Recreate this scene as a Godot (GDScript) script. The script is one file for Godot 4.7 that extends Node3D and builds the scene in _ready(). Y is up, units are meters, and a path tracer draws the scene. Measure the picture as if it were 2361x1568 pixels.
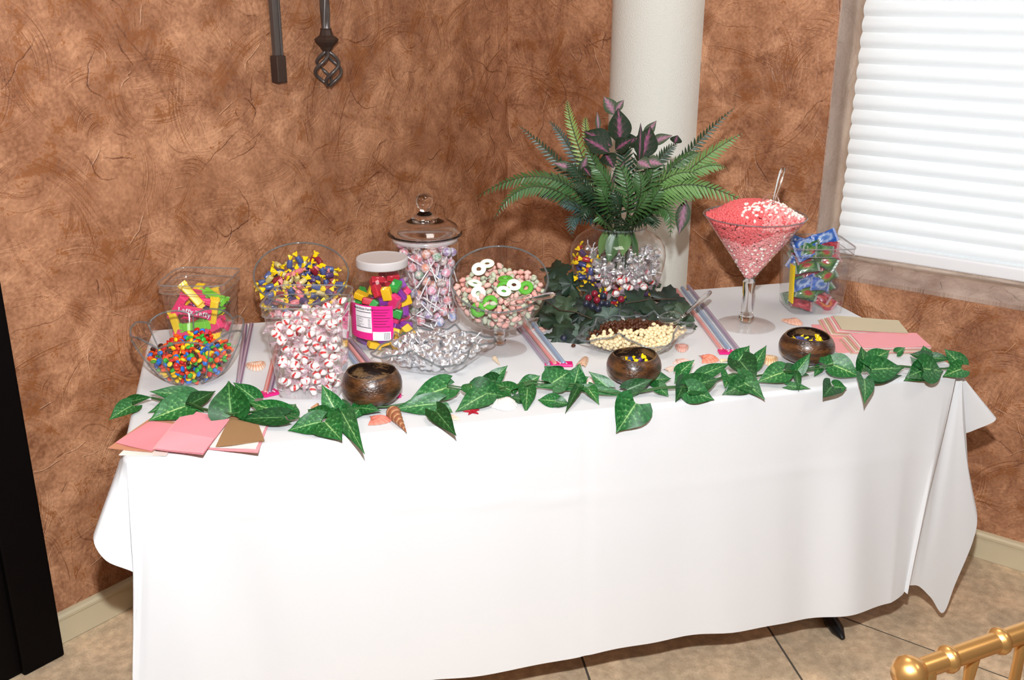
extends Node3D

# ---------------------------------------------------------------- geometry collector
class Geo:
	var v := PackedVector3Array()
	var n := PackedVector3Array()
	var uv := PackedVector2Array()
	var c := PackedColorArray()
	var ix := PackedInt32Array()
	var col := Color(1, 1, 1)

	# rows of equal length; wrap closes every row on itself; cols: optional colour per row and column as a function
	func grid(rows: Array, wrap := false, paint = null, flip := false) -> void:
		var m: int = rows[0].size() + (1 if wrap else 0)
		var r := rows.size()
		var base := v.size()
		for i in r:
			var row: PackedVector3Array = rows[i]
			for j in m:
				v.append(row[j % row.size()])
				n.append(Vector3.ZERO)
				uv.append(Vector2(float(j) / (m - 1), float(i) / maxi(1, r - 1)))
				c.append(paint.call(i, j) if paint != null else col)
		for i in r - 1:
			for j in m - 1:
				var a := base + i * m + j
				tri(a, a + 1, a + m, flip)
				tri(a + 1, a + m + 1, a + m, flip)
		if wrap:
			for i in r:
				var s := n[base + i * m] + n[base + i * m + m - 1]
				n[base + i * m] = s
				n[base + i * m + m - 1] = s

	func tri(a: int, b: int, d: int, flip := false) -> void:
		if flip:
			var k := b
			b = d
			d = k
		var f := (v[d] - v[a]).cross(v[b] - v[a])
		if f.length_squared() < 1e-24:
			return
		ix.append(a)
		ix.append(b)
		ix.append(d)
		n[a] += f
		n[b] += f
		n[d] += f

	func quad(p0: Vector3, p1: Vector3, p2: Vector3, p3: Vector3, u0 := Vector2(0, 0), u1 := Vector2(1, 1)) -> void:
		# counted clockwise as seen from the front
		var b := v.size()
		for p in [p0, p1, p2, p3]:
			v.append(p)
			n.append(Vector3.ZERO)
			c.append(col)
		uv.append(Vector2(u0.x, u0.y))
		uv.append(Vector2(u0.x, u1.y))
		uv.append(Vector2(u1.x, u1.y))
		uv.append(Vector2(u1.x, u0.y))
		tri(b, b + 1, b + 2)
		tri(b, b + 2, b + 3)

	func lathe(prof: Array, segs := 24, xf := Transform3D(), paint = null) -> void:
		# profile of Vector2(radius, height), upwards on the outside; a repeated point makes a sharp edge
		var rows := []
		var runs := []
		for k in prof.size():
			if k > 0 and prof[k] == prof[k - 1]:
				runs.append(rows)
				rows = []
			var row := PackedVector3Array()
			for j in segs:
				var a := TAU * j / segs
				row.append(xf * Vector3(prof[k].x * cos(a), prof[k].y, prof[k].x * sin(a)))
			rows.append(row)
		runs.append(rows)
		for q in runs:
			if q.size() > 1:
				grid(q, true, paint)

	func tube(path: Array, radii, sides := 8, caps := true, paint = null) -> void:
		var rows := []
		var nn := Vector3.ZERO
		for k in path.size():
			var t: Vector3 = (path[mini(k + 1, path.size() - 1)] - path[maxi(k - 1, 0)]).normalized()
			if nn == Vector3.ZERO:
				nn = t.cross(Vector3.UP if absf(t.y) < 0.9 else Vector3.RIGHT).normalized()
			nn = (nn - t * nn.dot(t)).normalized()
			var bb := nn.cross(t)
			var rr: float = radii[k] if radii is Array else radii
			if caps and k == 0:
				rows.append(ring(path[k], nn, bb, 0.0, sides))
			rows.append(ring(path[k], nn, bb, rr, sides))
			if caps and k == path.size() - 1:
				rows.append(ring(path[k], nn, bb, 0.0, sides))
		grid(rows, true, paint)

	func ring(p: Vector3, a: Vector3, b: Vector3, r: float, sides: int) -> PackedVector3Array:
		var row := PackedVector3Array()
		for j in sides:
			var w := TAU * j / sides
			row.append(p + (a * cos(w) + b * sin(w)) * r)
		return row

	func hoop(center: Vector3, a: Vector3, b: Vector3, r: float, thick: float, segs := 40, sides := 6) -> void:
		# a closed ring of glass or metal round the plane of a and b
		var rows := []
		for k in segs + 1:
			var w := TAU * k / segs
			var out := a * cos(w) + b * sin(w)
			rows.append(ring(center + out * r, out, a.cross(b), thick, sides))
		grid(rows, true)

	func loop_tube(pts: Array, thick: float, sides := 6) -> void:
		var rows := []
		var m := pts.size()
		for k in m + 1:
			var t: Vector3 = (pts[(k + 1) % m] - pts[(k + m - 1) % m]).normalized()
			var up := Vector3.UP
			var a := t.cross(up).normalized()
			rows.append(ring(pts[k % m], a, a.cross(t), thick, sides))
		grid(rows, true)

	func ball(center: Vector3, s: Vector3, segs := 12, rows_n := 8, basis := Basis(), paint = null) -> void:
		var rows := []
		for i in rows_n + 1:
			var f := PI * i / rows_n - PI / 2
			var row := PackedVector3Array()
			for j in segs:
				var a := TAU * j / segs
				row.append(center + basis * Vector3(s.x * cos(f) * cos(a), s.y * sin(f), s.z * cos(f) * sin(a)))
			rows.append(row)
		grid(rows, true, paint)

	func rbox(center: Vector3, size: Vector3, bev: float, basis := Basis(), steps := 3) -> void:
		var h := size / 2.0
		bev = minf(bev, minf(h.x, minf(h.y, h.z)) * 0.99)
		var inner := h - Vector3.ONE * bev
		var g := []
		for k in steps:
			g.append(-1.0 - 0.0 if k == 0 else -1.0)
		var ts := [-1.0, -0.6, -0.0001, 0.0001, 0.6, 1.0]
		for ax in 3:
			for sg in [-1.0, 1.0]:
				var rows := []
				for i in ts.size():
					var row := PackedVector3Array()
					for j in ts.size():
						var d := Vector3.ZERO
						d[ax] = sg
						d[(ax + 1) % 3] = ts[i]
						d[(ax + 2) % 3] = ts[j]
						var corner := Vector3(signf(d.x) * inner.x, signf(d.y) * inner.y, signf(d.z) * inner.z)
						row.append(center + basis * (corner + d.normalized() * bev))
					rows.append(row)
				grid(rows, false, null, sg > 0)

	func prism(poly: PackedVector2Array, y0: float, y1: float, xf := Transform3D()) -> void:
		# polygon in x and z, with flat top, bottom and sides
		var t := Geometry2D.triangulate_polygon(poly)
		for top in [true, false]:
			var b := v.size()
			for p in poly:
				v.append(xf * Vector3(p.x, y1 if top else y0, p.y))
				n.append(Vector3.ZERO)
				uv.append(p)
				c.append(col)
			for k in range(0, t.size(), 3):
				var up := (v[b + t[k + 2]] - v[b + t[k]]).cross(v[b + t[k + 1]] - v[b + t[k]]).dot(xf.basis.y) > 0
				tri(b + t[k], b + t[k + 1], b + t[k + 2], up != top)
		var clock := Geometry2D.is_polygon_clockwise(poly)
		for k in poly.size():
			var p := poly[k]
			var q := poly[(k + 1) % poly.size()]
			var pts := [xf * Vector3(p.x, y0, p.y), xf * Vector3(p.x, y1, p.y), xf * Vector3(q.x, y1, q.y), xf * Vector3(q.x, y0, q.y)]
			if clock:
				pts.reverse()
			quad(pts[0], pts[1], pts[2], pts[3])

	func faceted() -> void:
		var v2 := PackedVector3Array()
		var n2 := PackedVector3Array()
		var u2 := PackedVector2Array()
		var c2 := PackedColorArray()
		for k in range(0, ix.size(), 3):
			var f := (v[ix[k + 2]] - v[ix[k]]).cross(v[ix[k + 1]] - v[ix[k]]).normalized()
			for e in 3:
				v2.append(v[ix[k + e]])
				n2.append(f)
				u2.append(uv[ix[k + e]])
				c2.append(c[ix[k + e]])
		v = v2
		n = n2
		uv = u2
		c = c2
		ix = PackedInt32Array(range(v.size()))

	func move(xf: Transform3D) -> Geo:
		for k in v.size():
			v[k] = xf * v[k]
			n[k] = xf.basis * n[k]
		return self

	func bend(f: Callable) -> Geo:
		for k in v.size():
			v[k] = f.call(v[k])
		for k in n.size():
			n[k] = Vector3.ZERO
		var old := ix
		ix = PackedInt32Array()
		for k in range(0, old.size(), 3):
			tri(old[k], old[k + 1], old[k + 2])
		return self

	func mesh() -> ArrayMesh:
		var nn := PackedVector3Array()
		nn.resize(n.size())
		for k in n.size():
			nn[k] = n[k].normalized() if n[k].length_squared() > 0 else Vector3.UP
		var a := []
		a.resize(Mesh.ARRAY_MAX)
		a[Mesh.ARRAY_VERTEX] = v
		a[Mesh.ARRAY_NORMAL] = nn
		a[Mesh.ARRAY_TEX_UV] = uv
		a[Mesh.ARRAY_COLOR] = c
		a[Mesh.ARRAY_INDEX] = ix
		var am := ArrayMesh.new()
		am.add_surface_from_arrays(Mesh.PRIMITIVE_TRIANGLES, a)
		return am


# ---------------------------------------------------------------- naming, materials
var used := {}
var M := {}
var rng := RandomNumberGenerator.new()
var KC := Vector3(0.2733, 0, -1.3341)   # the corner of the room on the floor
var DA := Vector3(-0.7892, 0, 0.6142)   # along the left wall, away from the corner
var NA := Vector3(0.6142, 0, 0.7892)    # out of the left wall
var DB := Vector3(0.6142, 0, 0.7892)    # along the right wall, away from the corner
var NB := Vector3(-0.7892, 0, 0.6142)   # out of the right wall
const TT := 0.752                       # height of the tablecloth's upper face


func numbered(s: String) -> String:
	var k: int = used.get(s, 0)
	used[s] = k + 1
	return s if k == 0 else "%s_%03d" % [s, k]


func part(called: String, g, m: Material, parent: Node, label := "") -> MeshInstance3D:
	var o := MeshInstance3D.new()
	o.name = called
	o.mesh = g.mesh() if g is Geo else g
	o.material_override = m
	parent.add_child(o, true)
	if label:
		o.set_meta("label", label)
	return o


func tag(o: Node, label: String, category: String, group := "") -> Node:
	o.set_meta("label", label)
	o.set_meta("category", category)
	if group:
		o.set_meta("group", group)
	return o


func base(called: String, at: Vector3, label: String, category: String, group := "", turn := 0.0) -> Node3D:
	var o := Node3D.new()
	o.name = numbered(called)
	add_child(o, true)
	o.position = at
	o.rotation.y = turn
	tag(o, label, category, group)
	return o


func single(called: String, g, m: Material, label: String, category: String, group := "") -> MeshInstance3D:
	var o := part(numbered(called), g, m, self)
	tag(o, label, category, group)
	return o


func struct(called: String, g, m: Material) -> MeshInstance3D:
	var o := part(called, g, m, self)
	o.set_meta("kind", "structure")
	return o


func copy(proto: Node3D, called: String, xf: Transform3D, label: String, category: String, group := "") -> Node3D:
	var o: Node3D = proto.duplicate()
	o.name = numbered(called)
	add_child(o, true)
	o.transform = xf
	tag(o, label, category, group)
	return o


func mat(col: Color, rough := 0.5, metal := 0.0) -> StandardMaterial3D:
	var m := StandardMaterial3D.new()
	m.albedo_color = col
	m.roughness = rough
	m.metallic = metal
	return m


func vmat(rough := 0.5, metal := 0.0) -> StandardMaterial3D:
	var m := mat(Color.WHITE, rough, metal)
	m.vertex_color_use_as_albedo = true
	return m


func pane(alpha := 0.05, rough := 0.03, col := Color(0.85, 0.88, 0.88)) -> StandardMaterial3D:
	var m := mat(Color(col.r, col.g, col.b, alpha), rough)
	m.transparency = BaseMaterial3D.TRANSPARENCY_ALPHA
	m.cull_mode = BaseMaterial3D.CULL_DISABLED
	return m


func lin(r: int, g: int, b: int) -> Color:
	return Color8(r, g, b).srgb_to_linear()


func rbasis() -> Basis:
	return Basis(Quaternion(Vector3(rng.randfn(), rng.randfn(), rng.randfn()).normalized(), rng.randf() * TAU))


# drop-packing: spheres of radius r fall one after another to the lowest free place of a few tried
func pack(r: float, squash: float, reach: Vector2, floor_at: Callable, top_at: Callable, most: int, tries := 7, center := Vector2.ZERO) -> Array:
	var done := []
	var cells := {}
	var misses := 0
	var w := 2.0 * r
	while done.size() < most and misses < 14:
		var best := Vector3(0, 1e9, 0)
		for k in tries:
			var x := center.x + rng.randf_range(-reach.x, reach.x)
			var z := center.y + rng.randf_range(-reach.y, reach.y)
			var y: float = floor_at.call(x, z)
			if y > 1e8:
				continue
			var cx := floori(x / w)
			var cz := floori(z / w)
			for ax in [cx - 1, cx, cx + 1]:
				for az in [cz - 1, cz, cz + 1]:
					for q in cells.get(Vector2i(ax, az), []):
						var d2: float = (q.x - x) * (q.x - x) + (q.z - z) * (q.z - z)
						if d2 < w * w:
							y = maxf(y, q.y + sqrt(w * w - d2) * squash)
			if y - float(top_at.call(x, z)) < best.y - float(top_at.call(best.x, best.z) if best.y < 1e8 else 0.0):
				best = Vector3(x, y, z)
		if best.y > 1e8 or best.y > float(top_at.call(best.x, best.z)):
			misses += 1
			continue
		misses = 0
		done.append(best)
		var key := Vector2i(floori(best.x / w), floori(best.z / w))
		if not cells.has(key):
			cells[key] = []
		cells[key].append(best)
	return done


func stuff(called: String, m: Mesh, mt: Material, places: Array, label: String, category: String, parent: Node = null, size_jitter := 0.0) -> void:
	var mm := MultiMesh.new()
	mm.transform_format = MultiMesh.TRANSFORM_3D
	mm.mesh = m
	mm.instance_count = places.size()
	for k in places.size():
		var b := rbasis()
		if size_jitter > 0:
			b = b.scaled(Vector3.ONE * rng.randf_range(1.0 - size_jitter, 1.0 + size_jitter))
		mm.set_instance_transform(k, Transform3D(b, places[k]))
	var o := MultiMeshInstance3D.new()
	o.name = numbered(called)
	o.multimesh = mm
	o.material_override = mt
	add_child(o, true)
	o.set_meta("kind", "stuff")
	tag(o, label, category)


func _ready() -> void:
	rng.seed = 20240611
	# ---- camera
	var cam := Camera3D.new()
	cam.name = "camera"
	cam.fov = 37.3204
	cam.near = 0.05
	cam.position = Vector3(-0.6546, 1.5932, 2.2094)
	cam.rotation = Vector3(-0.3405, -0.2613, 0.0048)
	add_child(cam)
	cam.current = true
	# ---- sky outside the window, exposure
	var env := Environment.new()
	env.background_mode = Environment.BG_SKY
	var sm := ProceduralSkyMaterial.new()
	sm.sky_top_color = Color(0.86, 0.89, 0.92)
	sm.sky_horizon_color = Color(0.92, 0.93, 0.94)
	sm.ground_bottom_color = Color(0.45, 0.43, 0.4)
	sm.ground_horizon_color = Color(0.75, 0.76, 0.76)
	var sk := Sky.new()
	sk.sky_material = sm
	env.sky = sk
	env.background_energy_multiplier = 5.0
	env.tonemap_mode = Environment.TONE_MAPPER_LINEAR
	env.tonemap_exposure = 1.0
	env.sdfgi_enabled = true
	env.ssao_enabled = true
	env.ssil_enabled = true
	var we := WorldEnvironment.new()
	we.name = "environment"
	we.environment = env
	add_child(we)
	# ---- the photographer's flash, just above the lens
	var fl := SpotLight3D.new()
	fl.name = "camera_flash"
	fl.position = cam.position + cam.basis * Vector3(0.0, 0.30, 0.02)
	fl.light_color = Color(0.965, 0.982, 1.0)
	fl.light_energy = 6.5
	fl.light_size = 0.025
	fl.rotation = cam.rotation
	fl.spot_angle = 44
	fl.spot_angle_attenuation = 0.35
	fl.spot_range = 12
	fl.spot_attenuation = 2.0
	fl.shadow_enabled = true
	add_child(fl)
	# ---- unseen ceiling lamps, placed to light the room and tabletop from above
	for q in [Vector2(1.3, 1.3), Vector2(1.3, 3.4), Vector2(3.4, 1.3), Vector2(3.4, 3.4)]:
		var al := AreaLight3D.new()
		al.name = "unseen_ceiling_lamp_glow"
		al.area_size = Vector2(0.58, 0.58)
		al.light_energy = 1.0
		al.light_color = Color(1.0, 0.97, 0.94)
		al.area_range = 9
		al.area_attenuation = 2.0
		al.shadow_enabled = true
		al.position = KC + DA * q.x + DB * q.y + Vector3(0, 2.735, 0)
		al.rotation = Vector3(-PI / 2, 0, 0)
		add_child(al, true)
	make_materials()
	build_room()
	build_table()
	build_wall_irons()
	build_chair()
	build_containers()
	build_greens()
	build_small_things()


# ---------------------------------------------------------------- textures and materials
func noise_bytes(seed_: int, freq: float, w: int, h: int, oct := 4, warp := 0.0, kind := FastNoiseLite.TYPE_SIMPLEX_SMOOTH, frac := FastNoiseLite.FRACTAL_FBM) -> PackedByteArray:
	var f := FastNoiseLite.new()
	f.seed = seed_
	f.noise_type = kind
	f.frequency = freq
	f.fractal_type = frac
	f.fractal_octaves = oct
	if warp > 0:
		f.domain_warp_enabled = true
		f.domain_warp_amplitude = warp
		f.domain_warp_frequency = freq * 0.7
	return f.get_seamless_image(w, h).get_data()


func tex(w: int, h: int, data: PackedByteArray, rgb := true) -> ImageTexture:
	return ImageTexture.create_from_image(Image.create_from_data(w, h, false, Image.FORMAT_RGB8 if rgb else Image.FORMAT_L8, data))


func make_plaster() -> void:
	var S := 1536
	var tone := PackedFloat32Array()
	var hi := PackedFloat32Array()
	var rust := PackedFloat32Array()
	tone.resize(S * S)
	hi.resize(S * S)
	rust.resize(S * S)
	# trowel sweeps: groups of fine concentric arcs
	for gk in 1500:
		var cx := rng.randf() * S
		var cy := rng.randf() * S
		var rad := rng.randf_range(30, 200)
		var a0 := rng.randf() * TAU
		var span := rng.randf_range(0.5, 1.5)
		var lines := rng.randi_range(8, 26)
		var strength := rng.randf_range(0.05, 0.17) * (1.0 if rng.randf() < 0.45 else -1.0)
		var ecc := rng.randf_range(0.5, 1.0)
		var rot := rng.randf() * TAU
		for ln in lines:
			var rr := rad + ln * rng.randf_range(1.0, 2.4)
			var st := strength * rng.randf_range(0.2, 1.6)
			var b0 := a0 + rng.randf_range(-0.2, 0.2)
			var steps := int(rr * span)
			for k in steps:
				var w := b0 + span * k / steps
				var ex := rr * cos(w)
				var ey := rr * ecc * sin(w)
				var x := posmod(int(cx + ex * cos(rot) - ey * sin(rot)), S)
				var y := posmod(int(cy + ex * sin(rot) + ey * cos(rot)), S)
				var e := 1.0 - absf(2.0 * k / steps - 1.0)
				tone[y * S + x] += st * e * 0.7
				if st < 0:
					rust[y * S + x] -= st * e * 1.5
				hi[y * S + x] += st * e * 1.2
	# torn edges and cracks of the plaster where the dark glaze has settled
	for ck in 330:
		var x := rng.randf() * S
		var y := rng.randf() * S
		var d := rng.randf() * TAU
		var L := int(rng.randf_range(25, 150)) if ck % 4 else int(rng.randf_range(10, 40))
		var turn := rng.randf_range(-0.012, 0.012)
		var deep := rng.randf_range(0.12, 0.62)
		var side := 1.0 if rng.randf() < 0.5 else -1.0
		for k in L:
			turn = clampf(turn + rng.randf_range(-0.004, 0.004), -0.02, 0.02)
			d += turn + rng.randf_range(-0.17, 0.17)
			x += cos(d)
			y += sin(d)
			var e := sin(PI * k / L) * deep
			var nx := -sin(d) * side
			var ny := cos(d) * side
			for o in range(-1, 9):
				var p := posmod(int(y + ny * o), S) * S + posmod(int(x + nx * o), S)
				if o < 1:
					tone[p] -= e * 0.75
					hi[p] -= e * 0.9
				else:
					rust[p] += e * 0.10 * (1.0 - o / 9.0)
					hi[p] += e * 0.3 * (1.0 - o / 9.0)
	# wax glints painted in as pale streaks, in the tone and the relief
	for ck in 150:
		var x := rng.randf() * S
		var y := rng.randf() * S
		var d := rng.randf() * TAU
		var L := int(rng.randf_range(12, 80))
		for k in L:
			d += rng.randf_range(-0.1, 0.1)
			x += cos(d)
			y += sin(d)
			for o in 2:
				var p := posmod(int(y), S) * S + posmod(int(x) + o, S)
				tone[p] += 0.5 * sin(PI * k / L)
				rust[p] -= 0.5
				hi[p] += 1.3 * sin(PI * k / L)
	var nA_ := noise_bytes(11, 0.0042, S, S, 4, 60.0)
	var nB_ := noise_bytes(12, 0.018, S, S, 4, 40.0)
	var nC_ := noise_bytes(13, 0.11, S, S, 3)
	var nE_ := noise_bytes(15, 0.010, S, S, 5, 150.0, FastNoiseLite.TYPE_SIMPLEX_SMOOTH, FastNoiseLite.FRACTAL_RIDGED)
	var nD_ := noise_bytes(14, 0.008, S, S, 5, 70.0, FastNoiseLite.TYPE_SIMPLEX_SMOOTH, FastNoiseLite.FRACTAL_RIDGED)
	var rgb := PackedByteArray()
	rgb.resize(S * S * 3)
	var ht := PackedByteArray()
	ht.resize(S * S)
	for p in S * S:
		var a := nA_[p] / 255.0
		var b := nB_[p] / 255.0
		var g := nC_[p] / 255.0
		var dd := nD_[p] / 255.0
		var ee := nE_[p] / 255.0
		var t := clampf(0.70 + (a - 0.5) * 0.40 + (b - 0.5) * 0.30 - (ee - 0.45) * 0.42 + (g - 0.5) * 0.34 + tone[p], 0.0, 1.0)
		var ru := smoothstep(0.16, 0.62, (dd - 0.66) * 1.5 + (0.44 - a) * 1.2 + rust[p] * 1.7 + (b - 0.5) * 1.3 + (g - 0.5) * 1.4) * 0.62
		var r := lerpf(lerpf(92, 210, t), 132, ru)
		var gg := lerpf(lerpf(48, 156, t), 74, ru)
		var bb := lerpf(lerpf(26, 118, t), 34, ru)
		rgb[p * 3] = int(r)
		rgb[p * 3 + 1] = int(gg)
		rgb[p * 3 + 2] = int(bb)
		ht[p] = int(clampf(120 + hi[p] * 90 + (b - 0.5) * 110 + (a - 0.5) * 130 + (g - 0.5) * 34, 0, 255))
	var tx := tex(S, S, rgb)
	var th := tex(S, S, ht, false)
	M.plaster = mat(Color(1, 1, 1), 0.44)
	M.plaster.albedo_texture = tx
	M.plaster.heightmap_enabled = true
	M.plaster.heightmap_texture = th
	M.plaster.heightmap_scale = 0.6
	M.plaster.metallic_specular = 0.5
	M.reveal = M.plaster.duplicate()
	M.reveal.albedo_texture = null
	M.reveal.albedo_color = Color8(176, 148, 130)
	var rv := PackedByteArray()
	rv.resize(S * S / 4 * 3)
	var hs := S / 2
	for y in hs:
		for x in hs:
			var p := (y * 2) * S + x * 2
			var t := clampf(0.55 + (nA_[p] / 255.0 - 0.5) * 0.9 + (nC_[p] / 255.0 - 0.5) * 0.3 + tone[p] * 0.8, 0, 1)
			var q := (y * hs + x) * 3
			rv[q] = int(lerpf(140, 196, t))
			rv[q + 1] = int(lerpf(112, 172, t))
			rv[q + 2] = int(lerpf(96, 156, t))
	M.reveal.albedo_texture = tex(hs, hs, rv)
	M.reveal.albedo_color = Color.WHITE


func make_tile_texture() -> void:
	var S := 512
	var a := noise_bytes(31, 0.008, S, S, 5, 40.0)
	var b := noise_bytes(32, 0.05, S, S, 4)
	var g := noise_bytes(33, 0.25, S, S, 2)
	var rgb := PackedByteArray()
	rgb.resize(S * S * 3)
	for p in S * S:
		var t := clampf(0.5 + (a[p] / 255.0 - 0.5) * 1.3, 0, 1)
		var s := (b[p] / 255.0 - 0.5) * 46 + (g[p] / 255.0 - 0.5) * 26
		rgb[p * 3] = int(clampf(lerpf(202, 240, t) + s, 0, 255))
		rgb[p * 3 + 1] = int(clampf(lerpf(180, 208, t) + s, 0, 255))
		rgb[p * 3 + 2] = int(clampf(lerpf(150, 170, t) + s * 0.9, 0, 255))
	var tx := tex(S, S, rgb)
	for k in 4:
		var m := mat(Color(1, 1, 1).darkened([0.02, 0.07, 0.0, 0.04][k]), 0.42)
		m.albedo_texture = tx
		M["tile%d" % k] = m


func make_leaf_texture() -> void:
	var S := 256
	var g := noise_bytes(41, 0.03, S, S, 3)
	var rgb := PackedByteArray()
	rgb.resize(S * S * 3)
	for y in S:
		var t := float(y) / (S - 1)
		for x in S:
			var u := absf(2.0 * x / (S - 1) - 1.0)
			var gg := g[y * S + x] / 255.0 - 0.5
			var f := t * 6.0 - u * 2.0 + 0.3 + gg * 0.6
			var fr := absf(f - roundf(f))
			var vein := exp(-pow(fr / 0.10, 2)) * clampf(1.05 - u, 0, 1) * 1.0 * (0.6 + gg)
			var f2 := t * 18.0 - u * 5.0 + gg * 3.0
			vein += exp(-pow(absf(f2 - roundf(f2)) / 0.2, 2)) * clampf(0.9 - u, 0, 1) * 0.26
			var mid := exp(-pow(u / 0.035, 2)) * 0.9 + exp(-pow(u / 0.16, 2)) * 0.25
			var k := clampf(maxf(vein, mid) + gg * 0.12, 0, 1)
			var q := (y * S + x) * 3
			rgb[q] = int(clampf(lerpf(22, 150, k) + gg * 22, 0, 255))
			rgb[q + 1] = int(clampf(lerpf(90, 186, k) + gg * 40, 0, 255))
			rgb[q + 2] = int(clampf(lerpf(38, 118, k) + gg * 26, 0, 255))
	M.leaf_tex = tex(S, S, rgb)
	for k in 4:
		var m := mat([Color(1, 1, 1), Color(0.78, 0.86, 0.8), Color(1.16, 1.08, 1.08), Color(0.66, 0.74, 0.7)][k], 0.42)
		m.albedo_texture = M.leaf_tex
		m.cull_mode = BaseMaterial3D.CULL_DISABLED
		m.backlight_enabled = true
		m.backlight = Color(0.12, 0.16, 0.1)
		M["ivy%d" % k] = m


func make_coconut_texture() -> void:
	var S := 256
	var a := noise_bytes(51, 0.02, S, S, 4, 20.0)
	var b := noise_bytes(52, 0.15, S, S, 3)
	for kind in 2:
		var rgb := PackedByteArray()
		rgb.resize(S * S * 3)
		for p in S * S:
			var t := clampf(0.5 + (a[p] / 255.0 - 0.5) * 1.7 + (b[p] / 255.0 - 0.5) * 0.8, 0, 1)
			if kind == 1:
				t = clampf((t - 0.35) * 2.2, 0, 1)
			var lo: Vector3 = [Vector3(46, 25, 11), Vector3(30, 14, 6)][kind]
			var hi: Vector3 = [Vector3(106, 66, 32), Vector3(128, 96, 62)][kind]
			var c := lo.lerp(hi, t)
			rgb[p * 3] = int(c.x)
			rgb[p * 3 + 1] = int(c.y)
			rgb[p * 3 + 2] = int(c.z)
		var m := mat(Color.WHITE, 0.34 if kind == 0 else 0.6)
		m.albedo_texture = tex(S, S, rgb)
		m.cull_mode = BaseMaterial3D.CULL_DISABLED
		if kind == 0:
			m.clearcoat_enabled = true
			m.clearcoat = 0.5
			m.clearcoat_roughness = 0.25
			m.heightmap_enabled = true
			m.heightmap_texture = tex(S, S, b, false)
			m.heightmap_scale = 0.12
		M["coco%d" % kind] = m


func make_materials() -> void:
	make_plaster()
	make_tile_texture()
	make_leaf_texture()
	make_coconut_texture()
	M.cream = mat(Color8(206, 192, 160), 0.45)
	M.column = mat(Color8(226, 226, 216), 0.75)
	var sp := noise_bytes(61, 0.22, 256, 256, 2)
	M.column.heightmap_enabled = true
	M.column.heightmap_texture = tex(256, 256, sp, false)
	M.column.heightmap_scale = 0.12
	M.column.uv1_scale = Vector3(2, 8, 1)
	M.cloth = mat(Color8(224, 225, 226), 0.85)
	M.cloth.rim_enabled = true
	M.cloth.rim = 0.2
	M.cloth.cull_mode = BaseMaterial3D.CULL_DISABLED
	M.cloth.backlight_enabled = true
	M.cloth.backlight = Color(0.1, 0.1, 0.1)
	M.blind = mat(Color8(248, 248, 247), 0.7)
	M.blind.backlight_enabled = true
	M.blind.backlight = Color(0.80, 0.82, 0.83)
	M.blind_rail = mat(Color8(240, 242, 244), 0.4)
	M.ceiling = mat(Color8(226, 220, 208), 0.9)
	M.grout = mat(Color8(84, 76, 66), 0.9)
	M.espresso = mat(Color8(9, 6, 6), 0.55)
	M.espresso.metallic_specular = 0.2
	M.iron = mat(Color8(92, 84, 80), 0.34, 0.45)
	M.iron_dark = mat(Color8(66, 50, 42), 0.55, 0.3)
	M.gold = mat(Color8(216, 164, 98), 0.3, 0.85)
	M.glass = pane(0.012)
	M.rim = mat(Color(1, 1, 1, 0.0), 0.02)
	M.rim.refraction_enabled = true
	M.rim.refraction_scale = 0.05
	M.edge = pane(0.5, 0.08, Color(0.42, 0.45, 0.46))
	M.tub_edge = pane(0.38, 0.08, Color(0.58, 0.57, 0.56))
	M.plastic = pane(0.035, 0.06)
	M.film = pane(0.24, 0.12, Color(0.96, 0.82, 0.88))
	M.white_plastic = mat(Color8(214, 212, 210), 0.5)
	M.black = mat(Color8(14, 14, 15), 0.35)
	M.foil = mat(Color8(240, 240, 243), 0.27, 0.86)
	M.paper_plume = mat(Color8(236, 238, 242), 0.7)
	M.vc = vmat(0.35)
	M.vc_soft = vmat(0.65)
	M.gloss = vmat(0.18)


# ---------------------------------------------------------------- the room
func qface(g: Geo, pts: Array, out: Vector3, uvs: Array) -> void:
	var f: Vector3 = (pts[2] - pts[0]).cross(pts[1] - pts[0])
	if f.dot(out) < 0:
		pts.reverse()
		uvs.reverse()
	var b := g.v.size()
	for k in 4:
		g.v.append(pts[k])
		g.n.append(Vector3.ZERO)
		g.uv.append(uvs[k])
		g.c.append(Color.WHITE)
	g.tri(b, b + 1, b + 2)
	g.tri(b, b + 2, b + 3)


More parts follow.
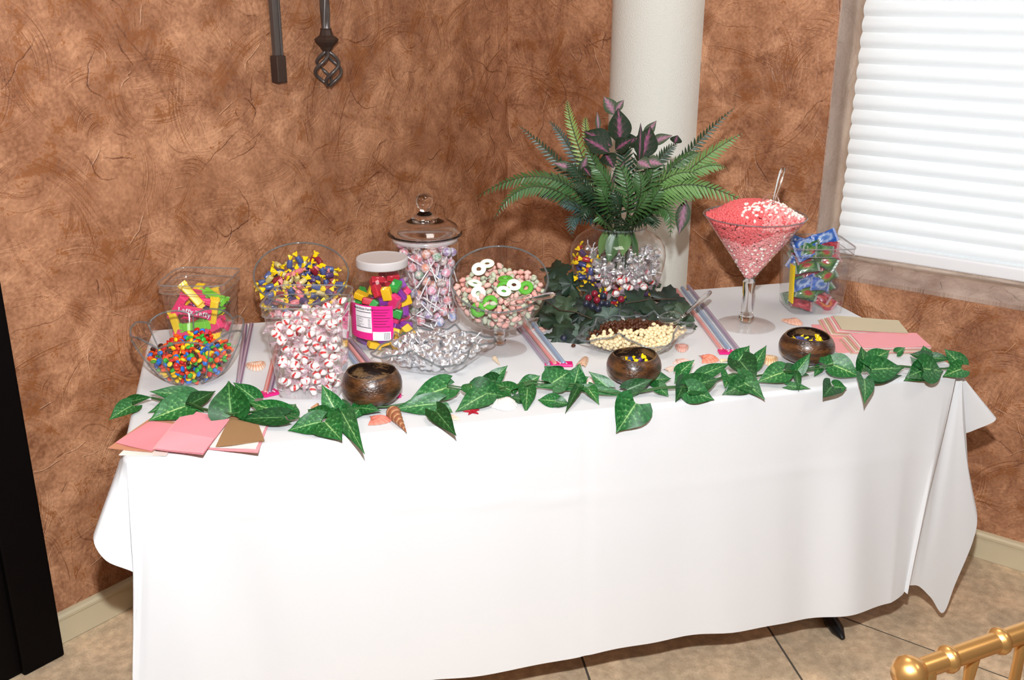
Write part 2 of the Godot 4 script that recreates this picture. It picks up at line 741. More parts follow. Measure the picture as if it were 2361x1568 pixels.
# a block in the frame of a wall: u along it, y up, n out of it
func block(g: Geo, d: Vector3, nn: Vector3, u0: float, u1: float, y0: float, y1: float, n0: float, n1: float, shift := Vector2.ZERO, scale := 2.2) -> void:
	var f := func(u, y, q): return KC + d * u + nn * q + Vector3(0, y, 0)
	var t := func(a, b): return (Vector2(a, -b) + shift) / scale
	qface(g, [f.call(u0, y0, n1), f.call(u0, y1, n1), f.call(u1, y1, n1), f.call(u1, y0, n1)], nn, [t.call(u0, y0), t.call(u0, y1), t.call(u1, y1), t.call(u1, y0)])
	qface(g, [f.call(u0, y0, n0), f.call(u0, y1, n0), f.call(u1, y1, n0), f.call(u1, y0, n0)], -nn, [t.call(u0, y0), t.call(u0, y1), t.call(u1, y1), t.call(u1, y0)])
	qface(g, [f.call(u0, y0, n0), f.call(u0, y1, n0), f.call(u0, y1, n1), f.call(u0, y0, n1)], -d, [t.call(n0, y0), t.call(n0, y1), t.call(n1, y1), t.call(n1, y0)])
	qface(g, [f.call(u1, y0, n0), f.call(u1, y1, n0), f.call(u1, y1, n1), f.call(u1, y0, n1)], d, [t.call(n0, y0), t.call(n0, y1), t.call(n1, y1), t.call(n1, y0)])
	qface(g, [f.call(u0, y0, n0), f.call(u0, y0, n1), f.call(u1, y0, n1), f.call(u1, y0, n0)], Vector3.DOWN, [t.call(u0, n0), t.call(u0, n1), t.call(u1, n1), t.call(u1, n0)])
	qface(g, [f.call(u0, y1, n0), f.call(u0, y1, n1), f.call(u1, y1, n1), f.call(u1, y1, n0)], Vector3.UP, [t.call(u0, n0), t.call(u0, n1), t.call(u1, n1), t.call(u1, n0)])


func build_room() -> void:
	const HI := 2.75
	const LA := 5.2
	const LB := 5.6
	# window opening in the right wall
	const W0 := 1.168
	const W1 := 2.75
	const WS := 0.775
	const WT := 2.3
	var g := Geo.new()
	block(g, DA, NA, -0.3, LA, -0.1, HI, -0.2, 0.0, Vector2(0.33, 0.11))
	struct("wall_left", g, M.plaster)
	g = Geo.new()
	var sh := Vector2(1.27, 0.75)
	block(g, DB, NB, -0.0, W0, -0.1, HI, -0.25, 0.0, sh)
	block(g, DB, NB, W1, LB, -0.1, HI, -0.25, 0.0, sh)
	block(g, DB, NB, W0, W1, -0.1, WS - 0.001, -0.25, 0.0, sh)
	block(g, DB, NB, W0, W1, WT, HI, -0.25, 0.0, sh)
	struct("wall_right", g, M.plaster)
	g = Geo.new()
	block(g, DA, DB, -0.2, LA + 0.2, -0.1, HI, LB, LB + 0.2)
	struct("wall_back", g, M.plaster)
	g = Geo.new()
	block(g, DB, DA, -0.2, LB + 0.2, -0.1, HI, LA, LA + 0.2)
	struct("wall_far", g, M.plaster)
	g = Geo.new()
	block(g, DB, DA, -0.25, LB + 0.25, HI, HI + 0.15, -0.25, LA + 0.25)
	struct("ceiling", g, M.ceiling)
	# plaster lining of the window recess, and its sloping sill
	g = Geo.new()
	block(g, DB, NB, W0 - 0.0, W0 + 0.004, WS, WT, -0.25, 0.0015)
	block(g, DB, NB, W1 - 0.004, W1, WS, WT, -0.25, 0.0015)
	block(g, DB, NB, W0, W1, WT - 0.004, WT, -0.25, 0.0015)
	var f := func(u, y, q): return KC + DB * u + NB * q + Vector3(0, y, 0)
	var sill := [[0.0015, WS - 0.012], [0.0015, WS], [-0.09, WS + 0.024], [-0.13, WS + 0.026], [-0.25, WS + 0.026]]
	for k in sill.size() - 1:
		var a: Array = sill[k]
		var b: Array = sill[k + 1]
		qface(g, [f.call(W0, a[1], a[0]), f.call(W0, b[1], b[0]), f.call(W1, b[1], b[0]), f.call(W1, a[1], a[0])], Vector3.UP + NB, [Vector2(W0, a[0]), Vector2(W0, b[0]), Vector2(W1, b[0]), Vector2(W1, a[0])])
	struct("trim_1", g, M.reveal)
	# window frame and pane behind the shade
	var win := Node3D.new()
	win.name = "window_1"
	add_child(win)
	win.set_meta("kind", "structure")
	g = Geo.new()
	for q in [[W0 + 0.004, W0 + 0.06, 0.8, 2.29], [W1 - 0.06, W1 - 0.004, 0.8, 2.29], [W0 + 0.06, W1 - 0.06, 0.8, 0.86], [W0 + 0.06, W1 - 0.06, 2.23, 2.29], [1.93, 1.98, 0.86, 2.23]]:
		block(g, DB, NB, q[0], q[1], q[2], q[3], -0.235, -0.19)
	part("window_frame", g, M.cream, win)
	g = Geo.new()
	block(g, DB, NB, W0 + 0.06, W1 - 0.06, 0.86, 2.23, -0.215, -0.21)
	part("pane", g, M.glass, win)
	# pleated shade
	var sd := base("window_shade", KC + DB * 1.96 + NB * -0.12 + Vector3(0, 0.812, 0), "white pleated cellular shade drawn down inside the window recess", "blind")
	sd.basis = Basis(DB, Vector3.UP, NB)
	var hw := 0.765
	g = Geo.new()
	g.rbox(Vector3(0, 0.021, 0.004), Vector3(2 * hw, 0.040, 0.03), 0.008)
	part("bottom_rail", g, M.blind_rail, sd)
	var pitch := 0.0437
	var pleat := Geo.new()
	var rows := []
	for k in 9:
		var a := PI * k / 8.0
		var yy := pitch * k / 8.0
		rows.append(PackedVector3Array([Vector3(-hw, yy, 0.014 * sin(a) - 0.004), Vector3(-hw / 3, yy, 0.014 * sin(a) - 0.004), Vector3(hw / 3, yy, 0.014 * sin(a) - 0.004), Vector3(hw, yy, 0.014 * sin(a) - 0.004)]))
	for k in 9:
		var a := PI * k / 8.0
		var yy := pitch * (1.0 - k / 8.0)
		rows.append(PackedVector3Array([Vector3(-hw, yy, -0.014 * sin(a) - 0.004), Vector3(-hw / 3, yy, -0.014 * sin(a) - 0.004), Vector3(hw / 3, yy, -0.014 * sin(a) - 0.004), Vector3(hw, yy, -0.014 * sin(a) - 0.004)]))
	pleat.grid(rows)
	var pm := pleat.mesh()
	for k in 32:
		var o := part("pleat", pm, M.blind, sd)
		o.position.y = 0.041 + pitch * k
	# half-round column in front of the right wall
	g = Geo.new()
	var cr := []
	for k in 25:
		var row := PackedVector3Array()
		for j in 33:
			var a := PI * j / 32.0
			row.append(KC + DB * (0.598 + 0.151 * cos(a)) + NB * (0.151 * sin(a) - 0.002) + Vector3(0, HI * k / 24.0, 0))
		cr.append(row)
	g.grid(cr, false, null, true)
	single("column", g, M.column, "round off-white plaster column standing against the brown wall behind the fern", "column")
	# baseboards: board with a small lip on top
	for side in 2:
		var d: Vector3 = [DA, DB][side]
		var nn: Vector3 = [NA, NB][side]
		g = Geo.new()
		var prof := [[0.0, 0.0], [0.012, 0.0], [0.012, 0.066], [0.018, 0.070], [0.019, 0.078], [0.013, 0.083], [0.004, 0.085], [0.0, 0.085]]
		for k in prof.size() - 1:
			var a: Array = prof[k]
			var b: Array = prof[k + 1]
			var outn: Vector3 = nn * (b[1] - a[1]) + Vector3.UP * (a[0] - b[0]) * -1.0
			var p := func(u, q): return KC + d * u + nn * q[0] + Vector3(0, q[1], 0)
			var u0 := 0.0
			var u1: float = 5.0 if side else 1.895
			qface(g, [p.call(u0, a), p.call(u0, b), p.call(u1, b), p.call(u1, a)], outn if outn.length() > 0.001 else nn, [Vector2(0, 0), Vector2(0, 1), Vector2(1, 1), Vector2(1, 0)])
			if side == 0:
				qface(g, [p.call(2.2, a), p.call(2.2, b), p.call(5.0, b), p.call(5.0, a)], outn if outn.length() > 0.001 else nn, [Vector2(0, 0), Vector2(0, 1), Vector2(1, 1), Vector2(1, 0)])
		struct(["baseboard_left", "baseboard_right"][side], g, M.cream)
	# floor: grout bed with tiles let into it; a border row along the right wall, the field turned with the table
	g = Geo.new()
	block(g, DB, DA, -0.25, LB + 0.25, -0.14, -0.0014, -0.25, LA + 0.25)
	var fl := struct("floor", g, M.grout)
	var dirx := Vector2(0.9939, 0.1104)
	var dirz := Vector2(-0.1104, 0.9939)
	var o0 := Vector2(0.590, 0.12)
	var edge_n := Vector2(NB.x, NB.z)
	var edge_k := Vector2(KC.x, KC.z)
	var field := PackedVector2Array()
	for q in [[0.013, 0.549], [LB, 0.549], [LB, LA], [0.013, LA]]:
		var pp: Vector3 = KC + DB * q[0] + NB * q[1]
		field.append(Vector2(pp.x, pp.z))
	# left of the corner the field runs on to the left wall
	var lim := PackedVector2Array([Vector2(-2.6, -1.6), Vector2(2.6, -1.6), Vector2(2.6, 2.4), Vector2(-2.6, 2.4)])
	var n := 0
	for i in range(-8, 7):
		for j in range(-6, 6):
			var c0 := o0 + dirx * (i * 0.5115) + dirz * (j * 0.5115 + (0.2 if i < -2 else 0.0))
			var sq := PackedVector2Array([c0 + dirx * 0.003 + dirz * 0.003, c0 + dirx * 0.5085 + dirz * 0.003, c0 + dirx * 0.5085 + dirz * 0.5085, c0 + dirx * 0.003 + dirz * 0.5085])
			for cl in Geometry2D.intersect_polygons(sq, field):
				for c2 in Geometry2D.intersect_polygons(cl, lim):
					tile(fl, c2)
	var at := -0.05
	while at < 4.2:
		var sq := PackedVector2Array()
		for q in [[at + 0.003, 0.013], [at + 0.5085, 0.013], [at + 0.5085, 0.543], [at + 0.003, 0.543]]:
			var pp: Vector3 = KC + DB * q[0] + NB * q[1]
			sq.append(Vector2(pp.x, pp.z))
		tile(fl, sq)
		at += 0.5115
	# dark post at the left
	var post := base("wooden_post", KC + DA * 1.95 + NA * 0.03, "almost black wooden post standing on the floor against the brown wall at the left edge", "post")
	post.basis = Basis(DA, Vector3.UP, NA)
	g = Geo.new()
	g.rbox(Vector3(0, 1.35, 0.0), Vector3(0.105, 2.7, 0.062), 0.006)
	g.rbox(Vector3(0.075, 1.35, -0.008), Vector3(0.06, 2.7, 0.045), 0.005)
	part("post_body", g, M.espresso, post)
	# panels of the unseen ceiling lamps, out of view above the frame
	for q in [Vector2(1.3, 1.3), Vector2(1.3, 3.4), Vector2(3.4, 1.3), Vector2(3.4, 3.4)]:
		g = Geo.new()
		g.rbox(KC + DA * q.x + DB * q.y + Vector3(0, 2.745, 0), Vector3(0.6, 0.012, 0.6), 0.004)
		var lm := mat(Color8(240, 236, 228), 0.6)
		lm.emission_enabled = true
		lm.emission = Color(1.0, 0.95, 0.88)
		lm.emission_energy_multiplier = 0.8
		single("unseen_ceiling_lamp", g, lm, "square flat white ceiling lamp, out of view, placed to light the tabletop", "lamp", "unseen ceiling lamps")
	# blue dot on the floor
	g = Geo.new()
	g.lathe([Vector2(0.0, 0.0), Vector2(0.011, 0.0), Vector2(0.011, 0.0015), Vector2(0.011, 0.0015), Vector2(0.0, 0.0018)], 18)
	var dot := single("floor_dot", g, mat(Color8(98, 120, 158), 0.6), "small round blue dot lying on the tiled floor beside the black post", "dot")
	dot.position = Vector3(-1.2868, 0.0000, -0.1046)


func tile(fl: Node, poly: PackedVector2Array) -> void:
	var area := 0.0
	for k in poly.size():
		var p := poly[k]
		var q := poly[(k + 1) % poly.size()]
		area += p.x * q.y - p.y * q.x
	if absf(area) < 0.002:
		return
	var g := Geo.new()
	g.prism(poly, -0.02, 0.0)
	var o := Vector2(rng.randf(), rng.randf())
	for k in g.uv.size():
		g.uv[k] = Vector2(g.v[k].x, g.v[k].z) / 0.9 + o
	part("tile", g, M["tile%d" % rng.randi_range(0, 3)], fl)


# ---------------------------------------------------------------- table and cloth
func build_table() -> void:
	var t := base("folding_table", Vector3.ZERO, "folding banquet table under the white cloth with one black foot showing", "table")
	var g := Geo.new()
	g.rbox(Vector3(0, 0.722, 0), Vector3(1.81, 0.04, 0.74), 0.012)
	part("tabletop", g, M.white_plastic, t)
	for s in [-1.0, 1.0]:
		g = Geo.new()
		g.tube([Vector3(0.745 * s, 0.02, -0.26), Vector3(0.745 * s, 0.02, 0.22), Vector3(0.741 * s, 0.019, 0.25), Vector3(0.738 * s, 0.014, 0.29), Vector3(0.737 * s, 0.008, 0.318)], [0.014, 0.014, 0.019, 0.017, 0.006], 12)
		part("foot", g, M.black, t)
		for z in [-0.2, 0.16]:
			g = Geo.new()
			g.tube([Vector3(0.745 * s, 0.02, z), Vector3(0.745 * s, 0.702, z)], 0.014, 10)
			part("leg", g, M.black, t)
	# cloth: columns round the table from back left to back right: edge point, hem point
	var X := 0.913
	var Z := 0.378
	var cols := []
	cols.append([Vector3(-X + 0.03, 0, -Z), Vector3(-X + 0.035, 0.60, -Z - 0.004)])
	cols.append([Vector3(-X, 0, -Z + 0.02), Vector3(-X - 0.008, 0.575, -Z + 0.05)])
	for q in [[-0.2, -0.938, 0.568], [0.0, -0.952, 0.575], [0.16, -0.964, 0.588], [0.28, -0.976, 0.60]]:
		cols.append([Vector3(-X, 0, q[0]), Vector3(q[1], q[2], q[0] + 0.02)])
	cols.append([Vector3(-X, 0, Z - 0.03), Vector3(-0.985, 0.607, 0.402)])
	cols.append([Vector3(-X + 0.001, 0, Z - 0.012), Vector3(-0.966, 0.563, 0.418)])
	cols.append([Vector3(-X + 0.003, 0, Z - 0.003), Vector3(-0.912, 0.505, 0.402)])
	cols.append([Vector3(-X + 0.008, 0, Z), Vector3(-0.930, 0.43, 0.418)])
	cols.append([Vector3(-X + 0.014, 0, Z), Vector3(-0.949, 0.29, 0.434)])
	cols.append([Vector3(-X + 0.03, 0, Z), Vector3(-0.955, 0.155, 0.442)])
	cols.append([Vector3(-X + 0.09, 0, Z), Vector3(-0.86, 0.162, 0.43)])
	var x := -0.74
	while x < 0.78:
		cols.append([Vector3(x, 0, Z), Vector3(x * 1.012, 0.169 + 0.006 * sin(x * 9.0) + 0.002 * sin(x * 31.0), 0.42)])
		x += 0.1
	for q in [[0.80, 0, 0.795, 0.172, 0.420], [0.845, 0, 0.826, 0.181, 0.418], [0.88, 0, 0.838, 0.184, 0.405], [0.895, 0, 0.856, 0.182, 0.372]]:
		cols.append([Vector3(q[0], 0, Z), Vector3(q[2], q[3], q[4])])
	for q in [[0.88, 0.171, 0.362], [0.905, 0.164, 0.362], [0.945, 0.125, 0.364], [0.988, 0.074, 0.366], [1.006, 0.16, 0.37], [1.030, 0.29, 0.378], [1.026, 0.37, 0.376], [0.998, 0.47, 0.348], [0.966, 0.548, 0.326]]:
		cols.append([Vector3(X - 0.004, 0, Z - 0.004), Vector3(q[0], q[1], q[2])])
	for q in [[X, Z - 0.012, 0.99, 0.578, 0.352], [X, Z - 0.022, 1.025, 0.618, 0.385], [X, Z - 0.05, 1.028, 0.62, 0.34], [X, 0.2, 0.996, 0.588, 0.2], [X, 0.0, 0.96, 0.57, 0.0], [X, -Z + 0.02, 0.925, 0.57, -Z + 0.02]]:
		cols.append([Vector3(q[0], 0, q[1]), Vector3(q[2], q[3], q[4])])
	var fine := []
	for k in cols.size() - 1:
		var sub := 8
		for s in sub:
			var w := float(s) / sub
			var pair := []
			for e in 2:
				var p0: Vector3 = cols[maxi(k - 1, 0)][e]
				var p1: Vector3 = cols[k][e]
				var p2: Vector3 = cols[k + 1][e]
				var p3: Vector3 = cols[mini(k + 2, cols.size() - 1)][e]
				pair.append(p1.lerp(p2, w) if e == 0 else p1.cubic_interpolate(p2, p0, p3, w))
			fine.append(pair)
	fine.append(cols[cols.size() - 1])
	g = Geo.new()
	var rows := []
	var R := 0.011
	for i in 44:
		var row := PackedVector3Array()
		for pr in fine:
			var E: Vector3 = pr[0] + Vector3(0, TT, 0)
			var H: Vector3 = pr[1]
			var flat := Vector3(H.x - E.x, 0, H.z - E.z)
			var out := Vector3(0, 0, 1) if absf(E.z - Z) < 0.006 and absf(E.x) < X - 0.02 else flat.normalized()
			var p: Vector3
			if i < 6:
				var a := PI / 2 * i / 5.0
				p = E + out * (R * sin(a)) - Vector3(0, R * (1 - cos(a)), 0)
			else:
				var s := (i - 5) / 38.0
				var S0 := E + out * R - Vector3(0, R, 0)
				var dropy := minf(0.16, 0.42 * (S0.y - H.y))
				var ctl := S0 + Vector3(0, -dropy, 0) + flat * (0.16 if S0.y - H.y > 0.3 else 0.4)
				p = S0.lerp(ctl, s).lerp(ctl.lerp(H, s), s)
				# pressed folds and soft drapes of the front
				if absf(E.z - Z) < 0.006 and E.x < 0.87 and E.x > -0.88:
					var am := smoothstep(0.25, 0.85, E.x) * 0.013 + smoothstep(-0.55, -0.9, E.x) * 0.012 + 0.0018
					var ph := E.x * 21.0 + (1 - s) * 1.3
					p.z += am * smoothstep(0.05, 0.8, s) * (sin(ph) + 0.4 * sin(ph * 1.9 + 1.0))
					p.z -= 0.0022 * exp(-pow((p.x + 0.006) / 0.006, 2))
					p.z += 0.0022 * exp(-pow((p.y - 0.556 - 0.09 * maxf(0.0, -p.x)) / 0.006, 2))
			row.append(p)
		rows.append(row)
	g.grid(rows, false, null, false)
	# top
	rows = []
	for i in 39:
		var row := PackedVector3Array()
		var z := -Z + 2 * Z * i / 38.0
		for j in 81:
			var xx := -X + 2 * X * j / 80.0
			var wr := 0.0
			if i > 0 and i < 38 and j > 0 and j < 80:
				wr = -0.0007 * exp(-pow((xx + 0.006) / 0.02, 2)) + 0.0004 * sin(xx * 17 + z * 9) * sin(z * 23 - xx * 5)
			row.append(Vector3(xx, TT + wr, z))
		rows.append(row)
	g.grid(rows, false, null, true)
	single("tablecloth", g, M.cloth, "long white tablecloth covering the candy table and hanging almost to the floor", "tablecloth")


# ---------------------------------------------------------------- wrought iron on the left wall
func build_wall_irons() -> void:
	var f := Transform3D(Basis(DA, Vector3.UP, NA), KC)
	var o := base("iron_bar", f * Vector3(1.045, 1.335, 0.016), "flat grooved iron bar with a rough sleeve at its lower end on the left wall", "bar")
	o.basis = f.basis
	var g := Geo.new()
	g.rbox(Vector3(0.003, 0.6, 0), Vector3(0.018, 1.1, 0.016), 0.002)
	g.rbox(Vector3(-0.0085, 0.6, 0.003), Vector3(0.008, 1.1, 0.018), 0.003)
	part("bar", g, M.iron, o)
	g = Geo.new()
	g.rbox(Vector3(0, 0.036, 0.001), Vector3(0.033, 0.072, 0.03), 0.004)
	part("sleeve", g, M.iron_dark, o)
	o = base("iron_finial_rod", f * Vector3(0.882, 1.312, 0.035), "twisted iron rod ending in a basket finial hanging on the left wall", "rod")
	o.basis = f.basis
	g = Geo.new()
	var rows := []
	for k in 121:
		var row := PackedVector3Array()
		for j in 20:
			var a := TAU * j / 20.0
			var r := 0.0122 * (1.0 + 0.13 * cos(4 * a))
			var b := a + k * 0.11
			row.append(Vector3(r * cos(b), 0.155 + k * 0.0085, r * sin(b)))
		rows.append(row)
	g.grid(rows, true)
	part("twisted_rod", g, M.iron, o)
	g = Geo.new()
	g.lathe([Vector2(0.0, 0.098), Vector2(0.012, 0.100), Vector2(0.018, 0.110), Vector2(0.031, 0.124), Vector2(0.034, 0.131), Vector2(0.028, 0.136), Vector2(0.019, 0.142), Vector2(0.015, 0.156), Vector2(0.016, 0.160), Vector2(0, 0.162)], 8)
	g.faceted()
	part("collar", g, M.iron_dark, o)
	for s in 4:
		g = Geo.new()
		var path := []
		for k in 17:
			var w := k / 16.0
			var a := TAU * s / 4.0 + w * PI * 0.9
			var r := 0.038 * sin(PI * clampf(w, 0.02, 0.98)) + 0.002
			path.append(Vector3(r * cos(a), 0.004 + 0.096 * w, r * sin(a)))
		g.tube(path, 0.0052, 8)
		part("basket_wire", g, M.iron, o)


# ---------------------------------------------------------------- gold chair
func build_chair() -> void:
	# its back rail runs through the lower right corner of the picture
	var a := Vector3(0.0, 0.9, 1.44)
	var o := base("chiavari_chair", Vector3(0.199, 0, 1.417), "gold bamboo-style banquet chair with ringed top rail near the camera", "chair", "", 0.17)
	var g := Geo.new()
	g.tube([Vector3(-0.205, 0.9, 0), Vector3(0.205, 0.9, 0)], 0.0115, 16)
	for q in [-0.157, -0.079, 0.0, 0.079, 0.157]:
		g.lathe([Vector2(0.0112, -0.008), Vector2(0.0148, -0.004), Vector2(0.0158, 0), Vector2(0.0148, 0.004), Vector2(0.0112, 0.008)], 16, Transform3D(Basis(Vector3.UP, Vector3.RIGHT, Vector3.FORWARD), Vector3(q, 0.9, 0)))
	part("top_rail", g, M.gold, o)
	for s in [-1.0, 1.0]:
		g = Geo.new()
		g.lathe([Vector2(0, -0.016), Vector2(0.012, -0.013), Vector2(0.019, -0.004), Vector2(0.0195, 0.004), Vector2(0.016, 0.012), Vector2(0.0115, 0.018), Vector2(0.011, 0.03)], 16, Transform3D(Basis(Vector3.UP, Vector3.RIGHT * -s, Vector3.FORWARD * -s), Vector3(0.215 * s, 0.9, 0)))
		part("finial", g, M.gold, o)
		g = Geo.new()
		g.tube([Vector3(0.19 * s, 0.9, 0.0), Vector3(0.19 * s, 0.45, 0.03), Vector3(0.195 * s, 0.0, 0.06)], 0.0125, 12)
		part("rear_leg", g, M.gold, o)
		g = Geo.new()
		g.tube([Vector3(0.19 * s, 0.45, 0.40), Vector3(0.195 * s, 0.0, 0.41)], [0.0135, 0.011], 12)
		part("front_leg", g, M.gold, o)
	for k in 4:
		g = Geo.new()
		var x := -0.118 + 0.0785 * k
		var prof := []
		for q in [[0.0, 0.0085], [0.03, 0.006], [0.10, 0.0068], [0.108, 0.0095], [0.112, 0.0068], [0.118, 0.0095], [0.126, 0.0068], [0.25, 0.006], [0.28, 0.0085]]:
			prof.append(Vector2(q[1], -q[0]))
		prof.reverse()
		g.lathe(prof, 12, Transform3D(Basis(), Vector3(x, 0.893, 0.0)))
		part("spindle", g, M.gold, o)
	g = Geo.new()
	g.tube([Vector3(-0.19, 0.61, 0.018), Vector3(0.19, 0.61, 0.018)], 0.009, 10)
	part("back_rail", g, M.gold, o)
	for z in [0.06, 0.4]:
		g = Geo.new()
		g.tube([Vector3(-0.19, 0.25, z), Vector3(0.19, 0.25, z)], 0.008, 10)
		part("stretcher", g, M.gold, o)
	g = Geo.new()
	g.rbox(Vector3(0, 0.45, 0.215), Vector3(0.41, 0.025, 0.41), 0.01)
	part("seat", g, M.gold, o)
	g = Geo.new()
	g.rbox(Vector3(0, 0.482, 0.215), Vector3(0.39, 0.04, 0.38), 0.018)
	part("cushion", g, mat(Color8(236, 230, 218), 0.8), o)


# ---------------------------------------------------------------- candy prototypes
func film_fan(g: Geo, x0: float, x1: float, w: float, waves: int) -> void:
	# a twisted, flared end of a wrapper, from x0 out to x1
	var rows := []
	for i in 4:
		var s := i / 3.0
		var row := PackedVector3Array()
		for j in 9:
			var u := j / 8.0 * 2.0 - 1.0
			row.append(Vector3(lerpf(x0, x1, s), u * lerpf(0.15, 1.0, s) * w, sin(u * PI * waves + i) * w * 0.3 * s + cos(u * 5.0) * 0.0012))
		rows.append(row)
	g.grid(rows)


func proto_button() -> Mesh:
	var g := Geo.new()
	g.ball(Vector3.ZERO, Vector3(0.0066, 0.0039, 0.0066), 12, 8)
	return g.mesh()


func proto_mint() -> Node3D:
	var o := Node3D.new()
	var g := Geo.new()
	var rows := []
	for i in 11:
		var f := PI * i / 10.0 - PI / 2
		var row := PackedVector3Array()
		for j in 32:
			var a := TAU * j / 32.0
			var r := 0.0108 * pow(maxf(cos(f), 0.0), 0.55)
			row.append(Vector3(r * cos(a), 0.0066 * signf(sin(f)) * pow(absf(sin(f)), 0.8), r * sin(a)))
		rows.append(row)
	var red := lin(206, 26, 32)
	var white := lin(246, 240, 236)
	g.grid(rows, true, func(i, j): return red if posmod(j + i / 2, 11) < 3 and j < 31 and i > 0 and i < 10 else white)
	part("candy_disc", g, M.vc, o)
	g = Geo.new()
	film_fan(g, 0.0095, 0.025, 0.011, 2)
	film_fan(g, -0.0095, -0.025, 0.011, 3)
	part("clear_wrapper", g, M.film, o)
	return o


func proto_kiss() -> Node3D:
	var o := Node3D.new()
	var g := Geo.new()
	var prof := [Vector2(0, -0.008), Vector2(0.0085, -0.0078), Vector2(0.0108, -0.005), Vector2(0.0100, -0.0005), Vector2(0.0066, 0.0045), Vector2(0.0030, 0.0085), Vector2(0.0012, 0.0118), Vector2(0.0, 0.0135)]
	g.lathe(prof, 11)
	for k in g.v.size():
		var p := g.v[k]
		g.v[k] = p * (1.0 + 0.08 * sin(p.x * 2100.0 + p.y * 1300.0) * sin(p.z * 1900.0 - p.y * 900.0))
	g.faceted()
	part("foil", g, M.foil, o)
	g = Geo.new()
	g.grid([PackedVector3Array([Vector3(-0.0012, 0.0105, 0), Vector3(0.0012, 0.0105, 0)]), PackedVector3Array([Vector3(-0.0014, 0.017, 0.002), Vector3(0.0014, 0.0165, 0.002)]), PackedVector3Array([Vector3(0.001, 0.023, 0.007), Vector3(0.0036, 0.0215, 0.007)])])
	part("paper_plume", g, M.paper_plume, o)
	return o


func proto_barrel(col: Color, twist_col: Color) -> Node3D:
	var o := Node3D.new()
	var g := Geo.new()
	g.lathe([Vector2(0, -0.0105), Vector2(0.0052, -0.0105), Vector2(0.0068, -0.0085), Vector2(0.0072, 0), Vector2(0.0068, 0.0085), Vector2(0.0052, 0.0105), Vector2(0, 0.0105)], 12, Transform3D(Basis(Vector3.UP, Vector3.RIGHT, Vector3.FORWARD), Vector3.ZERO))
	var m := mat(col, 0.2)
	m.clearcoat_enabled = true
	m.clearcoat = 0.6
	part("candy_barrel", g, m, o)
	g = Geo.new()
	film_fan(g, 0.009, 0.022, 0.0085, 2)
	film_fan(g, -0.009, -0.022, 0.0085, 2)
	var t := mat(twist_col, 0.35)
	t.cull_mode = BaseMaterial3D.CULL_DISABLED
	t.backlight_enabled = true
	t.backlight = Color(0.3, 0.3, 0.2)
	part("twisted_wrapper", g, t, o)
	return o


func proto_chew(col: Color) -> Node3D:
	var o := Node3D.new()
	var g := Geo.new()
	g.rbox(Vector3.ZERO, Vector3(0.032, 0.017, 0.023), 0.003)
	var m := mat(col, 0.32)
	m.clearcoat_enabled = true
	m.clearcoat = 0.5
	part("wrapped_cube", g, m, o)
	g = Geo.new()
	for s in [-1.0, 1.0]:
		g.grid([PackedVector3Array([Vector3(0.0162 * s, 0.006, -0.009), Vector3(0.0162 * s, 0.006, 0.009)]), PackedVector3Array([Vector3(0.0175 * s, 0.0, -0.006), Vector3(0.0175 * s, 0.0, 0.006)]), PackedVector3Array([Vector3(0.0166 * s, -0.006, -0.002), Vector3(0.0166 * s, -0.006, 0.002)])])
	var m2: StandardMaterial3D = m.duplicate()
	m2.cull_mode = BaseMaterial3D.CULL_DISABLED
	part("folded_end", g, m2, o)
	return o


func proto_lolly(c1: Color, c2: Color, seed_: int) -> Node3D:
	var o := Node3D.new()
	var g := Geo.new()
	var w := Color(0.86, 0.84, 0.85)
	g.ball(Vector3.ZERO, Vector3(0.0128, 0.0118, 0.0128), 20, 12, Basis(), func(i, j):
		var q := sin(j * 0.95 + seed_) * 1.2 + sin(i * 1.3 + seed_ * 2.0 + j * 0.6) + sin(j * 2.1 - i * 1.7)
		return c1.lerp(w, 0.25) if q > 0.2 else (c2.lerp(w, 0.45) if q < -1.7 else w.lerp(c1, 0.22)))
	part("wrapped_ball", g, M.vc, o)
	g = Geo.new()
	g.tube([Vector3(0, -0.010, 0), Vector3(0, -0.075, 0)], 0.0018, 8)
	part("stick", g, M.white_stick, o)
	g = Geo.new()
	g.lathe([Vector2(0.0085, -0.021), Vector2(0.0035, -0.015), Vector2(0.004, -0.0112)], 9)
	part("gathered_wrapper", g, M.film, o)
	return o


func proto_pouch(ground: Color, mid: Color, spot: Color, L: float, W: float, T: float) -> Node3D:
	var o := Node3D.new()
	var g := Geo.new()
	for side in [1.0, -1.0]:
		var rows := []
		for i in 11:
			var u := i / 10.0 * 2 - 1
			var row := PackedVector3Array()
			for j in 9:
				var v := j / 8.0 * 2 - 1
				var bulge := pow(maxf(0.0, 1 - pow(absf(u), 2.6)), 0.6) * pow(maxf(0.0, 1 - v * v), 0.6)
				row.append(Vector3(u * L / 2, side * (T / 2 * bulge + 0.0003) + 0.0014 * sin(v * 9.0 + u * 4.0) * absf(u) + 0.0009 * sin(u * 17.0 + v * 5.0) * cos(v * 11.0 - u * 6.0) * side, v * W / 2 * (1 - 0.12 * (1 - absf(u)))))
			rows.append(row)
		g.grid(rows, false, func(i, j):
			var d := Vector2((i - 5) / 3.4, (j - 4) / 2.9).length()
			return spot if d < 0.62 else (mid if d < 1.05 else ground), side > 0)
	part("foil_packet", g, M.shiny_vc, o)
	g = Geo.new()
	for s in [-1.0, 1.0]:
		var rows := []
		for i in 3:
			var row := PackedVector3Array()
			for j in 9:
				row.append(Vector3(s * (L / 2 + i * 0.003), 0.0010 * (-1.0 if (i + j) % 2 else 1.0), (j / 8.0 * 2 - 1) * W / 2))
			rows.append(row)
		g.col = ground.lerp(Color.WHITE, 0.25)
		g.grid(rows)
	part("crimped_end", g, M.shiny_vc, o)
	return o


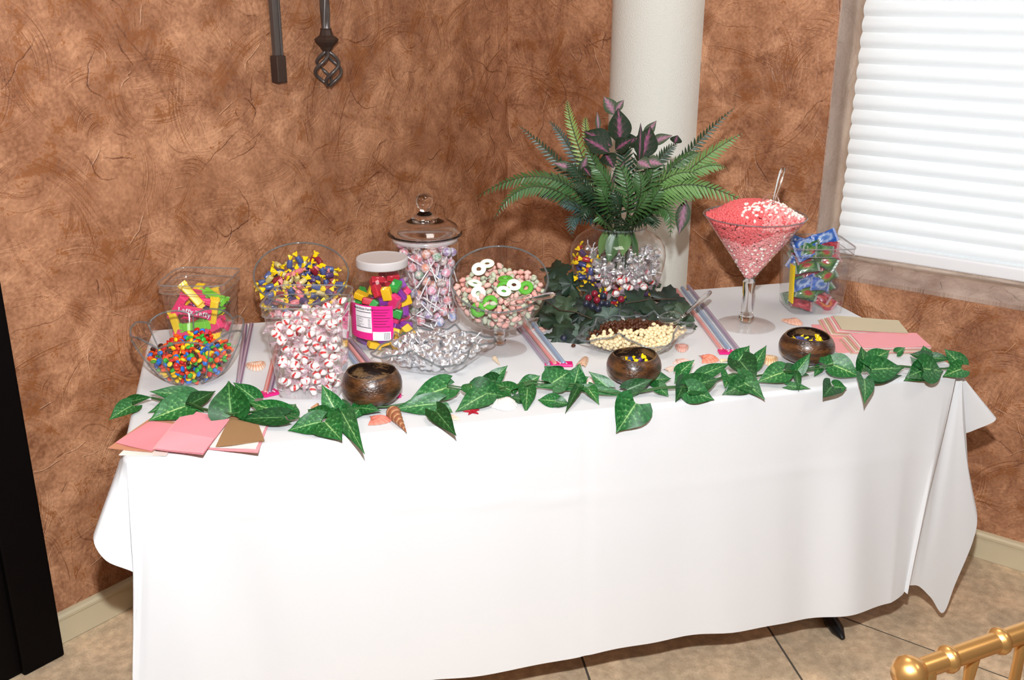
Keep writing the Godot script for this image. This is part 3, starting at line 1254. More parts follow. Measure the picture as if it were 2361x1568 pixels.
func proto_gummy(col: Color) -> Mesh:
	var g := Geo.new()
	g.ball(Vector3.ZERO, Vector3(0.0098, 0.0058, 0.0064), 10, 8)
	for k in g.v.size():
		var p := g.v[k]
		var f := 1.0 + 0.16 * cos(p.x * 620.0) + 0.05 * sin(p.z * 900.0 + p.y * 700.0)
		g.v[k] = Vector3(p.x, p.y * f, p.z * f)
	return g.mesh()


func proto_ring(c1: Color, c2: Color) -> Node3D:
	var o := Node3D.new()
	for s in 2:
		var g := Geo.new()
		var rows := []
		for i in 25:
			var a := TAU * i / 24.0
			var row := PackedVector3Array()
			for j in 7:
				var b := PI * j / 6.0 + PI * s
				var r := 0.0118 + 0.0062 * cos(b)
				row.append(Vector3(r * cos(a), 0.0042 * sin(b), r * sin(a)))
			rows.append(row)
		g.grid(rows)
		part(["top_layer", "bottom_layer"][s], g, mat([c1, c2][s], 0.6), o)
	return o


# ---------------------------------------------------------------- containers
func sup_ring(half: float, y: float, p: float, n := 48) -> PackedVector3Array:
	var row := PackedVector3Array()
	for j in n:
		var a := TAU * j / n
		var k := pow(pow(absf(cos(a)), p) + pow(absf(sin(a)), p), -1.0 / p)
		row.append(Vector3(half * k * cos(a), y, half * k * sin(a)))
	return row


func tub(called: String, at: Vector3, turn: float, hb: float, ht: float, h: float, label: String) -> Node3D:
	var o := base(called, at, label, "tub", "", turn)
	var g := Geo.new()
	var rows := []
	rows.append(sup_ring(0.0, 0.003, 7.0))
	rows.append(sup_ring(hb * 0.9, 0.003, 7.0))
	rows.append(sup_ring(hb, 0.008, 7.0))
	for k in 9:
		var s := (k + 1) / 9.0
		rows.append(sup_ring(lerpf(hb, ht, s), lerpf(0.008, h - 0.022, s), 7.0))
	rows.append(sup_ring(ht + 0.004, h - 0.020, 7.0))
	rows.append(sup_ring(ht + 0.005, h, 7.0))
	g.grid(rows, true)
	part("tub_wall", g, M.plastic, o)
	g = Geo.new()
	g.loop_tube(Array(sup_ring(ht + 0.005, h, 7.0, 64)), 0.0022)
	g.loop_tube(Array(sup_ring(ht + 0.0042, h - 0.021, 7.0, 64)), 0.0012)
	part("rim", g, M.tub_edge, o)
	return o


func tub_floor(hb: float, ht: float, h: float, r: float) -> Callable:
	return func(x, z):
		var m := maxf(absf(x), absf(z)) + r + 0.003
		if m > ht:
			return 1e9
		return maxf(0.004 + r, 0.008 + (m - hb) / (ht - hb) * (h - 0.03))


func slant_bowl(called: String, at: Vector3, R: float, yc: float, label: String) -> Dictionary:
	var o := base(called, at, label, "compote")
	var to := Vector3(-0.6546 - at.x, 0, 2.2094 - at.z).normalized()
	var N := (Vector3.UP * cos(0.47) + to * sin(0.47)).normalized()
	var side := N.cross(to).normalized()
	var bx := Basis(side, N, side.cross(N))
	var g := Geo.new()
	var prof := []
	for k in 21:
		var a := -PI / 2 + (PI / 2 + asin(0.13)) * k / 20.0
		prof.append(Vector2(R * cos(a) if k else 0.0, R * sin(a)))
	g.lathe(prof, 56, Transform3D(bx, Vector3(0, yc, 0)))
	part("bowl", g, M.glass, o)
	g = Geo.new()
	g.hoop(Vector3(0, yc, 0) + N * R * 0.13, bx.x, bx.z, R * 0.9915, 0.0024, 72)
	part("rim", g, M.edge, o)
	g = Geo.new()
	var yb := yc - R
	g.lathe([Vector2(0, yb + 0.003), Vector2(0.024, yb + 0.001), Vector2(0.014, yb - 0.005), Vector2(0.0125, yb - 0.020), Vector2(0.0155, yb - 0.027), Vector2(0.0155, yb - 0.031), Vector2(0.012, yb - 0.035)].map(func(q): return q) , 24)
	for k in g.ix.size() / 3:
		var t := g.ix[k * 3 + 1]
		g.ix[k * 3 + 1] = g.ix[k * 3 + 2]
		g.ix[k * 3 + 2] = t
	for k in g.n.size():
		g.n[k] = -g.n[k]
	part("stem", g, M.rim, o)
	g = Geo.new()
	g.lathe([Vector2(0.0, 0.001), Vector2(0.064, 0.001), Vector2(0.067, 0.0025), Vector2(0.064, 0.0045), Vector2(0.035, 0.008), Vector2(0.012, 0.0165), Vector2(0, 0.017)], 40)
	part("foot", g, M.glass, o)
	return {"at": at + Vector3(0, yc, 0), "to": to, "R": R, "N": N}


# where in its container a piece lies, as seen from the front
func zone(p: Vector3, c: Vector3, half: float, low: float, high: float) -> String:
	var sx := (p - c).dot(Vector3(0.966, 0, 0.259)) / half
	var sy := (p.y - c.y - low) / (high - low)
	var a: String = "upper" if sy > 0.66 else ("middle" if sy > 0.33 else "lower")
	var b: String = "left" if sx < -0.3 else ("right" if sx > 0.3 else "centre")
	return a + " " + b


func scatter_colors(places: Array, protos: Dictionary, weights: Array, called: String, where: String, category: String, group: String, zc = null, half := 0.1, low := 0.0, high := 0.2) -> void:
	var names: Array = protos.keys()
	var total := 0.0
	for w in weights:
		total += w
	for p in places:
		var pick := rng.randf() * total
		var k := 0
		while k < names.size() - 1 and pick > weights[k]:
			pick -= weights[k]
			k += 1
		copy(protos[names[k]], called, Transform3D(rbasis(), p), names[k] + " " + where + ("" if zc == null else ", " + zone(p, zc, half, low, high)), category, group)


func build_containers() -> void:
	M.white_stick = mat(Color8(240, 240, 240), 0.5)
	M.shiny_vc = vmat(0.22)
	M.shiny_vc.clearcoat_enabled = true
	M.shiny_vc.clearcoat = 0.7
	M.shiny_vc.cull_mode = BaseMaterial3D.CULL_DISABLED
	build_button_bowl()
	build_taffy_tub()
	build_mint_tub()
	build_compotes()
	build_label_jar()
	build_lolly_jar()
	build_crystal_bowls()
	build_cone_glass()
	build_packet_tub()
	build_coconuts()
	build_vase()


func free_all(d: Dictionary) -> void:
	for k in d:
		d[k].free()


func build_button_bowl() -> void:
	var at := Vector3(-0.803, TT, -0.008)
	var o := base("candy_bowl", at, "fluted cut-glass bowl of coloured chocolate buttons at the left end of the table", "bowl")
	var H := func(a): return 0.112 + 0.016 * pow(absf(cos(3.5 * a + 0.6)), 0.8)
	var prof := func(s): return 0.052 + 0.0665 * pow(s, 0.62)
	var rows := []
	rows.append(PackedVector3Array())
	for j in 112:
		rows[0].append(Vector3(0, 0.006, 0))
	for i in 19:
		var s := i / 18.0
		var row := PackedVector3Array()
		for j in 112:
			var a := TAU * j / 112.0
			var r: float = prof.call(s) * (1.0 + 0.022 * pow(absf(sin(7.0 * a + 1.2)), 0.7) - 0.011)
			row.append(Vector3(r * cos(a), 0.006 + s * (H.call(a) - 0.006), r * sin(a)))
		rows.append(row)
	var g := Geo.new()
	g.grid(rows, true)
	part("bowl", g, M.glass, o)
	g = Geo.new()
	g.loop_tube(Array(rows[19]), 0.0024)
	for k in 7:
		# raised ribs between the petals
		var a := (TAU * k / 7.0) + (PI / 2 - 0.6) / 3.5
		var path := []
		for i in 13:
			var s := i / 12.0
			var r: float = prof.call(s) + 0.001
			path.append(Vector3(r * cos(a), 0.006 + s * (H.call(a) - 0.008), r * sin(a)))
		g.tube(path, 0.0017, 6)
	part("rim_and_ribs", g, M.edge, o)
	var cs := {"red": Color8(196, 24, 22), "orange": Color8(246, 84, 14), "yellow": Color8(250, 204, 14), "green": Color8(52, 172, 52), "blue": Color8(22, 116, 214), "brown": Color8(62, 28, 18)}
	var protos := {}
	var pm := proto_button()
	for k in cs:
		var p := MeshInstance3D.new()
		p.mesh = pm
		p.material_override = mat(cs[k], 0.22)
		protos[k] = p
	var r := 0.0058
	var fl := func(x, z):
		var q := Vector2(x, z).length() + r + 0.002
		if q > 0.108:
			return 1e9
		if q < 0.054:
			return 0.008 + r
		return 0.006 + r * 0.5 + 0.108 * pow((q - 0.052) / 0.0665, 1.0 / 0.62)
	var to := Vector2(0.07, 1.0).normalized()
	var top := func(x, z): return 0.076 + 0.010 * cos(x * 40.0) - 0.012 * exp(-pow((x + 0.012) / 0.016, 2)) - 0.10 * (z - 0.0) * 0.25
	var places := pack(r, 0.72, Vector2(0.112, 0.112), fl, top, 1150, 6)
	# those that show most: the upper layer and the ones against the front of the glass
	var score := []
	for k in places.size():
		var p: Vector3 = places[k]
		var edge: float = p.y - float(fl.call(p.x, p.z))
		score.append([minf(float(top.call(p.x, p.z)) - p.y, edge + (0.0 if Vector2(p.x, p.z).dot(to) > 0.0 else 0.05) + rng.randf() * 0.002), k])
	score.sort()
	var names: Array = cs.keys()
	var rest := []
	for q in score.size():
		var p: Vector3 = at + places[score[q][1]]
		if q < 298:
			var k: String = names[[0, 1, 1, 1, 2, 2, 3, 3, 4, 4, 0, 5][rng.randi_range(0, 11)]]
			copy(protos[k], "chocolate_button", Transform3D(rbasis(), p), k + " candy-coated chocolate button in the fluted glass bowl, " + zone(p, at, 0.1, 0.02, 0.085), "candy", "chocolate buttons in the fluted glass bowl")
		else:
			rest.append(p)
	for k in names.size():
		var some := []
		for q in range(k, rest.size(), names.size()):
			some.append(rest[q])
		stuff("chocolate_buttons", pm, protos[names[k]].material_override, some, names[k] + " chocolate buttons filling the inside of the fluted glass bowl", "candy")
	free_all(protos)


func text_geo(s: String, height: float, depth: float, font := "Droid Sans", weight := 700) -> Geo:
	var t := TextMesh.new()
	var f := SystemFont.new()
	f.font_names = PackedStringArray([font])
	f.font_weight = weight
	t.font = f
	t.text = s
	t.font_size = 32
	t.pixel_size = height / 32.0
	t.depth = depth
	t.curve_step = 2.0
	var g := Geo.new()
	for k in t.get_surface_count():
		var a := t.surface_get_arrays(k)
		var b := g.v.size()
		for q in a[Mesh.ARRAY_VERTEX].size():
			g.v.append(a[Mesh.ARRAY_VERTEX][q])
			g.n.append(a[Mesh.ARRAY_NORMAL][q])
			g.uv.append(Vector2.ZERO)
			g.c.append(Color.WHITE)
		for q in a[Mesh.ARRAY_INDEX]:
			g.ix.append(b + q)
	return g


func taffy(col: Color, L := 0.078, W := 0.024) -> Node3D:
	var o := Node3D.new()
	var g := Geo.new()
	g.rbox(Vector3.ZERO, Vector3(L * 0.78, 0.011, W * 0.86), 0.004)
	var m := mat(col, 0.25)
	m.clearcoat_enabled = true
	m.clearcoat = 0.6
	part("taffy_wrapper", g, m, o)
	g = Geo.new()
	for s in [-1.0, 1.0]:
		var rows := []
		for i in 4:
			var row := PackedVector3Array()
			for j in 9:
				row.append(Vector3(s * (L * 0.375 + i * L * 0.042), 0.001 * sin(j * 2.4 + i), (j / 8.0 * 2 - 1) * W / 2))
			rows.append(row)
		g.grid(rows)
	var m2: StandardMaterial3D = m.duplicate()
	m2.cull_mode = BaseMaterial3D.CULL_DISABLED
	part("crimped_end", g, m2, o)
	return o


func build_taffy_tub() -> void:
	var at := Vector3(-0.782, TT, -0.292)
	var turn := 0.30
	var hb := 0.069
	var ht := 0.0775
	var h := 0.158
	tub("square_tub", at, -turn, hb, ht, h, "square clear plastic tub of wrapped taffy bars behind the fluted glass bowl")
	var xf := Transform3D(Basis(Vector3.UP, -turn), at)
	var cs := {"pink": Color8(236, 44, 112), "yellow": Color8(248, 208, 8), "lime green": Color8(118, 206, 42), "purple": Color8(126, 60, 150)}
	var protos := {}
	for k in cs:
		protos[k] = taffy(cs[k])
	# the printed bar that leans against the front wall
	var show := [["pink", Vector3(0.004, 0.088, 0.0645), -0.20, 1.53, true], ["yellow", Vector3(0.046, 0.085, 0.055), 1.35, 1.5, false], ["pink", Vector3(-0.042, 0.094, 0.050), 1.0, 1.45, false], ["yellow", Vector3(-0.050, 0.05, 0.054), 1.8, 1.5, false], ["lime green", Vector3(-0.002, 0.050, 0.06), 0.15, 1.5, false], ["pink", Vector3(0.03, 0.040, 0.052), 0.5, 1.5, false], ["yellow", Vector3(-0.008, 0.122, 0.040), -0.9, 1.0, false], ["pink", Vector3(-0.02, 0.026, 0.055), -0.3, 1.5, false], ["yellow", Vector3(0.02, 0.018, 0.058), 0.1, 1.5, false]]
	for q in show:
		var b := Basis(Vector3.BACK, q[2]) * Basis(Vector3.RIGHT, q[3])
		if q[4]:
			var o := base("taffy_bar", at, "pink taffy bar with white script lettering pressed against the front of the square tub", "candy", "taffy bars in the square tub")
			o.transform = xf * Transform3D(b, q[1])
			var src := taffy(cs.pink, 0.080, 0.027)
			for ch in src.get_children():
				src.remove_child(ch)
				o.add_child(ch, true)
			src.free()
			var tg := text_geo("Laffy Taffy", 0.0145, 0.0006, "Droid Serif", 700)
			tg.move(Transform3D(Basis(Vector3.RIGHT, -PI / 2), Vector3(0.001, 0.0062, 0.0005)))
			part("lettering_shadow", tg, mat(Color8(46, 40, 120), 0.5), o)
			tg = text_geo("Laffy Taffy", 0.0145, 0.0006, "Droid Serif", 700)
			tg.move(Transform3D(Basis(Vector3.RIGHT, -PI / 2), Vector3(0.0004, 0.0068, 0.0001)))
			part("lettering", tg, mat(Color8(245, 245, 245), 0.5), o)
		else:
			copy(protos[q[0]], "taffy_bar", xf * Transform3D(b, q[1]), q[0] + " taffy bar in the square tub at the back left corner", "candy", "taffy bars in the square tub")
	var places := pack(0.0165, 0.6, Vector2(0.075, 0.06), tub_floor(hb, ht, h, 0.016), func(x, z): return 0.108 - 0.1 * z - 0.1 * x, 60, 6, Vector2(0, -0.014))
	var names: Array = cs.keys()
	for p in places:
		if p.z > 0.03:
			continue
		var k: String = names[[0, 1, 1, 2, 2, 0, 3][rng.randi_range(0, 6)]]
		var inward := Vector2(-p.x, -p.z)
		var b := Basis(Vector3.UP, atan2(-inward.y, inward.x) + PI / 2 + rng.randf_range(-0.5, 0.5)) * Basis(Vector3.RIGHT, rng.randf_range(-1.2, 1.2)) * Basis(Vector3.BACK, rng.randf_range(-0.4, 0.4))
		var pos: Vector3 = p
		pos.x = clampf(p.x, -0.028, 0.028)
		pos.z = clampf(p.z, -0.028, 0.024)
		copy(protos[k], "taffy_bar", xf * Transform3D(b, pos), k + " taffy bar in the square tub at the back left corner", "candy", "taffy bars in the square tub")
	free_all(protos)


func build_mint_tub() -> void:
	var at := Vector3(-0.546, TT, 0.124)
	var turn := 0.27
	var hb := 0.066
	var ht := 0.0815
	var h := 0.213
	tub("mint_tub", at, -turn, hb, ht, h, "tall square clear tub of red and white peppermints, behind the empty coconut bowl")
	var xf := Transform3D(Basis(Vector3.UP, -turn), at)
	var pr := proto_mint()
	var places := pack(0.0126, 0.86, Vector2(0.09, 0.09), tub_floor(hb, ht, h, 0.0100), func(x, z): return 0.172 + 0.012 * sin(x * 30) - 0.03 * z, 330, 7)
	for p in places.slice(0, 330):
		copy(pr, "peppermint", xf * Transform3D(rbasis(), p), "red and white peppermint in clear film in the tall square tub, " + zone(xf * p, at, 0.07, 0.0, 0.18), "candy", "peppermints in the tall square tub")
	pr.free()


func build_compotes() -> void:
	# wrapped fruit barrels
	var d := slant_bowl("glass_compote", Vector3(-0.541, TT, -0.187), 0.1125, 0.168, "slant-rimmed glass compote of twist-wrapped hard candies behind the peppermint tub")
	var barrels := {}
	var bc := {"blue": Color8(70, 84, 136), "dark red": Color8(140, 30, 44), "purple": Color8(78, 52, 100), "pink": Color8(222, 120, 128), "pale yellow": Color8(206, 190, 120)}
	for k in bc:
		barrels[k] = proto_barrel(bc[k], Color8(250, 214, 12) if k != "pink" else Color8(236, 150, 150))
	var fill := func(dd: Dictionary, r: float, sq: float, slope: float, off: float, most: int) -> Array:
		var R: float = dd.R - 0.003
		var to2 := Vector2(dd.to.x, dd.to.z)
		var fl := func(x, z):
			var q: float = Vector2(x, z).length()
			if q > R - r:
				return 1e9
			return -sqrt(maxf(0.0, (R - r) * (R - r) - q * q))
		var top := func(x, z): return off - slope * Vector2(x, z).dot(to2) - 0.6 * maxf(0.0, Vector2(x, z).length() - 0.08)
		return pack(r, sq, Vector2(R, R), fl, top, most, 7)
	var places: Array = fill.call(d, 0.0118, 0.8, 0.30, 0.004, 300)
	scatter_colors(places.map(func(p): return p + d.at), barrels, [5, 3, 3, 2, 2], "fruit_barrel", "twist-wrapped hard candy in the left glass compote", "candy", "hard candies in the left glass compote", d.at, 0.1, -0.08, 0.05)
	free_all(barrels)
	# sour gummies and rings
	d = slant_bowl("glass_compote", Vector3(-0.088, TT, -0.027), 0.116, 0.168, "slant-rimmed glass compote of pink and green gummies in front of the lidded jar")
	places = fill.call(d, 0.0083, 0.84, 0.26, 0.0, 560)
	var pm := proto_gummy(Color.WHITE)
	var gm := {"pale pink": mat(Color8(230, 182, 170), 0.8), "pale green": mat(Color8(190, 195, 170), 0.8), "salmon": mat(Color8(226, 162, 150), 0.8)}
	var order := range(places.size())
	var to := Vector2(d.to.x, d.to.z)
	var key := func(k):
		var p: Vector3 = places[k]
		var lift: float = -0.26 * Vector2(p.x, p.z).dot(to) - p.y
		var wall: float = d.R - p.length() + (0.0 if Vector2(p.x, p.z).dot(to) > -0.02 else 0.06)
		return minf(lift, wall)
	order.sort_custom(func(a, b): return key.call(a) < key.call(b))
	var rest := []
	var names: Array = gm.keys()
	for q in order.size():
		var p: Vector3 = places[order[q]] + d.at
		if q < 299:
			var k: String = names[[0, 0, 1, 1, 2][rng.randi_range(0, 4)]]
			var o := MeshInstance3D.new()
			o.mesh = pm
			o.material_override = gm[k]
			o.name = numbered("gummy_candy")
			add_child(o, true)
			o.transform = Transform3D(rbasis(), p)
			tag(o, k + " sugared gummy piece in the right glass compote, " + zone(p, d.at, 0.1, -0.09, 0.04), "candy", "gummies in the right glass compote")
		else:
			rest.append(p)
	stuff("gummy_candies", pm, gm["pale pink"], rest, "sugared gummies inside the right glass compote under the upper ones", "candy")
	var ga := proto_ring(Color8(88, 170, 46), Color8(220, 232, 200))
	var gb := proto_ring(Color8(244, 250, 236), Color8(120, 200, 70))
	# rings lie on the heap: pixel-free places given round the bowl's centre as right, toward, lift
	var rt := Vector3(to.y, 0, -to.x)
	var tv := Vector3(to.x, 0, to.y)
	for q in [[0.014, 0.004, 0.012, 0, 0.3], [0.012, 0.034, 0.01, 0, 0.5], [0.034, 0.03, 0.012, 1, 0.6], [0.010, 0.058, 0.012, 1, 0.7], [-0.058, 0.020, 0.010, 1, 0.4], [-0.050, -0.034, 0.016, 1, 0.5], [-0.030, -0.052, 0.02, 1, 0.4], [-0.022, 0.078, -0.004, 0, 1.2], [-0.05, 0.078, -0.022, 0, 1.3], [0.062, 0.036, 0.008, 0, 0.8], [-0.05, 0.05, 0.002, 1, 1.1]]:
		var lift: float = -0.26 * q[1] + q[2]
		var p: Vector3 = d.at + rt * q[0] + tv * q[1] + Vector3(0, lift, 0)
		var b := Basis(rt, q[4]) * Basis(Vector3.UP, rng.randf() * TAU) * Basis(Vector3.BACK, rng.randf_range(-0.35, 0.35))
		copy(gb if q[3] else ga, "gummy_ring", Transform3D(b, p), ("white-topped" if q[3] else "bright green") + " gummy ring on the heap in the right glass compote", "candy", "gummy rings in the right glass compote")
	ga.free()
	gb.free()
	glass_spoon("clear_spoon", Vector3(-0.0569, 0.9240, 0.1294), Vector3(-0.0159, 0.9480, 0.1830), Vector3(-0.0816, 0.9200, 0.1235), 0.023, "clear plastic spoon lying on the gummies in the right glass compote", "spoon")


func glass_spoon(called: String, neck: Vector3, tip: Vector3, bowl: Vector3, r: float, label: String, cat: String) -> void:
	var o := base(called, neck, label, cat)
	var ax := (tip - neck).normalized()
	var s := ax.cross(Vector3.UP).normalized()
	var up := s.cross(ax)
	var g := Geo.new()
	var path := []
	var rad := []
	for k in 9:
		var w := k / 8.0
		path.append((tip - neck) * w)
		rad.append(lerpf(0.0035, 0.0072, smoothstep(0.0, 0.7, w)) * (0.8 if k == 8 else 1.0))
	g.tube(path, rad, 10)
	g.tube([-ax * 0.012, Vector3.ZERO], [0.003, 0.0036], 8)
	part("handle", g, M.rim, o)
	g = Geo.new()
	var rows := []
	for i in 9:
		var f := -PI / 2 + PI / 2 * i / 8.0
		var row := PackedVector3Array()
		for j in 24:
			var a := TAU * j / 24.0
			row.append(bowl - neck + ax * (1.25 * r * cos(f) * cos(a)) + s * (r * cos(f) * sin(a)) + up * (r * 0.75 * sin(f) + r * 0.3))
		rows.append(row)
	g.grid(rows, true)
	part("spoon_bowl", g, M.glass, o)
	g = Geo.new()
	g.loop_tube(Array(rows[8]), 0.0012)
	part("bowl_edge", g, M.rim, o)


func build_label_jar() -> void:
	var at := Vector3(-0.352, TT, -0.135)
	var o := base("plastic_jar", at, "clear plastic jar of bright fruit chews with a white lid and a pink label", "jar")
	var g := Geo.new()
	var prof := [Vector2(0, 0.004), Vector2(0.068, 0.003), Vector2(0.077, 0.008), Vector2(0.0795, 0.018), Vector2(0.0795, 0.130), Vector2(0.078, 0.150), Vector2(0.071, 0.170), Vector2(0.061, 0.185), Vector2(0.0575, 0.192), Vector2(0.0575, 0.204)]
	g.lathe(prof, 48)
	part("jar_body", g, M.glass, o)
	g = Geo.new()
	g.lathe([Vector2(0.0595, 0.200), Vector2(0.062, 0.200), Vector2(0.0625, 0.203), Vector2(0.0625, 0.217), Vector2(0.0605, 0.2205), Vector2(0.057, 0.2205), Vector2(0.055, 0.2185), Vector2(0, 0.2185)], 48)
	var lidm := mat(Color8(206, 200, 198), 0.45)
	lidm.backlight_enabled = true
	lidm.backlight = Color(0.3, 0.3, 0.3)
	part("lid", g, lidm, o)
	# label on the front left
	var psi := atan2(-0.6546 - at.x, 2.2094 - at.z)
	var r := 0.0802
	var wrap := func(a: float, y: float, off: float) -> Vector3:
		return Vector3((r + off) * sin(psi + a), y, (r + off) * cos(psi + a))
	var patch := func(a0: float, a1: float, y0: float, y1: float, off: float) -> Geo:
		var q := Geo.new()
		var rows := []
		for i in 2:
			var row := PackedVector3Array()
			var n := maxi(2, int((a1 - a0) / 0.06))
			for j in n + 1:
				row.append(wrap.call(lerpf(a0, a1, float(j) / n), [y0, y1][i], off))
			rows.append(row)
		q.grid(rows, false, null, true)
		return q
	var pink := mat(Color8(238, 36, 140), 0.3)
	var ink := mat(Color8(28, 24, 30), 0.5)
	var lb := part("label", patch.call(-1.45, 0.26, 0.036, 0.122, 0.0), pink, o)
	part("facts_panel", patch.call(-0.98, -0.38, 0.054, 0.119, 0.0004), mat(Color8(244, 240, 242), 0.4), lb)
	part("barcode_panel", patch.call(-0.36, 0.18, 0.036, 0.058, 0.0004), mat(Color8(244, 240, 242), 0.4), lb)
	var bars := Geo.new()
	for q in [[0.1040, 0.0016], [0.0915, 0.0012], [0.0655, 0.0016]]:
		var b: Geo = patch.call(-0.96, -0.40, q[0], q[0] + q[1], 0.0007)
		merge(bars, b)
	for k in 9:
		var y := 0.0885 - k * 0.0025
		merge(bars, patch.call(-0.95, -0.95 + 0.22 + 0.09 * sin(k * 2.3), y, y + 0.0007, 0.0007))
		merge(bars, patch.call(-0.50, -0.42, y, y + 0.0007, 0.0007))
	for k in 11:
		merge(bars, patch.call(-0.02 + k * 0.016, -0.02 + k * 0.016 + 0.004 + 0.005 * float(k % 3 == 0), 0.038, 0.056, 0.0007))
	for k in 7:
		merge(bars, patch.call(-0.33, 0.17 - 0.06 * (k % 3), 0.112 - k * 0.007, 0.1132 - k * 0.007, 0.0005))
	part("printed_lines", bars, ink, lb)
	var tg := text_geo("Nutrition Facts", 0.0078, 0.0003)
	tg.bend(func(p): return wrap.call(-0.68 + p.x / r, 0.1125 + p.y, 0.0006 + p.z))
	part("lettering", tg, ink, lb)
	var cs := {"green": Color8(34, 160, 58), "yellow": Color8(248, 196, 0), "red": Color8(206, 22, 50), "purple": Color8(134, 40, 158), "hot pink": Color8(240, 40, 120)}
	var protos := {}
	for k in cs:
		protos[k] = proto_chew(cs[k])
	var pr := 0.0142
	var fl := func(x, z):
		return 1e9 if Vector2(x, z).length() > 0.0775 - pr else 0.006 + pr * 0.8
	var places := pack(pr, 0.86, Vector2(0.07, 0.07), fl, func(x, z): return 0.152 + 0.016 * sin(x * 40 + 1.0) - maxf(0.0, Vector2(x, z).length() - 0.045) * 0.6, 200, 8)
	scatter_colors(places.map(func(p): return p + at), protos, [3, 4, 3, 2.5, 2], "fruit_chew", "wrapped fruit chew in the jar with the pink label", "candy", "fruit chews in the jar with the pink label", at, 0.07, 0.0, 0.17)
	free_all(protos)


func merge(a: Geo, b: Geo) -> void:
	var k := a.v.size()
	a.v.append_array(b.v)
	a.n.append_array(b.n)
	a.uv.append_array(b.uv)
	a.c.append_array(b.c)
	for q in b.ix:
		a.ix.append(q + k)


func build_lolly_jar() -> void:
	var at := Vector3(-0.222, TT, -0.27)
	var o := base("lidded_jar", at, "tall glass jar of lollipops with a domed knob lid, behind the two compotes", "jar")
	var g := Geo.new()
	g.lathe([Vector2(0, 0.005), Vector2(0.080, 0.004), Vector2(0.0865, 0.010), Vector2(0.0875, 0.02), Vector2(0.0875, 0.216), Vector2(0.085, 0.226), Vector2(0.081, 0.231), Vector2(0.083, 0.236)], 56)
	part("jar_body", g, M.glass, o)
	g = Geo.new()
	g.lathe([Vector2(0.0, 0.272), Vector2(0.040, 0.270), Vector2(0.062, 0.263), Vector2(0.078, 0.252), Vector2(0.083, 0.2395), Vector2(0.0925, 0.2385), Vector2(0.0945, 0.242), Vector2(0.092, 0.247), Vector2(0.080, 0.262), Vector2(0.062, 0.272), Vector2(0.040, 0.278), Vector2(0.030, 0.284), Vector2(0.020, 0.292), Vector2(0.016, 0.298), Vector2(0.0, 0.300)], 56)
	part("lid", g, M.rim, o)
	g = Geo.new()
	g.hoop(Vector3(0, 0.2405, 0), Vector3.RIGHT, Vector3.BACK, 0.0925, 0.003, 64, 8)
	g.hoop(Vector3(0, 0.232, 0), Vector3.RIGHT, Vector3.BACK, 0.082, 0.002, 64, 8)
	part("lid_edge", g, M.rim, o)
	g = Geo.new()
	g.lathe([Vector2(0.0, 0.296), Vector2(0.0115, 0.297), Vector2(0.0115, 0.303), Vector2(0.018, 0.309), Vector2(0.0225, 0.320), Vector2(0.0215, 0.331), Vector2(0.015, 0.339), Vector2(0.007, 0.342), Vector2(0, 0.3425)], 28)
	part("knob", g, M.rim, o)
	g = Geo.new()
	g.lathe([Vector2(0.078, 0.2225), Vector2(0.0845, 0.2225), Vector2(0.0845, 0.2325), Vector2(0.078, 0.2325)], 48)
	var seal := pane(0.45, 0.15, Color(0.95, 0.94, 0.94))
	part("lid_seal", g, seal, o)
	var kinds := {"red and white": [lin(206, 50, 70), lin(60, 70, 150)], "blue and white": [lin(70, 110, 180), lin(200, 60, 80)], "orange and white": [lin(230, 120, 50), lin(200, 50, 60)], "pink and white": [lin(232, 120, 160), lin(120, 60, 140)], "violet and white": [lin(130, 80, 160), lin(60, 130, 80)], "green and white": [lin(60, 140, 80), lin(220, 160, 60)], "brown and white": [lin(120, 80, 60), lin(230, 140, 60)]}
	var protos := {}
	var n := 0
	for k in kinds:
		protos[k] = proto_lolly(kinds[k][0], kinds[k][1], n * 3)
		n += 1
	var r := 0.0150
	var fl := func(x, z):
		return 1e9 if Vector2(x, z).length() > 0.0855 - r else 0.006 + r
	var places := pack(r, 0.95, Vector2(0.08, 0.08), fl, func(x, z): return 0.205, 290, 7)
	var names: Array = kinds.keys()
	for p in places:
		# the stick points down along a chord that stays inside the jar
		var dir := Vector3.DOWN
		for tries in 30:
			var tang := Vector3(-p.z, 0, p.x).normalized()
			dir = (tang * rng.randf_range(-1.0, 1.0) + Vector3(0, rng.randf_range(-1.2, 0.5), 0) + Vector3(rng.randfn(), 0, rng.randfn()) * 0.15).normalized()
			var e: Vector3 = p + dir * 0.077
			if Vector2(e.x, e.z).length() < 0.083 and e.y > 0.008 and e.y < 0.218:
				break
			dir = Vector3(-p.x, -0.6, -p.z).normalized() if p.y > 0.09 else Vector3(-p.x, 0.5 * p.length() * 10, -p.z).normalized()
		var yv: Vector3 = -dir
		var xv := yv.cross(Vector3(0.3, 0.2, 1.0)).normalized()
		var b := Basis(xv, yv, xv.cross(yv)) * Basis(Vector3.UP, rng.randf() * TAU)
		var k: String = names[[0, 0, 1, 1, 2, 2, 3, 3, 4, 5, 6, 0][rng.randi_range(0, 11)]]
		copy(protos[k], "lollipop", Transform3D(b, p + at), k + " wrapped lollipop on a white stick in the lidded jar, " + zone(p + at, at, 0.08, 0.0, 0.21), "lollipop", "lollipops in the lidded jar")
	free_all(protos)


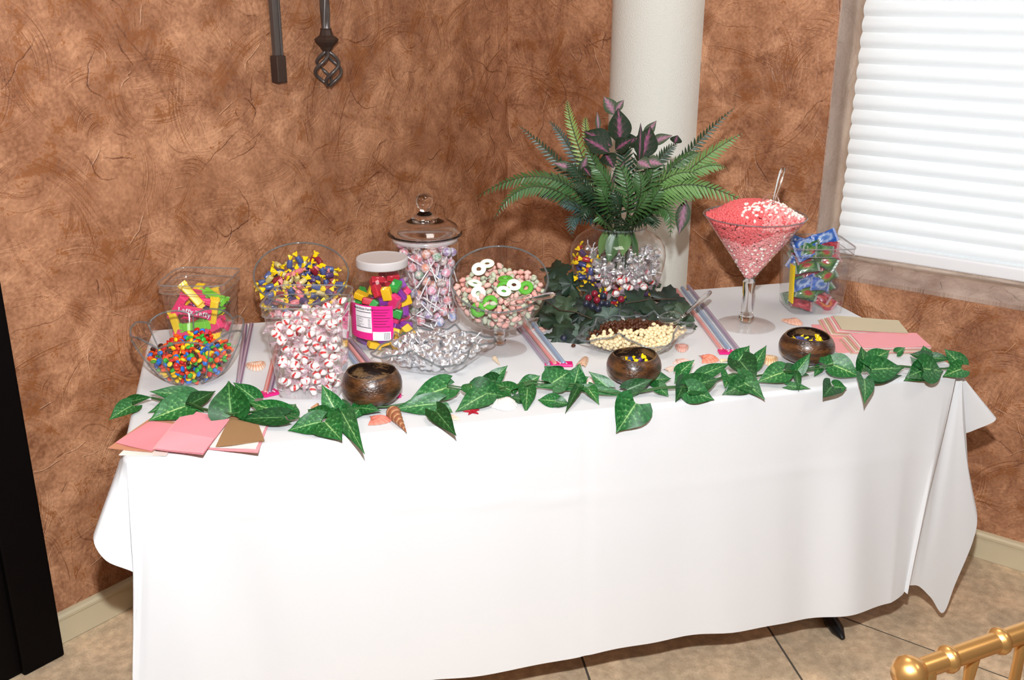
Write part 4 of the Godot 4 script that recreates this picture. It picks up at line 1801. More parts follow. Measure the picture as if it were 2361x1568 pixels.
func crystal(called: String, at: Vector3, turn: float, sx: float, sz: float, label: String) -> Node3D:
	var o := base(called, at, label, "bowl", "", turn)
	var N := 128
	var rows := [PackedVector3Array()]
	for j in N:
		rows[0].append(Vector3(0, 0.004, 0))
	for i in 17:
		var s := i / 16.0
		var row := PackedVector3Array()
		for j in N:
			var a := TAU * j / N
			var c2 := absf(cos(2 * a))
			var star := 0.70 + 0.30 * pow(c2, 3.0) + 0.012 * cos(16 * a) * s
			var k := lerpf(1.0, star, smoothstep(0.0, 1.0, s))
			var r := lerpf(0.38, 1.0, pow(s, 0.72)) * k
			var hh := 0.047 + 0.022 * pow(1.0 - c2, 1.2) + 0.0022 * cos(16 * a)
			row.append(Vector3(r * sx * cos(a), 0.004 + (hh - 0.004) * pow(s, 1.25), r * sz * sin(a)))
		rows.append(row)
	var g := Geo.new()
	g.grid(rows, true)
	part("bowl", g, M.glass, o)
	g = Geo.new()
	g.loop_tube(Array(rows[17]), 0.0024)
	part("rim", g, M.edge, o)
	return o


func crystal_floor(sx: float, sz: float, r: float) -> Callable:
	return func(x, z):
		var a := atan2(z / sz, x / sx)
		var q := Vector2(x / sx, z / sz).length() + r / sz
		var c2 := absf(cos(2 * a))
		var star := 0.70 + 0.30 * pow(c2, 3.0)
		if q > star * 0.97:
			return 1e9
		var s := clampf((q / lerpf(1.0, star, 0.7) - 0.38) / 0.62, 0.0, 1.0)
		return 0.006 + r + 0.045 * pow(s, 1.25 / 0.72)


func build_crystal_bowls() -> void:
	# silver kisses
	var at := Vector3(-0.262, TT, 0.045)
	crystal("star_bowl", at, 0.12, 0.148, 0.135, "star-shaped crystal bowl heaped with silver foil chocolates beside the empty coconut bowl")
	var xf := Transform3D(Basis(Vector3.UP, 0.12), at)
	var pr := proto_kiss()
	var heap := func(x, z): return 0.066 - 1.6 * (x * x + z * z) + 0.006 * sin(x * 60) * sin(z * 70)
	var places := pack(0.0098, 0.84, Vector2(0.14, 0.13), crystal_floor(0.148, 0.135, 0.0085), heap, 300, 7)
	for p in places:
		var b := Basis(Vector3.UP, rng.randf() * TAU) * Basis(Vector3.RIGHT, rng.randf_range(-1.7, 1.7)) * Basis(Vector3.BACK, rng.randf_range(-0.6, 0.6))
		copy(pr, "foil_chocolate", xf * Transform3D(b, p), "silver foil-wrapped chocolate drop heaped in the star-shaped crystal bowl, " + zone(xf * p, at, 0.12, 0.01, 0.07), "candy", "foil chocolates in the star-shaped bowl")
	pr.free()
	# coffee beans and cream beans
	at = Vector3(0.234, TT, 0.056)
	crystal("star_bowl", at, 0.10, 0.156, 0.122, "star-shaped crystal bowl of dark and cream chocolate beans in front of the leafy vase")
	xf = Transform3D(Basis(Vector3.UP, 0.10), at)
	var bm := Geo.new()
	bm.ball(Vector3.ZERO, Vector3(0.0062, 0.0046, 0.0052), 10, 8)
	var mesh := bm.mesh()
	var dark := mat(Color8(76, 38, 18), 0.16)
	var cream := mat(Color8(244, 222, 176), 0.28)
	places = pack(0.0047, 0.86, Vector2(0.14, 0.12), crystal_floor(0.156, 0.122, 0.0045), func(x, z): return 0.061 - 1.2 * x * x - 2.0 * z * z, 1300, 6)
	var seen := {true: [], false: []}
	for p in places:
		var q: float = -p.z + 0.35 * absf(p.x) * 0 + rng.randfn(0.0, 0.009)
		var isd: bool = q > -0.014 + 0.25 * absf(p.x + 0.01)
		if p.y < 0.028 and p.z > 0.0:
			isd = isd and rng.randf() < 0.25
		seen[isd].append(p)
	for isd in [true, false]:
		var L: Array = seen[isd]
		L.sort_custom(func(a, b): return a.y + 1.1 * a.x * a.x + (1.9 * a.z * a.z) > b.y + 1.1 * b.x * b.x + (1.9 * b.z * b.z))
		for k in mini(150, L.size()):
			var o := MeshInstance3D.new()
			o.mesh = mesh
			o.material_override = dark if isd else cream
			o.name = numbered("dark_bean" if isd else "cream_bean")
			add_child(o, true)
			o.transform = xf * Transform3D(rbasis(), L[k])
			tag(o, ("dark brown glossy" if isd else "cream-coloured") + " chocolate bean in the star-shaped bowl before the vase, " + zone(xf * L[k], at, 0.12, 0.02, 0.062), "candy", "chocolate beans in the star-shaped bowl")
		if L.size() > 150:
			stuff("chocolate_beans", mesh, dark if isd else cream, L.slice(150).map(func(p): return xf * p), ("dark" if isd else "cream") + " chocolate beans in the depth of the star-shaped bowl", "candy")
	for q in [[Vector3(0.0912, 0.7560, 0.0034), "beside the left point of the bean bowl"], [Vector3(0.0571, 0.7560, -0.0817), "under the leaves beside the vase"]]:
		var o := MeshInstance3D.new()
		o.mesh = mesh
		o.material_override = dark
		o.name = numbered("dark_bean")
		add_child(o, true)
		o.position = q[0]
		o.rotation.y = 0.4
		tag(o, "single dark chocolate bean dropped on the cloth " + q[1], "candy")
	glass_spoon("clear_spoon", Vector3(0.3861, 0.8100, -0.0029), Vector3(0.4969, 0.8340, -0.0951), Vector3(0.3285, 0.8140, 0.0378), 0.026, "clear glass spoon resting in the bean bowl with its handle over the straws", "spoon")


func build_cone_glass() -> void:
	var at := Vector3(0.580, TT, -0.044)
	var o := base("cone_glass", at, "giant cone-shaped cocktail glass of pink candy pearls at the right end", "glass")
	var g := Geo.new()
	g.lathe([Vector2(0.0, 0.128), Vector2(0.014, 0.132), Vector2(0.070, 0.212), Vector2(0.1275, 0.293)], 64)
	part("cone", g, M.glass, o)
	g = Geo.new()
	g.hoop(Vector3(0, 0.2935, 0), Vector3.RIGHT, Vector3.BACK, 0.1275, 0.0017, 80)
	part("rim", g, M.edge, o)
	g = Geo.new()
	g.lathe([Vector2(0.0, 0.014), Vector2(0.015, 0.014), Vector2(0.019, 0.021), Vector2(0.0195, 0.027), Vector2(0.016, 0.034), Vector2(0.0145, 0.040), Vector2(0.0150, 0.09), Vector2(0.0165, 0.118), Vector2(0.015, 0.127), Vector2(0.0, 0.128)], 28)
	part("stem", g, M.rim, o)
	g = Geo.new()
	g.lathe([Vector2(0.0, 0.001), Vector2(0.074, 0.001), Vector2(0.077, 0.0025), Vector2(0.074, 0.004), Vector2(0.045, 0.0065), Vector2(0.017, 0.014), Vector2(0, 0.015)], 48)
	part("foot", g, M.glass, o)
	# fine red pearls above, paler pink ones below, white beans among them
	var to := Vector2(-0.6546 - at.x, 2.2094 - at.z).normalized()
	var rt := Vector2(to.y, -to.x)
	var top := func(x, z): return 0.290 + 0.034 * smoothstep(0.122, 0.05, Vector2(x, z).length()) - 0.10 * Vector2(x, z).dot(to) * float(Vector2(x, z).dot(to) > 0) * 0.6
	var rad := func(y): return 0.014 + (0.1275 - 0.014) * (y - 0.132) / 0.161
	var sets := {"red": [], "pink": []}
	var whites := []
	var pearl := Geo.new()
	pearl.ball(Vector3.ZERO, Vector3(0.0034, 0.0034, 0.0034), 8, 6)
	for k in 15000:
		var y := 0.13 + 0.19 * pow(rng.randf(), 0.55)
		var a := rng.randf() * TAU
		var rr: float = minf(rad.call(minf(y, 0.292)), 0.1265) - 0.0034
		var q := rr * sqrt(rng.randf())
		var onwall := rng.randf() < 0.5
		if onwall:
			q = rr - rng.randf() * 0.006
		var p := Vector3(q * cos(a), y, q * sin(a))
		var lim: float = top.call(p.x, p.z)
		if not onwall:
			p.y = lim - rng.randf() * 0.007
			if q > minf(rad.call(minf(p.y, 0.292)), 0.1265) - 0.003:
				continue
		if p.y > lim:
			continue
		var sx := Vector2(p.x, p.z).dot(rt)
		var line := 0.238 + 0.35 * maxf(0.0, sx + 0.02) + 0.006 * sin(a * 5)
		var red: bool = p.y > line and not (sx > 0.02 and p.y > lim - 0.009 and Vector2(p.x, p.z).dot(to) > -0.045 and rng.randf() < 0.75)
		sets["red" if red else "pink"].append(p + at)
	stuff("red_pearls", pearl.mesh(), mat(Color8(230, 104, 106), 0.2), sets.red, "heap of tiny red sugar pearls filling the upper part of the cone glass", "candy", null, 0.15)
	stuff("pink_pearls", pearl.mesh(), mat(Color8(236, 156, 154), 0.25), sets.pink, "paler pink sugar pearls in the lower part of the cone glass", "candy", null, 0.15)
	var bean := Geo.new()
	bean.ball(Vector3.ZERO, Vector3(0.0058, 0.0036, 0.0042), 10, 8)
	var bm := bean.mesh()
	var wm := mat(Color8(248, 236, 226), 0.22)
	for k in 400:
		if whites.size() >= 125:
			break
		var p := Vector3.ZERO
		if k % 2:
			# on the heap, to the right
			var sx := rng.randf_range(-0.03, 0.115)
			var sz := rng.randfn(0.030 - 0.55 * (sx - 0.03), 0.020)
			p = Vector3(rt.x * sx + to.x * sz, 0, rt.y * sx + to.y * sz)
			if Vector2(p.x, p.z).length() > 0.115:
				continue
			p.y = float(top.call(p.x, p.z)) + 0.0015
		else:
			var y := rng.randf_range(0.140, 0.262)
			var a := atan2(to.y, to.x) + rng.randf_range(-1.35, 1.35)
			var q: float = float(rad.call(y)) - 0.005
			p = Vector3(q * cos(a), y, q * sin(a))
			var sx := Vector2(p.x, p.z).dot(rt)
			if y > 0.222 + 0.55 * maxf(0.0, sx) or rng.randf() < 0.3:
				continue
		var clear := true
		for w in whites:
			if w.distance_to(p) < 0.0072:
				clear = false
				break
		if not clear:
			continue
		whites.append(p)
		var b := MeshInstance3D.new()
		b.mesh = bm
		b.material_override = wm
		b.name = numbered("white_bean")
		add_child(b, true)
		b.transform = Transform3D(rbasis(), p + at)
		tag(b, "small white candy bean among the pink pearls in the cone glass, " + zone(p + at, at, 0.1, 0.14, 0.31), "candy", "white candy beans in the cone glass")
	# scoop standing in the heap
	glass_spoon("clear_scoop", Vector3(0.6133, 1.0870, -0.0173), Vector3(0.6500, 1.1600, -0.0495), Vector3(0.6106, 1.0720, -0.0271), 0.023, "clear plastic scoop standing in the heap of the cone glass", "scoop")


func build_packet_tub() -> void:
	var at := Vector3(0.822, TT, -0.138)
	var turn := 0.23
	var hb := 0.071
	var ht := 0.0805
	var h := 0.188
	var o := tub("packet_tub", at, -turn, hb, ht, h, "clear square tub of shiny candy packets with a yellow strip, right of the cone glass")
	var g := Geo.new()
	var rows := []
	for i in 2:
		var row := PackedVector3Array()
		for k in 4:
			var y: float = [0.035, 0.142][i]
			var hf := lerpf(hb, ht, (y - 0.008) / (h - 0.03)) + 0.0012
			row.append(Vector3([-1.0, -1.0, -0.985, -0.945][k] * hf, y, [0.55, 0.75, 0.905, 0.965][k] * hf))
		rows.append(row)
	g.grid(rows, false, null, true)
	part("yellow_strip", g, mat(Color8(244, 210, 20), 0.4), o)
	var xf := Transform3D(Basis(Vector3.UP, -turn), at)
	var protos := {
		"green": proto_pouch(lin(30, 92, 40), lin(90, 130, 40), lin(170, 36, 40), 0.053, 0.038, 0.015),
		"dark red": proto_pouch(lin(148, 18, 40), lin(178, 40, 50), lin(120, 14, 40), 0.050, 0.037, 0.015),
		"red and yellow": proto_pouch(lin(170, 34, 56), lin(206, 120, 50), lin(130, 20, 50), 0.053, 0.040, 0.014),
		"blue and silver": proto_pouch(lin(30, 88, 170), lin(150, 170, 200), lin(50, 100, 170), 0.054, 0.037, 0.014),
	}
	var places := pack(0.0175, 0.72, Vector2(0.08, 0.08), tub_floor(hb, ht, h, 0.02), func(x, z): return 0.182 - 2.0 * (x * x + z * z), 130, 7)
	var names: Array = protos.keys()
	for p in places:
		var k: String = names[[0, 0, 1, 1, 2, 3, 0][rng.randi_range(0, 6)]]
		var b := Basis(Vector3.UP, rng.randf_range(-0.5, 0.5)) * Basis(Vector3.BACK, rng.randf_range(-0.7, 0.7)) * Basis(Vector3.RIGHT, rng.randf_range(0.5, 1.5))
		var q: Vector3 = p
		q.x = clampf(q.x, -0.036, 0.036)
		q.z = clampf(q.z, -0.045, 0.050)
		copy(protos[k], "candy_packet", xf * Transform3D(b, q), k + " shiny candy packet in the tub right of the cone glass, " + zone(xf * q, at, 0.07, 0.0, 0.19), "candy", "candy packets in the tub right of the cone glass")
	copy(protos["blue and silver"], "candy_packet", xf * Transform3D(Basis(Vector3.BACK, 0.35) * Basis(Vector3.RIGHT, 1.1), Vector3(0.022, 0.198, 0.0)), "blue and silver candy packet standing highest above the rim of the right tub", "candy")
	copy(protos["green"], "candy_packet", xf * Transform3D(Basis(Vector3.BACK, -0.3) * Basis(Vector3.RIGHT, 1.2), Vector3(-0.022, 0.172, 0.05)), "green candy packet leaning over the front rim of the right tub", "candy")
	free_all(protos)


func build_coconuts() -> void:
	var spots := [[Vector3(-0.432, TT, 0.240), 0.0635, 0.078, "empty polished coconut shell bowl in front of the star-shaped bowl of foil chocolates"], [Vector3(0.146, TT, 0.264), 0.061, 0.070, "coconut shell bowl with a few wrapped candies before the bean bowl"], [Vector3(0.590, TT, 0.238), 0.0645, 0.069, "coconut shell bowl with candies in front of the giant cone glass"]]
	var barrels := {"blue": proto_barrel(Color8(60, 70, 130), Color8(250, 214, 12)), "dark red": proto_barrel(Color8(150, 14, 30), Color8(250, 214, 12)), "purple": proto_barrel(Color8(70, 40, 92), Color8(250, 214, 12))}
	for k in 3:
		var q: Array = spots[k]
		var o := base("coconut_bowl", q[0], q[3], "bowl", "", 0.7 * k)
		var R: float = q[1]
		var H: float = q[2]
		var prof := []
		for i in 13:
			var a := -PI / 2 + i / 12.0 * (PI / 2 + 0.62)
			prof.append(Vector2(R * cos(a) if i else 0.0, H * 0.60 + (H * 0.60) * sin(a) if sin(a) < 0 else H * 0.60 + H * 0.68 * sin(a)))
		prof[0].x = 0.0
		for i in 4:
			prof[i].y = maxf(prof[i].y, 0.001)
		var ym: float = prof[12].y
		var g := Geo.new()
		var wob := func(p: Vector3) -> Vector3:
			var a := atan2(p.z, p.x)
			return Vector3(p.x * (1 + 0.018 * sin(3 * a)), p.y + 0.0015 * sin(2 * a + 1.0) * p.y / H, p.z * (1 + 0.018 * sin(3 * a)))
		g.lathe(prof, 48)
		g.bend(wob)
		part("shell", g, M.coco0, o)
		g = Geo.new()
		var inner := []
		for i in 13:
			var p: Vector2 = prof[12 - i]
			inner.append(Vector2(maxf(0.0, p.x - 0.0042) if i < 12 else 0.0, p.y + (0.0045 * (i / 12.0))))
		g.lathe([prof[12], Vector2(prof[12].x - 0.001, ym + 0.0012), Vector2(prof[12].x - 0.0035, ym + 0.001)] + inner, 48)
		g.bend(wob)
		part("inner_wall", g, M.coco1, o)
		if k == 0:
			continue
		var fl := func(x, z):
			var d := Vector2(x, z).length()
			return 1e9 if d > R - 0.027 else H * 0.62 - sqrt(maxf(0.0, pow(R * 0.86, 2) - d * d)) * 0.80 + 0.012
		var places := pack(0.0105, 0.75, Vector2(0.05, 0.05), fl, func(x, z): return H * [0, 0.66, 0.76][k], 40, 6)
		scatter_colors(places.map(func(p): return p + q[0]), barrels, [3, 2, 2], "fruit_barrel", ["", "twist-wrapped candy in the coconut bowl before the bean bowl", "twist-wrapped candy in the coconut bowl before the cone glass"][k], "candy", ["", "candies in the middle coconut bowl", "candies in the right coconut bowl"][k])
	free_all(barrels)


func build_vase() -> void:
	var at := Vector3(0.300, TT, -0.262)
	var o := base("glass_vase", at, "round clear glass vase of mixed candies holding the fern", "vase")
	var g := Geo.new()
	g.lathe([Vector2(0, 0.006), Vector2(0.070, 0.005), Vector2(0.082, 0.010), Vector2(0.098, 0.038), Vector2(0.115, 0.085), Vector2(0.126, 0.130), Vector2(0.1285, 0.155), Vector2(0.125, 0.178), Vector2(0.113, 0.199), Vector2(0.094, 0.213), Vector2(0.078, 0.221), Vector2(0.073, 0.228), Vector2(0.074, 0.233)], 64)
	part("vase_body", g, M.glass, o)
	g = Geo.new()
	g.hoop(Vector3(0, 0.233, 0), Vector3.RIGHT, Vector3.BACK, 0.074, 0.002, 56)
	part("rim", g, M.edge, o)
	var r := 0.0122
	var fl := func(x, z):
		var d := Vector2(x, z).length() + r
		if d > 0.122:
			return 1e9
		return 0.008 + r if d < 0.082 else 0.010 + r * 0.4 + 0.12 * pow((d - 0.082) / 0.044, 1.2)
	var to := Vector2(-0.6546 - at.x, 2.2094 - at.z).normalized()
	var rt := Vector2(to.y, -to.x)
	var places := pack(r, 0.85, Vector2(0.12, 0.12), fl, func(x, z): return 0.150 + 0.25 * absf(Vector2(x, z).dot(rt)) * 0.5, 295, 6)
	var barrels := {"blue": proto_barrel(Color8(50, 60, 120), Color8(250, 214, 12)), "dark red": proto_barrel(Color8(170, 14, 30), Color8(250, 214, 12)), "purple": proto_barrel(Color8(70, 40, 92), Color8(250, 214, 12))}
	var ki := proto_kiss()
	var mi := proto_mint()
	for p in places:
		var sx := Vector2(p.x, p.z).dot(rt)
		var xf := Transform3D(rbasis(), p + at)
		var pick := rng.randf()
		if sx + rng.randfn(0, 0.012) < -0.045 - 0.5 * (p.y - 0.1) or p.y < 0.066:
			var k: String = ["blue", "dark red", "purple"][rng.randi_range(0, 2)]
			copy(barrels[k], "fruit_barrel", xf, k + " twist-wrapped candy in the glass vase under the fern, " + zone(p + at, at, 0.12, 0.0, 0.16), "candy", "hard candies in the glass vase")
		elif p.y < 0.112 and pick < 0.7:
			copy(mi, "peppermint", xf, "red and white peppermint in the glass vase under the fern, " + zone(p + at, at, 0.12, 0.0, 0.16), "candy", "peppermints in the glass vase")
		else:
			copy(ki, "foil_chocolate", xf, "silver foil chocolate drop in the glass vase under the fern, " + zone(p + at, at, 0.12, 0.0, 0.16), "candy", "foil chocolates in the glass vase")
	free_all(barrels)
	ki.free()
	mi.free()


# ---------------------------------------------------------------- leaves
func leaf_geo(B: Vector3, T: Vector3, w: float, up: Vector3, fold := 0.25, curl := 0.1, lobes := 0.24, kind := 0) -> Geo:
	var L := (T - B).length()
	var ax := (T - B).normalized()
	var nn := (up - ax * up.dot(ax)).normalized()
	var s := ax.cross(nn)
	var g := Geo.new()
	var rows := []
	var prof := [0.62, 0.92, 1.04, 1.04, 0.97, 0.85, 0.68, 0.49, 0.30, 0.13, 0.02]
	if kind == 1:
		prof = [0.05, 0.42, 0.72, 0.92, 1.0, 0.97, 0.86, 0.68, 0.46, 0.22, 0.02]
	for i in 11:
		var t := i / 10.0
		var row := PackedVector3Array()
		for j in 9:
			var u := j / 8.0 * 2 - 1
			var along := t - lobes * pow(absf(u), 1.4) * pow(1 - t, 2.0)
			var hw: float = prof[i] * w / 2
			var lift := fold * absf(u) * hw - curl * L * (t - 0.35) * (t - 0.35) + 0.02 * w * sin(t * 9.0 + u * 3.0) * absf(u)
			row.append(B + ax * (L * along) + s * (u * hw) + nn * lift)
		rows.append(row)
	g.grid(rows)
	return g


var ivy_root: Node3D
var ivy_n := 0


func lf(B: Vector3, T: Vector3, w: float, up := Vector3(0, 0.8, 0.6), fold := 0.25, curl := 0.12) -> void:
	var k := ivy_n
	ivy_n += 1
	part("leaf", leaf_geo(B, T, w, (up + Vector3(rng.randf_range(-0.15, 0.15), 0, rng.randf_range(-0.15, 0.15))).normalized(), fold, curl), M["ivy%d" % [0, 1, 0, 2, 0, 3][k % 6]], ivy_root)


func build_greens() -> void:
	build_ivy()
	build_fern()
	build_vine_wreath()


func build_ivy() -> void:
	ivy_root = base("ivy_garland", Vector3.ZERO, "artificial ivy garland with veined green leaves along the front edge of the table", "garland")
	var g := Geo.new()
	var pts := []
	pts.append(Vector3(-0.8820, 0.7640, 0.1176))
	pts.append(Vector3(-0.8346, 0.7720, 0.1778))
	pts.append(Vector3(-0.8056, 0.7700, 0.1804))
	pts.append(Vector3(-0.7740, 0.7670, 0.2161))
	pts.append(Vector3(-0.7197, 0.7720, 0.2667))
	pts.append(Vector3(-0.6626, 0.7680, 0.2537))
	pts.append(Vector3(-0.6159, 0.7720, 0.2953))
	pts.append(Vector3(-0.5639, 0.7680, 0.3323))
	pts.append(Vector3(-0.5051, 0.7700, 0.3031))
	pts.append(Vector3(-0.4557, 0.7660, 0.2786))
	pts.append(Vector3(-0.4093, 0.7620, 0.2808))
	pts.append(Vector3(-0.3641, 0.7660, 0.2830))
	pts.append(Vector3(-0.3075, 0.7720, 0.3001))
	pts.append(Vector3(-0.2669, 0.7720, 0.2315))
	pts.append(Vector3(-0.2042, 0.7700, 0.2752))
	pts.append(Vector3(-0.1353, 0.7680, 0.2676))
	pts.append(Vector3(-0.0844, 0.7700, 0.2496))
	pts.append(Vector3(-0.0418, 0.7680, 0.2657))
	pts.append(Vector3(0.0040, 0.7740, 0.2977))
	pts.append(Vector3(0.0235, 0.7700, 0.3104))
	pts.append(Vector3(0.0701, 0.7640, 0.3300))
	pts.append(Vector3(0.1091, 0.7600, 0.3324))
	pts.append(Vector3(0.1762, 0.7700, 0.3390))
	pts.append(Vector3(0.2391, 0.7720, 0.3523))
	pts.append(Vector3(0.3046, 0.7680, 0.3274))
	pts.append(Vector3(0.3629, 0.7740, 0.3147))
	pts.append(Vector3(0.4075, 0.7700, 0.3319))
	pts.append(Vector3(0.4840, 0.7720, 0.3291))
	pts.append(Vector3(0.5229, 0.7660, 0.3287))
	pts.append(Vector3(0.5708, 0.7660, 0.3128))
	pts.append(Vector3(0.6126, 0.7720, 0.3252))
	pts.append(Vector3(0.6544, 0.7760, 0.3774))
	pts.append(Vector3(0.6838, 0.7760, 0.3681))
	pts.append(Vector3(0.7655, 0.7700, 0.3586))
	pts.append(Vector3(0.8001, 0.7740, 0.3922))
	pts.append(Vector3(0.8570, 0.7680, 0.3906))
	pts.append(Vector3(0.9048, 0.7660, 0.3831))
	var c := Curve3D.new()
	for k in pts.size():
		var d: Vector3 = (pts[mini(k + 1, pts.size() - 1)] - pts[maxi(k - 1, 0)]) / 6.0
		c.add_point(pts[k], -d, d)
	var path := []
	for p in c.get_baked_points():
		if path.is_empty() or path[path.size() - 1].distance_to(p) > 0.012:
			path.append(p)
	var stem := mat(Color8(58, 96, 48), 0.5)
	g.tube(path, 0.0021, 6)
	var second := []
	for k in path.size():
		second.append(path[k] + Vector3(0, 0.002 + 0.003 * sin(k * 0.5), 0.006 * sin(k * 0.33)))
	g.tube(second, 0.0016, 6)
	part("stem", g, stem, ivy_root)
	lf(Vector3(-0.9179, 0.7660, 0.1515), Vector3(-0.9601, 0.7580, 0.1950), 0.0431, Vector3(-0.12, 0.72, 0.68), 0.20, 0.12)
	lf(Vector3(-0.9245, 0.7640, 0.1261), Vector3(-0.8794, 0.7820, 0.1528), 0.0240, Vector3(-0.12, 0.72, 0.68), 0.35, 0.20)
	lf(Vector3(-0.8068, 0.7720, 0.1393), Vector3(-0.8849, 0.7820, 0.1223), 0.0373, Vector3(-0.12, 0.72, 0.68), 0.12, 0.06)
	lf(Vector3(-0.8100, 0.7760, 0.2077), Vector3(-0.8810, 0.7640, 0.2335), 0.0617, Vector3(-0.12, 0.72, 0.68), 0.30, 0.12)
	lf(Vector3(-0.8080, 0.7700, 0.1607), Vector3(-0.8870, 0.7600, 0.1776), 0.0457, Vector3(-0.12, 0.72, 0.68), 0.20, 0.20)
	lf(Vector3(-0.7983, 0.7720, 0.1871), Vector3(-0.7506, 0.7720, 0.1264), 0.0366, Vector3(-0.12, 0.72, 0.68), 0.35, 0.06)
	lf(Vector3(-0.8010, 0.7640, 0.1812), Vector3(-0.7754, 0.7560, 0.2012), 0.0237, Vector3(-0.12, 0.72, 0.68), 0.12, 0.12)
	lf(Vector3(-0.7198, 0.7700, 0.2664), Vector3(-0.7217, 0.8270, 0.2140), 0.0818, Vector3(-0.2, 0.5, 0.84), 0.30, 0.20)
	lf(Vector3(-0.6713, 0.7720, 0.1956), Vector3(-0.7137, 0.7970, 0.1513), 0.0392, Vector3(-0.2, 0.5, 0.84), 0.20, 0.06)
	lf(Vector3(-0.6160, 0.7740, 0.3000), Vector3(-0.6877, 0.7820, 0.2254), 0.0439, Vector3(-0.12, 0.72, 0.68), 0.35, 0.12)
	lf(Vector3(-0.6167, 0.7760, 0.3000), Vector3(-0.5900, 0.7820, 0.2596), 0.0543, Vector3(-0.12, 0.72, 0.68), 0.12, 0.20)
	lf(Vector3(-0.6199, 0.7740, 0.3100), Vector3(-0.7102, 0.7640, 0.2726), 0.0395, Vector3(-0.12, 0.72, 0.68), 0.30, 0.06)
	lf(Vector3(-0.5480, 0.7740, 0.3502), Vector3(-0.6141, 0.7580, 0.3396), 0.0494, Vector3(-0.12, 0.72, 0.68), 0.20, 0.12)
	lf(Vector3(-0.5425, 0.7740, 0.3363), Vector3(-0.5706, 0.7820, 0.2945), 0.0467, Vector3(-0.12, 0.72, 0.68), 0.35, 0.20)
	lf(Vector3(-0.5413, 0.7740, 0.3519), Vector3(-0.5148, 0.7620, 0.4194), 0.0639, Vector3(-0.12, 0.72, 0.68), 0.12, 0.06)
	lf(Vector3(-0.5123, 0.7620, 0.2824), Vector3(-0.5363, 0.8120, 0.2472), 0.0427, Vector3(-0.2, 0.5, 0.84), 0.30, 0.12)
	lf(Vector3(-0.5047, 0.7740, 0.3013), Vector3(-0.4820, 0.7600, 0.4650), 0.0445, Vector3(-0.12, 0.72, 0.68), 0.20, 0.20)
	lf(Vector3(-0.5016, 0.7680, 0.3106), Vector3(-0.5206, 0.7560, 0.3653), 0.0359, Vector3(-0.12, 0.72, 0.68), 0.35, 0.06)
	lf(Vector3(-0.4582, 0.7680, 0.2781), Vector3(-0.4891, 0.7560, 0.3193), 0.0344, Vector3(-0.12, 0.72, 0.68), 0.12, 0.12)
	lf(Vector3(-0.4636, 0.7680, 0.2860), Vector3(-0.4254, 0.7700, 0.3143), 0.0300, Vector3(-0.12, 0.72, 0.68), 0.30, 0.20)
	lf(Vector3(-0.2664, 0.7720, 0.2291), Vector3(-0.3142, 0.7800, 0.2168), 0.0382, Vector3(-0.12, 0.72, 0.68), 0.20, 0.06)
	lf(Vector3(-0.2743, 0.7800, 0.2499), Vector3(-0.3651, 0.7660, 0.2780), 0.0577, Vector3(-0.12, 0.72, 0.68), 0.35, 0.12)
	lf(Vector3(-0.3070, 0.7720, 0.3121), Vector3(-0.3982, 0.7640, 0.2977), 0.0475, Vector3(-0.12, 0.72, 0.68), 0.12, 0.20)
	lf(Vector3(-0.3172, 0.7720, 0.3511), Vector3(-0.2964, 0.7600, 0.4482), 0.0424, Vector3(-0.12, 0.72, 0.68), 0.30, 0.06)
	lf(Vector3(-0.2975, 0.7640, 0.3187), Vector3(-0.2776, 0.7560, 0.3280), 0.0259, Vector3(-0.12, 0.72, 0.68), 0.20, 0.12)
	lf(Vector3(-0.2187, 0.7780, 0.2889), Vector3(-0.1523, 0.7640, 0.2884), 0.0638, Vector3(-0.12, 0.72, 0.68), 0.35, 0.20)
	lf(Vector3(-0.1997, 0.7760, 0.2962), Vector3(-0.2724, 0.7580, 0.3294), 0.0527, Vector3(-0.12, 0.72, 0.68), 0.12, 0.06)
	lf(Vector3(-0.2248, 0.7760, 0.2824), Vector3(-0.2211, 0.7860, 0.2455), 0.0485, Vector3(-0.12, 0.72, 0.68), 0.30, 0.12)
	lf(Vector3(-0.1633, 0.7720, 0.2137), Vector3(-0.1299, 0.8020, 0.2096), 0.0343, Vector3(-0.2, 0.5, 0.84), 0.20, 0.20)
	lf(Vector3(-0.1603, 0.7740, 0.2249), Vector3(-0.2090, 0.7820, 0.2383), 0.0364, Vector3(-0.12, 0.72, 0.68), 0.35, 0.06)
	lf(Vector3(-0.1396, 0.7700, 0.2766), Vector3(-0.1661, 0.7720, 0.2287), 0.0380, Vector3(-0.12, 0.72, 0.68), 0.12, 0.12)
	lf(Vector3(-0.1303, 0.7640, 0.2563), Vector3(-0.1299, 0.7560, 0.2693), 0.0271, Vector3(-0.12, 0.72, 0.68), 0.30, 0.20)
	lf(Vector3(-0.0793, 0.7700, 0.2351), Vector3(-0.1200, 0.7640, 0.2434), 0.0320, Vector3(-0.12, 0.72, 0.68), 0.20, 0.06)
	lf(Vector3(-0.0830, 0.7700, 0.2342), Vector3(-0.0612, 0.7800, 0.2337), 0.0229, Vector3(-0.12, 0.72, 0.68), 0.35, 0.12)
	lf(Vector3(-0.1020, 0.7720, 0.2734), Vector3(-0.1293, 0.7560, 0.3611), 0.0382, Vector3(-0.12, 0.72, 0.68), 0.12, 0.20)
	lf(Vector3(-0.1240, 0.7600, 0.3079), Vector3(-0.1466, 0.7620, 0.2923), 0.0221, Vector3(-0.12, 0.72, 0.68), 0.30, 0.06)
	lf(Vector3(-0.0491, 0.7780, 0.2790), Vector3(0.0048, 0.7970, 0.2576), 0.0608, Vector3(-0.12, 0.72, 0.68), 0.20, 0.12)
	lf(Vector3(-0.0270, 0.7720, 0.2269), Vector3(-0.0481, 0.7970, 0.2223), 0.0531, Vector3(-0.2, 0.5, 0.84), 0.35, 0.20)
